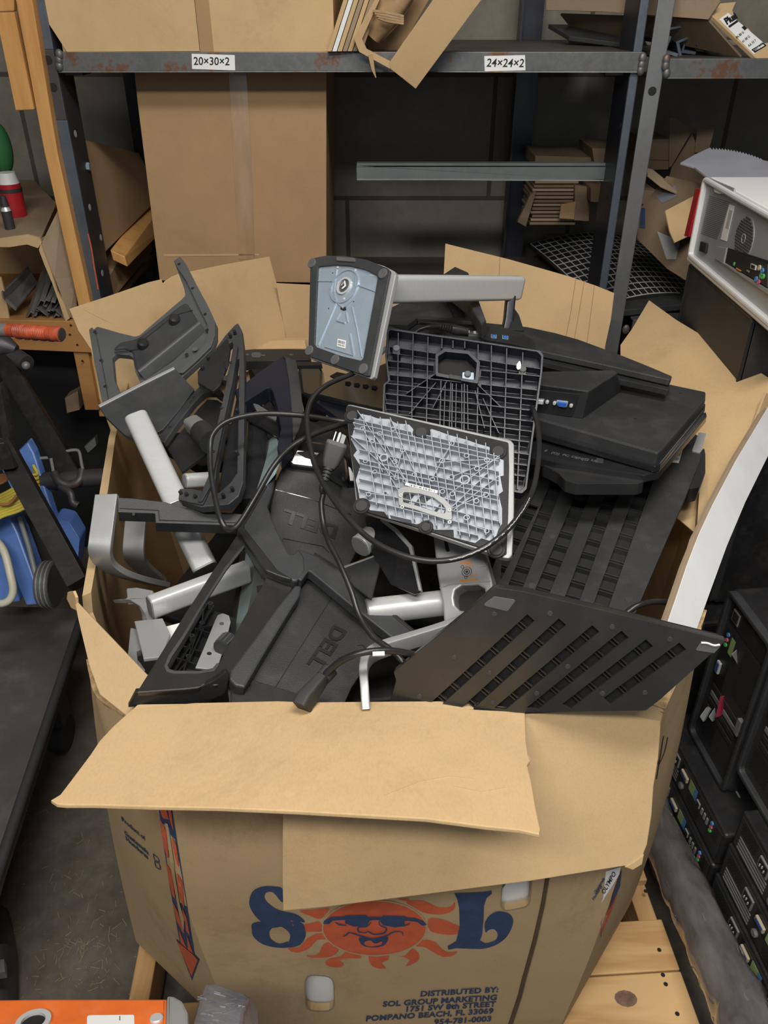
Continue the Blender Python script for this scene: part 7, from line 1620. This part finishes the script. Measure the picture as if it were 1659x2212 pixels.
# printed carton
plc = PL(ony(1385, 470, 2.50), ony(1505, 600, 2.32), ony(1400, 390, 2.52))
t = thing('blue_printed_carton', 'brown carton with faded blue print standing on the lower right shelf behind the brown square', 'carton', ony(1440, 600, 2.45))
slab('side_panel', plc, [(1378, 452), (1386, 446), (1440, 380), (1530, 400), (1560, 640), (1500, 618), (1440, 580), (1376, 516)], .006, M['card_shade'], t)
slab('blue_print', plc, [(1384, 448), (1394, 450), (1394, 494), (1382, 492)], .0006, M['blue'], t, h=.001)
slab('blue_print', plc, [(1418, 424), (1460, 400), (1462, 424), (1430, 440)], .0006, pbr('faded_blue', (.16, .16, .19), .8), t, h=.001)
slab('blue_print', plc, [(1420, 500), (1470, 520), (1460, 560), (1440, 560)], .0006, M['wtxt'], t, h=.001)
plq = PL(ony(1442, 455, 2.36), ony(1500, 490, 2.34), ony(1500, 410, 2.42))
tag(slab('brown_square', plq, [(1437, 455), (1512, 416), (1530, 490), (1458, 524), (1447, 500)], .005, M['card']), 'light brown cardboard square hanging beside the red strip of the white-cased computer', 'cardboard')
plq = PL(ony(1400, 370, 2.50), ony(1460, 415, 2.44), ony(1400, 350, 2.56))
tag(slab('pale_flap', plq, [(1396, 362), (1410, 366), (1450, 398), (1466, 412), (1462, 416), (1430, 402), (1400, 378)], .005, M['card_grey']), 'pale curled cardboard flap right of the front right upright', 'cardboard')
plq = PL(ony(1450, 260, 2.72), ony(1510, 300, 2.68), ony(1450, 350, 2.70))
t = thing('open_dark_carton', 'open dark carton with raised flaps in the back of the right-hand bay', 'carton', ony(1470, 360, 2.7))
slab('raised_flap', plq, [(1446, 254), (1462, 257), (1490, 275), (1494, 284), (1450, 360), (1444, 362), (1446, 310)], .005, M['card_shade'], t)
slab('raised_flap', plq, [(1482, 270), (1500, 262), (1520, 270), (1545, 272), (1530, 330), (1500, 330), (1506, 280)], .005, M['card_shade'], t)
slab('body', plq, [(1450, 362), (1495, 290), (1510, 330), (1600, 345), (1640, 420), (1440, 400)], .15, M['card_shade'], t, h=-.01)
plq = PL(ony(1475, 352, 2.40), ony(1640, 352, 2.36), ony(1560, 318, 2.50))
ser = [(1470, 351), (1500, 334), (1530, 320)]
for k in range(18):
    x = 1534 + k * 6.4; y = 320 + (k * 6.4) ** 2 * .0019 - (0)
    ser += [(x, y - 2), (x + 5, y + 3.2)]
ser += [(1670, 350), (1680, 420), (1560, 400), (1520, 376), (1500, 360)]
t = tag(slab('pleated_paper', plq, ser, .006, pbr('bluish_white_paper', (.36, .37, .42), .6, var=.1), bev=.001), 'bluish white pleated paper pad with a serrated edge behind the white-cased computer', 'paper')

# ================================================================== left side
t = thing('red_handle_bar', 'grey steel bar with a worn orange-red ribbed grip poking in from the left edge', 'handle', P(60, 720, 1.75))
A, B = P(-40, 712, 1.78), P(20, 713, 1.76)
MB().tube([A, B], .0145, 18).build('steel_bar', M['silver_d'], t)
A, B = P(18, 713, 1.76), P(133, 722, 1.73); dd = (B - A)
g = MB(); n_ = 60; rs = []
for i in range(n_ + 1): rs.append(.0145 + (.0012 if (i % 2 and 8 < i < 44) else 0) + (.002 if i > 50 else 0) - (.003 if i == n_ else 0))
g.tube([A + dd * i / n_ for i in range(n_ + 1)], rs, 18).build('ribbed_grip', pbr('worn_orange_rubber', (.42, .07, .025), .5, var=.4, scale=40, dust=.5), t)
MB().disc(B, dd, .0135, .002, 18).build('grip_end', M['rubber_d'], t)
for k in range(5): MB().sphere(A + dd * (.2 + k * .15) + Vector((0, 0, -.014)), .009, 7, (1.3, .8, .5)).build('finger_bump', M['rubber_d'], t)
# hoist arms
M['dkpaint'] = pbr('black_painted_tube', (.014, .0135, .0135), .45, var=.3, scale=12, dust=.08, spec=.3)
t = thing('black_tube_frame', 'black steel tube frame leaning in from the left, with clamps at its foot', 'lift frame', P(100, 1060, 2.1))
MB().tube([P(2, 770, 2.12), P(160, 1035, 2.02)], 1, prof=stadium(.05, .05, .008), up=(1, 0, 0)).build('slanted_tube', M['dkpaint'], t, bevel=.001)
MB().tube([P(-30, 790, 2.15), P(30, 770, 2.12), P(58, 786, 2.1)], [.03, .028, .022], 12).build('pivot_block', M['post_d'], t)
MB().tube([P(-20, 745, 2.1), P(10, 745, 2.1), P(36, 755, 2.1)], [.035, .03, .012], 10).build('pivot_block', M['post_d'], t)
MB().sphere(P(56, 790, 2.08), .011, 8).build('bolt_head', M['silver_d'], t)
MB().tube(smooth_pts([P(*q) for q in ((118, 1022, 2.0), (128, 1040, 1.99), (150, 1048, 1.99), (172, 1038, 1.99), (178, 1015, 2.0))]), .011, 10).build('saddle_clamp', M['post_d'], t)
MB().tube(smooth_pts([P(*q) for q in ((130, 1050, 1.99), (152, 1065, 1.98), (158, 1085, 1.98), (170, 1092, 1.98))]), .009, 10).build('hook', M['post_d'], t)
MB().tube([P(*q) for q in ((110, 990, 2.0), (116, 1022, 2.0))] , .004, 8).build('u_bolt', M['silver_d'], t)
MB().tube(smooth_pts([P(*q) for q in ((143, 975, 2.02), (160, 972, 2.02), (171, 976, 2.02), (176, 1000, 2.01), (180, 1018, 2.0))], 5), .004, 8).build('u_bolt', M['silver_d'], t)
MB().tube(smooth_pts([P(*q) for q in ((85, 990, 2.02), (108, 989, 2.02), (119, 995, 2.02), (121, 1018, 2.01))], 5), .004, 8).build('u_bolt', M['silver_d'], t)
MB().tube([P(80, 1040, 2.02), P(230, 1030, 2.0)], .022, 12).build('cross_tube', M['post_d'], t)
MB().tube([P(70, 1055, 2.05), P(118, 1052, 2.03)], .014, 12).build('cross_tube', M['rail'], t)
# workbench leg
t = thing('black_steel_table', 'black painted angle-steel table corner and slanting leg crossing in front of the blue cart', 'table', P(60, 1100, 1.72))
MB().tube([P(6, 960, 1.72), P(172, 1262, 1.62)], 1, prof=[(-.020, -.02), (.020, -.02), (.020, .02), (-.020, .02)], up=(1, 0, 0)).build('leg', M['dkpaint'], t, bevel=.001)
MB().hexa(P(-30, 952, 1.70), P(15, 955, 1.70), P(30, 1012, 1.66), P(-30, 1020, 1.66), (0, .03, -.01)).build('corner_plate', M['dkpaint'], t, bevel=.001)
MB().hexa(P(-30, 950, 1.76), P(16, 952, 1.76), P(10, 962, 1.70), P(-30, 966, 1.70), (0, 0, .006)).build('top_edge', M['rail'], t)
MB().hexa(P(0, 830, 1.75), P(-14, 840, 1.75), P(8, 960, 1.72), P(22, 950, 1.72), (0, .03, 0)).build('upright', M['dkpaint'], t)
# blue cart
M['bluep'] = pbr('blue_plastic', (.08, .17, .46), .38, var=.2, scale=8, dust=.15)
t = thing('blue_janitor_cart', 'blue plastic wheeled cart with a cream hose standing behind the black deck', 'cart', P(60, 1300, 1.85))
def qd(pts, d, vec, nm, mat, bev=.004): return MB().poly([P(x, y, d) for x, y in pts], vec).build(nm, mat, t, bevel=bev)
qd([(-30, 1115), (22, 1118), (38, 1150), (94, 1305), (56, 1308), (40, 1270), (14, 1190), (-30, 1150)], 1.84, (0, .06, -.02), 'side_rail', M['bluep'])
qd([(-30, 1160), (0, 1160), (44, 1300), (-30, 1308)], 1.90, (0, .05, 0), 'body_panel', M['bluep'])
qd([(30, 985), (60, 955), (74, 980), (118, 1120), (160, 1228), (140, 1235), (60, 1140), (25, 1060), (0, 1010)], 2.00, (0, .03, 0), 'back_panel', M['bluep'])
qd([(36, 1115), (90, 1112), (125, 1228), (70, 1240)], 1.93, (0, .03, 0), 'dark_pocket', M['void'])
MB().tube([P(42, 1118, 1.86), P(62, 1180, 1.84), (P(92, 1300, 1.80))], .006, 10).build('steel_strut', M['silver_d'], t)
MB().tube(smooth_pts([P(*q) for q in ((-15, 1160, 1.80), (8, 1190, 1.79), (22, 1240, 1.78), (28, 1275, 1.78), (20, 1296, 1.78), (2, 1304, 1.78), (-20, 1300, 1.78))]), .0085, 14).build('cream_hose', pbr('cream_plastic', (.48, .46, .38), .45, dust=.2), t)
wc = P(106, 1262, 1.82)
MB().tube([wc + Vector((-.016, .0, 0)), wc + Vector((.016, 0, 0))], .052, 28).build('wheel', M['grey_m'], t, bevel=.004)
for k in (-1, 0, 1): MB().disc(wc + Vector((k * .009, 0, 0)), (1, 0, 0), .0535, .003, 28, rin=.048).build('tyre_groove', M['silver_d'], t)
tag(MB().poly([P(x, y, 1.95) for x, y in [tuple(p) for p in round_poly([Vector(q) for q in ((112, 1118), (150, 1128), (172, 1165), (166, 1232), (155, 1212), (140, 1175), (118, 1160))], 14)]], (0, .05, 0)).build('blue_bucket_lid', M['bluep'], bevel=.006), 'rounded blue plastic lid behind the black table leg next to the bin', 'lid')
t = thing('yellow_cord_coil', 'coiled yellow extension cord hung on the blue cart at the left edge', 'cord', P(40, 1090, 1.78))
M['yel'] = pbr('yellow_cord', (.52, .44, .06), .45, var=.2, scale=20); M['orc'] = pbr('orange_cord', (.30, .13, .04), .5, var=.2, scale=20)
ry = random.Random(8)
for k in range(9):
    y_ = 1046 + k * 7; MB().tube(smooth_pts([P(-30, y_ + 34, 1.78), P(5, y_ + 22 - k, 1.775), P(40, y_ + 2, 1.775), P(66 + k * 1.5, y_ - 18, 1.78), P(80 + k, y_ - 22 + k * 2, 1.79), P(72 + k, y_ - 40 + k * 2, 1.81)]), .0035, 8).build('cord_loop', M['yel'], t)
t = thing('orange_cord_coil', 'coiled brown-orange cord above the yellow one at the left edge', 'cord', P(20, 1030, 1.78))
for k in range(5): MB().tube(smooth_pts([P(-30, 1030 + k * 5, 1.77), P(5, 1026 + k * 4, 1.765), P(30, 1012 + k * 3, 1.77), P(50, 1004 + k * 5, 1.79)]), .0035, 8).build('cord_loop', M['orc'], t)
MB().tube(smooth_pts([P(0, 1090, 1.76), P(20, 1088, 1.76), P(38, 1070, 1.76)]), .0035, 8).build('cord_loop', M['orc'], t)
tag(MB().b3(-1.7, -.66, 2.42, 2.9, 0, za - .08).build('black_shade_filler', M['void'], bevel=.02), 'big black filler block added for the deep shade under the wooden shelf', 'filler block')  # black blocks added so the space under the shelves reads as shade
tag(MB().b3(-.60, 1.7, 2.5, 2.9, 0, ZL - .10).build('black_shade_filler', M['void'], bevel=.02), 'long black filler block added for the deep shade under the lower rack shelf', 'filler block')
# clutter shapes in the dark
tag(MB().hexa(P(140, 860, 2.5), P(168, 845, 2.5), P(172, 885, 2.5), P(145, 892, 2.5), (0, .05, 0)).build('small_brown_box', M['card_shade']), 'small brown box in the dark under the wooden shelf', 'box')
tag(MB().hexa(P(182, 965, 2.2), P(205, 945, 2.2), P(208, 962, 2.2), P(190, 978, 2.2), (0, .02, .0)).build('crumpled_wrapper', M['grey_m']), 'crumpled pale wrapper on the floor in the dark behind the bin at left', 'wrapper')
# black deck cart
zc = .36
t = thing('black_deck_cart', 'low cart with a worn black steel deck filling the left edge beside the bin', 'cart', (-.95, 1.3, 0))
M['deckp'] = pbr('worn_black_deck', (.080, .072, .073), .5, var=.25, scale=4, dust=.25, bump=.2, bscale=60, spec=.35)
dk = [onz(176, 1326, zc), onz(172, 1312, zc), onz(0, 1308, zc), Vector((-1.6, onz(0, 1308, zc).y, zc)), Vector((-1.6, .5, zc)), Vector((onz(0, 1870, zc).x + .05, .5, zc)), onz(0, 1860, zc)]
MB().poly(dk, (0, 0, -.05)).build('deck', M['deckp'], t, bevel=.006)
a, b_ = onz(176, 1330, zc), onz(0, 1862, zc)
MB().tube([a + Vector((0, 0, -.004)), b_ + Vector((0, 0, -.004)), b_ + (b_ - a) * .3 + Vector((0, 0, -.004))], .011, 10).build('deck_edge_trim', M['rubber_d'], t)
for x, y in ((-.86, 1.5), (-1.5, 1.5), (-.80, .65), (-1.5, .65)):
    MB().b3(x - .03, x + .03, y - .03, y + .03, .10, zc - .05).build('caster_fork', M['post_d'], t)
    MB().tube([(x - .02, y, .05), (x + .02, y, .05)], .05, 24).build('wheel', M['rubber_d'], t)
# pipe end low on the left edge
t = thing('grey_machine_foot', 'grey machine foot with a square steel stub at the lower left edge', 'machine foot', onz(0, 2120, .08))
MB().tube([onz(-30, 2000, .0), onz(-20, 2080, .06), onz(-20, 2180, .02)], .05, 14).build('curved_foot', M['post_d'], t)
MB().hexa(onz(-10, 2088, .12), onz(14, 2084, .12), onz(16, 2112, .12), onz(-10, 2116, .12), (0, 0, .02)).build('steel_stub', M['silver_d'], t)
# ================================================================== foreground pieces at the bottom edge
t = thing('orange_power_pack', 'orange case with grey rounded end and chrome ring at the bottom left edge', 'tool case', P(180, 2230, .92))
plo = PL(P(0, 2160, .95), P(350, 2157, .95), P(0, 2230, .90))
slab('orange_top', plo, [(-60, 2158), (100, 2156), (361, 2156), (358, 2290), (-60, 2290)], .06, pbr('worn_orange_plastic', (.72, .15, .025), .5, var=.12, scale=20, dust=.25), t, r=.002, bev=.004)
slab('grey_end', plo, [(360, 2154), (376, 2155), (395, 2166), (407, 2190), (410, 2290), (356, 2290)], .064, M['silver_p'], t, r=.004, h=.003, bev=.004)
slab('white_label', plo, [(188, 2194), (290, 2193), (293, 2290), (186, 2290)], .0008, M['white'], t, r=.003, h=.0008)
slab('label_mark', plo, [(258, 2197), (259.5, 2197), (259.5, 2206), (258, 2206)], .0004, M['ink'], t, h=.0014, bev=0)
MB().disc(plo.at(72, 2212), plo.n, .019, .004, 32, rin=.013).build('chrome_ring', M['silver'], t); MB().disc(plo.at(72, 2212), plo.n, .0128, .001, 28).build('ring_recess', M['void'], t)
MB().disc(plo.at(338, 2202), plo.n, .0075, .003, 24).build('chrome_rivet', M['silver'], t)
M['foil'] = pbr('grey_crinkled_wrap', (.25, .26, .30), .28, var=.25, scale=30, bump=1.0, bscale=45, coat=.5, metal=.2, stretch=(.5, 1, 1.5))
t = thing('wrapped_handle_end', 'grey block wrapped in crinkled silver film in front of the bin', 'wrapped block', P(480, 2230, 1.0))
plf = PL(P(440, 2130, 1.06), P(530, 2150, 1.06), P(420, 2230, .96))
slab('wrapped_face', plf, [(444, 2124), (462, 2121), (532, 2146), (541, 2155), (528, 2190), (520, 2300), (400, 2300), (412, 2230), (430, 2160)], .05, M['foil'], t, r=.004, bev=.005)
pl5 = PL(P(531, 2150, 1.062), P(560, 2180, 1.09), P(522, 2300, .95))
slab('wrapped_side', pl5, [(530, 2148), (540, 2150), (558, 2180), (560, 2300), (518, 2300), (524, 2200)], .02, M['foil'], t, r=.002, bev=.002)
for k in range(22):
    x = ry.uniform(425, 520); y = ry.uniform(2132, 2212); L_ = ry.uniform(10, 34); s_ = ry.uniform(-.5, .3)
    if 430 - (y - 2130) * .25 < x and x + L_ < 530: MB().tube([plf.at(x, y, .0003), plf.at(x + L_, y + L_ * s_, .0003)], .0009, 5).build('film_wrinkle', M['foil'], t)

rs_ = random.Random(12); mb = MB()
for k in range(260):
    x = rs_.uniform(-1.0, -.46); y = rs_.uniform(.62, 1.35)
    if k % 3 == 0: x = rs_.gauss(-.62, .06); y = rs_.gauss(.93, .05)
    a = rs_.uniform(0, 6.28); L_ = rs_.uniform(.004, .022); w_ = .0006
    d = Vector((math.cos(a), math.sin(a), 0)); n = Vector((-d.y, d.x, 0)) * w_; c = Vector((x, y, .0012))
    mb.hexa(c - n, c + d * L_ - n, c + d * L_ + n, c + n, (0, 0, .0008))
tag(mb.build('straw_debris', pbr('dry_straw', (.30, .24, .15), .8, var=.3, scale=60), weld=False), 'tiny bits of straw and splinters scattered on the floor left of the pallet', 'debris', kind='stuff')
# ================================================================== small fittings belong to the part they sit on
NEST = {'sticker_print': 'sticker', 'inlet_pin': 'power_inlet', 'power_inlet_well': 'power_inlet', 'inlet_well': 'power_inlet', 'video_insert': 'video_port', 'network_port_well': 'network_port', 'usb_hole': 'usb_port', 'usb_tongue': 'usb_port', 'usb_well': 'usb_port',
        'vga_insert': 'vga_port', 'dvi_insert': 'dvi_port', 'video_connector_insert': 'video_connector', 'knob_ridge': 'adjuster_knob', 'prong': 'plug_body', 'ground_pin': 'plug_body', 'plug_face': 'plug_body', 'strain_relief': 'plug_body',
        'hub_recess': 'hub_ring', 'hub_screw': 'hub_ring', 'turntable_plate': 'turntable_ring', 'bracket_screw': 'steel_bracket', 'bracket_hole': 'steel_bracket', 'fan_grille_holes': 'fan_grille', 'fan_hub': 'fan_grille', 'label_print': 'rear_sticker',
        'tyre_groove': 'wheel', 'grip_end': 'ribbed_grip', 'finger_bump': 'ribbed_grip', 'collar_face': 'collar', 'barcode_print': 'barcode_sticker', 'end_cap': 'tube', 'ring_recess': 'chrome_ring', 'cover_slot': 'top_cover', 'label_mark': 'white_label',
        'socket_floor': 'socket_bracket', 'socket_bar': 'socket_bracket', 'socket_clip': 'column_socket', 'arm_end_cap': 'silver_arm', 'handwriting': 'card', 'printed_bar': 'shipping_label', 'label_frame': 'shipping_label', 'crease': 'back_right_flap'}
def centre(o): 
    bb = [o.matrix_basis @ Vector(c) for c in o.bound_box]; return sum(bb, Vector((0, 0, 0))) / 8
for rt in [o for o in bpy.data.objects if o.type == 'EMPTY' and not o.parent]:
    ch = list(rt.children)
    for c in ch:
        nm = c.name.split('.')[0]
        if nm in NEST:
            ps_ = [p for p in ch if p.name.split('.')[0] == NEST[nm]]
            if ps_:
                p = min(ps_, key=lambda q: (centre(q) - centre(c)).length); c.parent = p
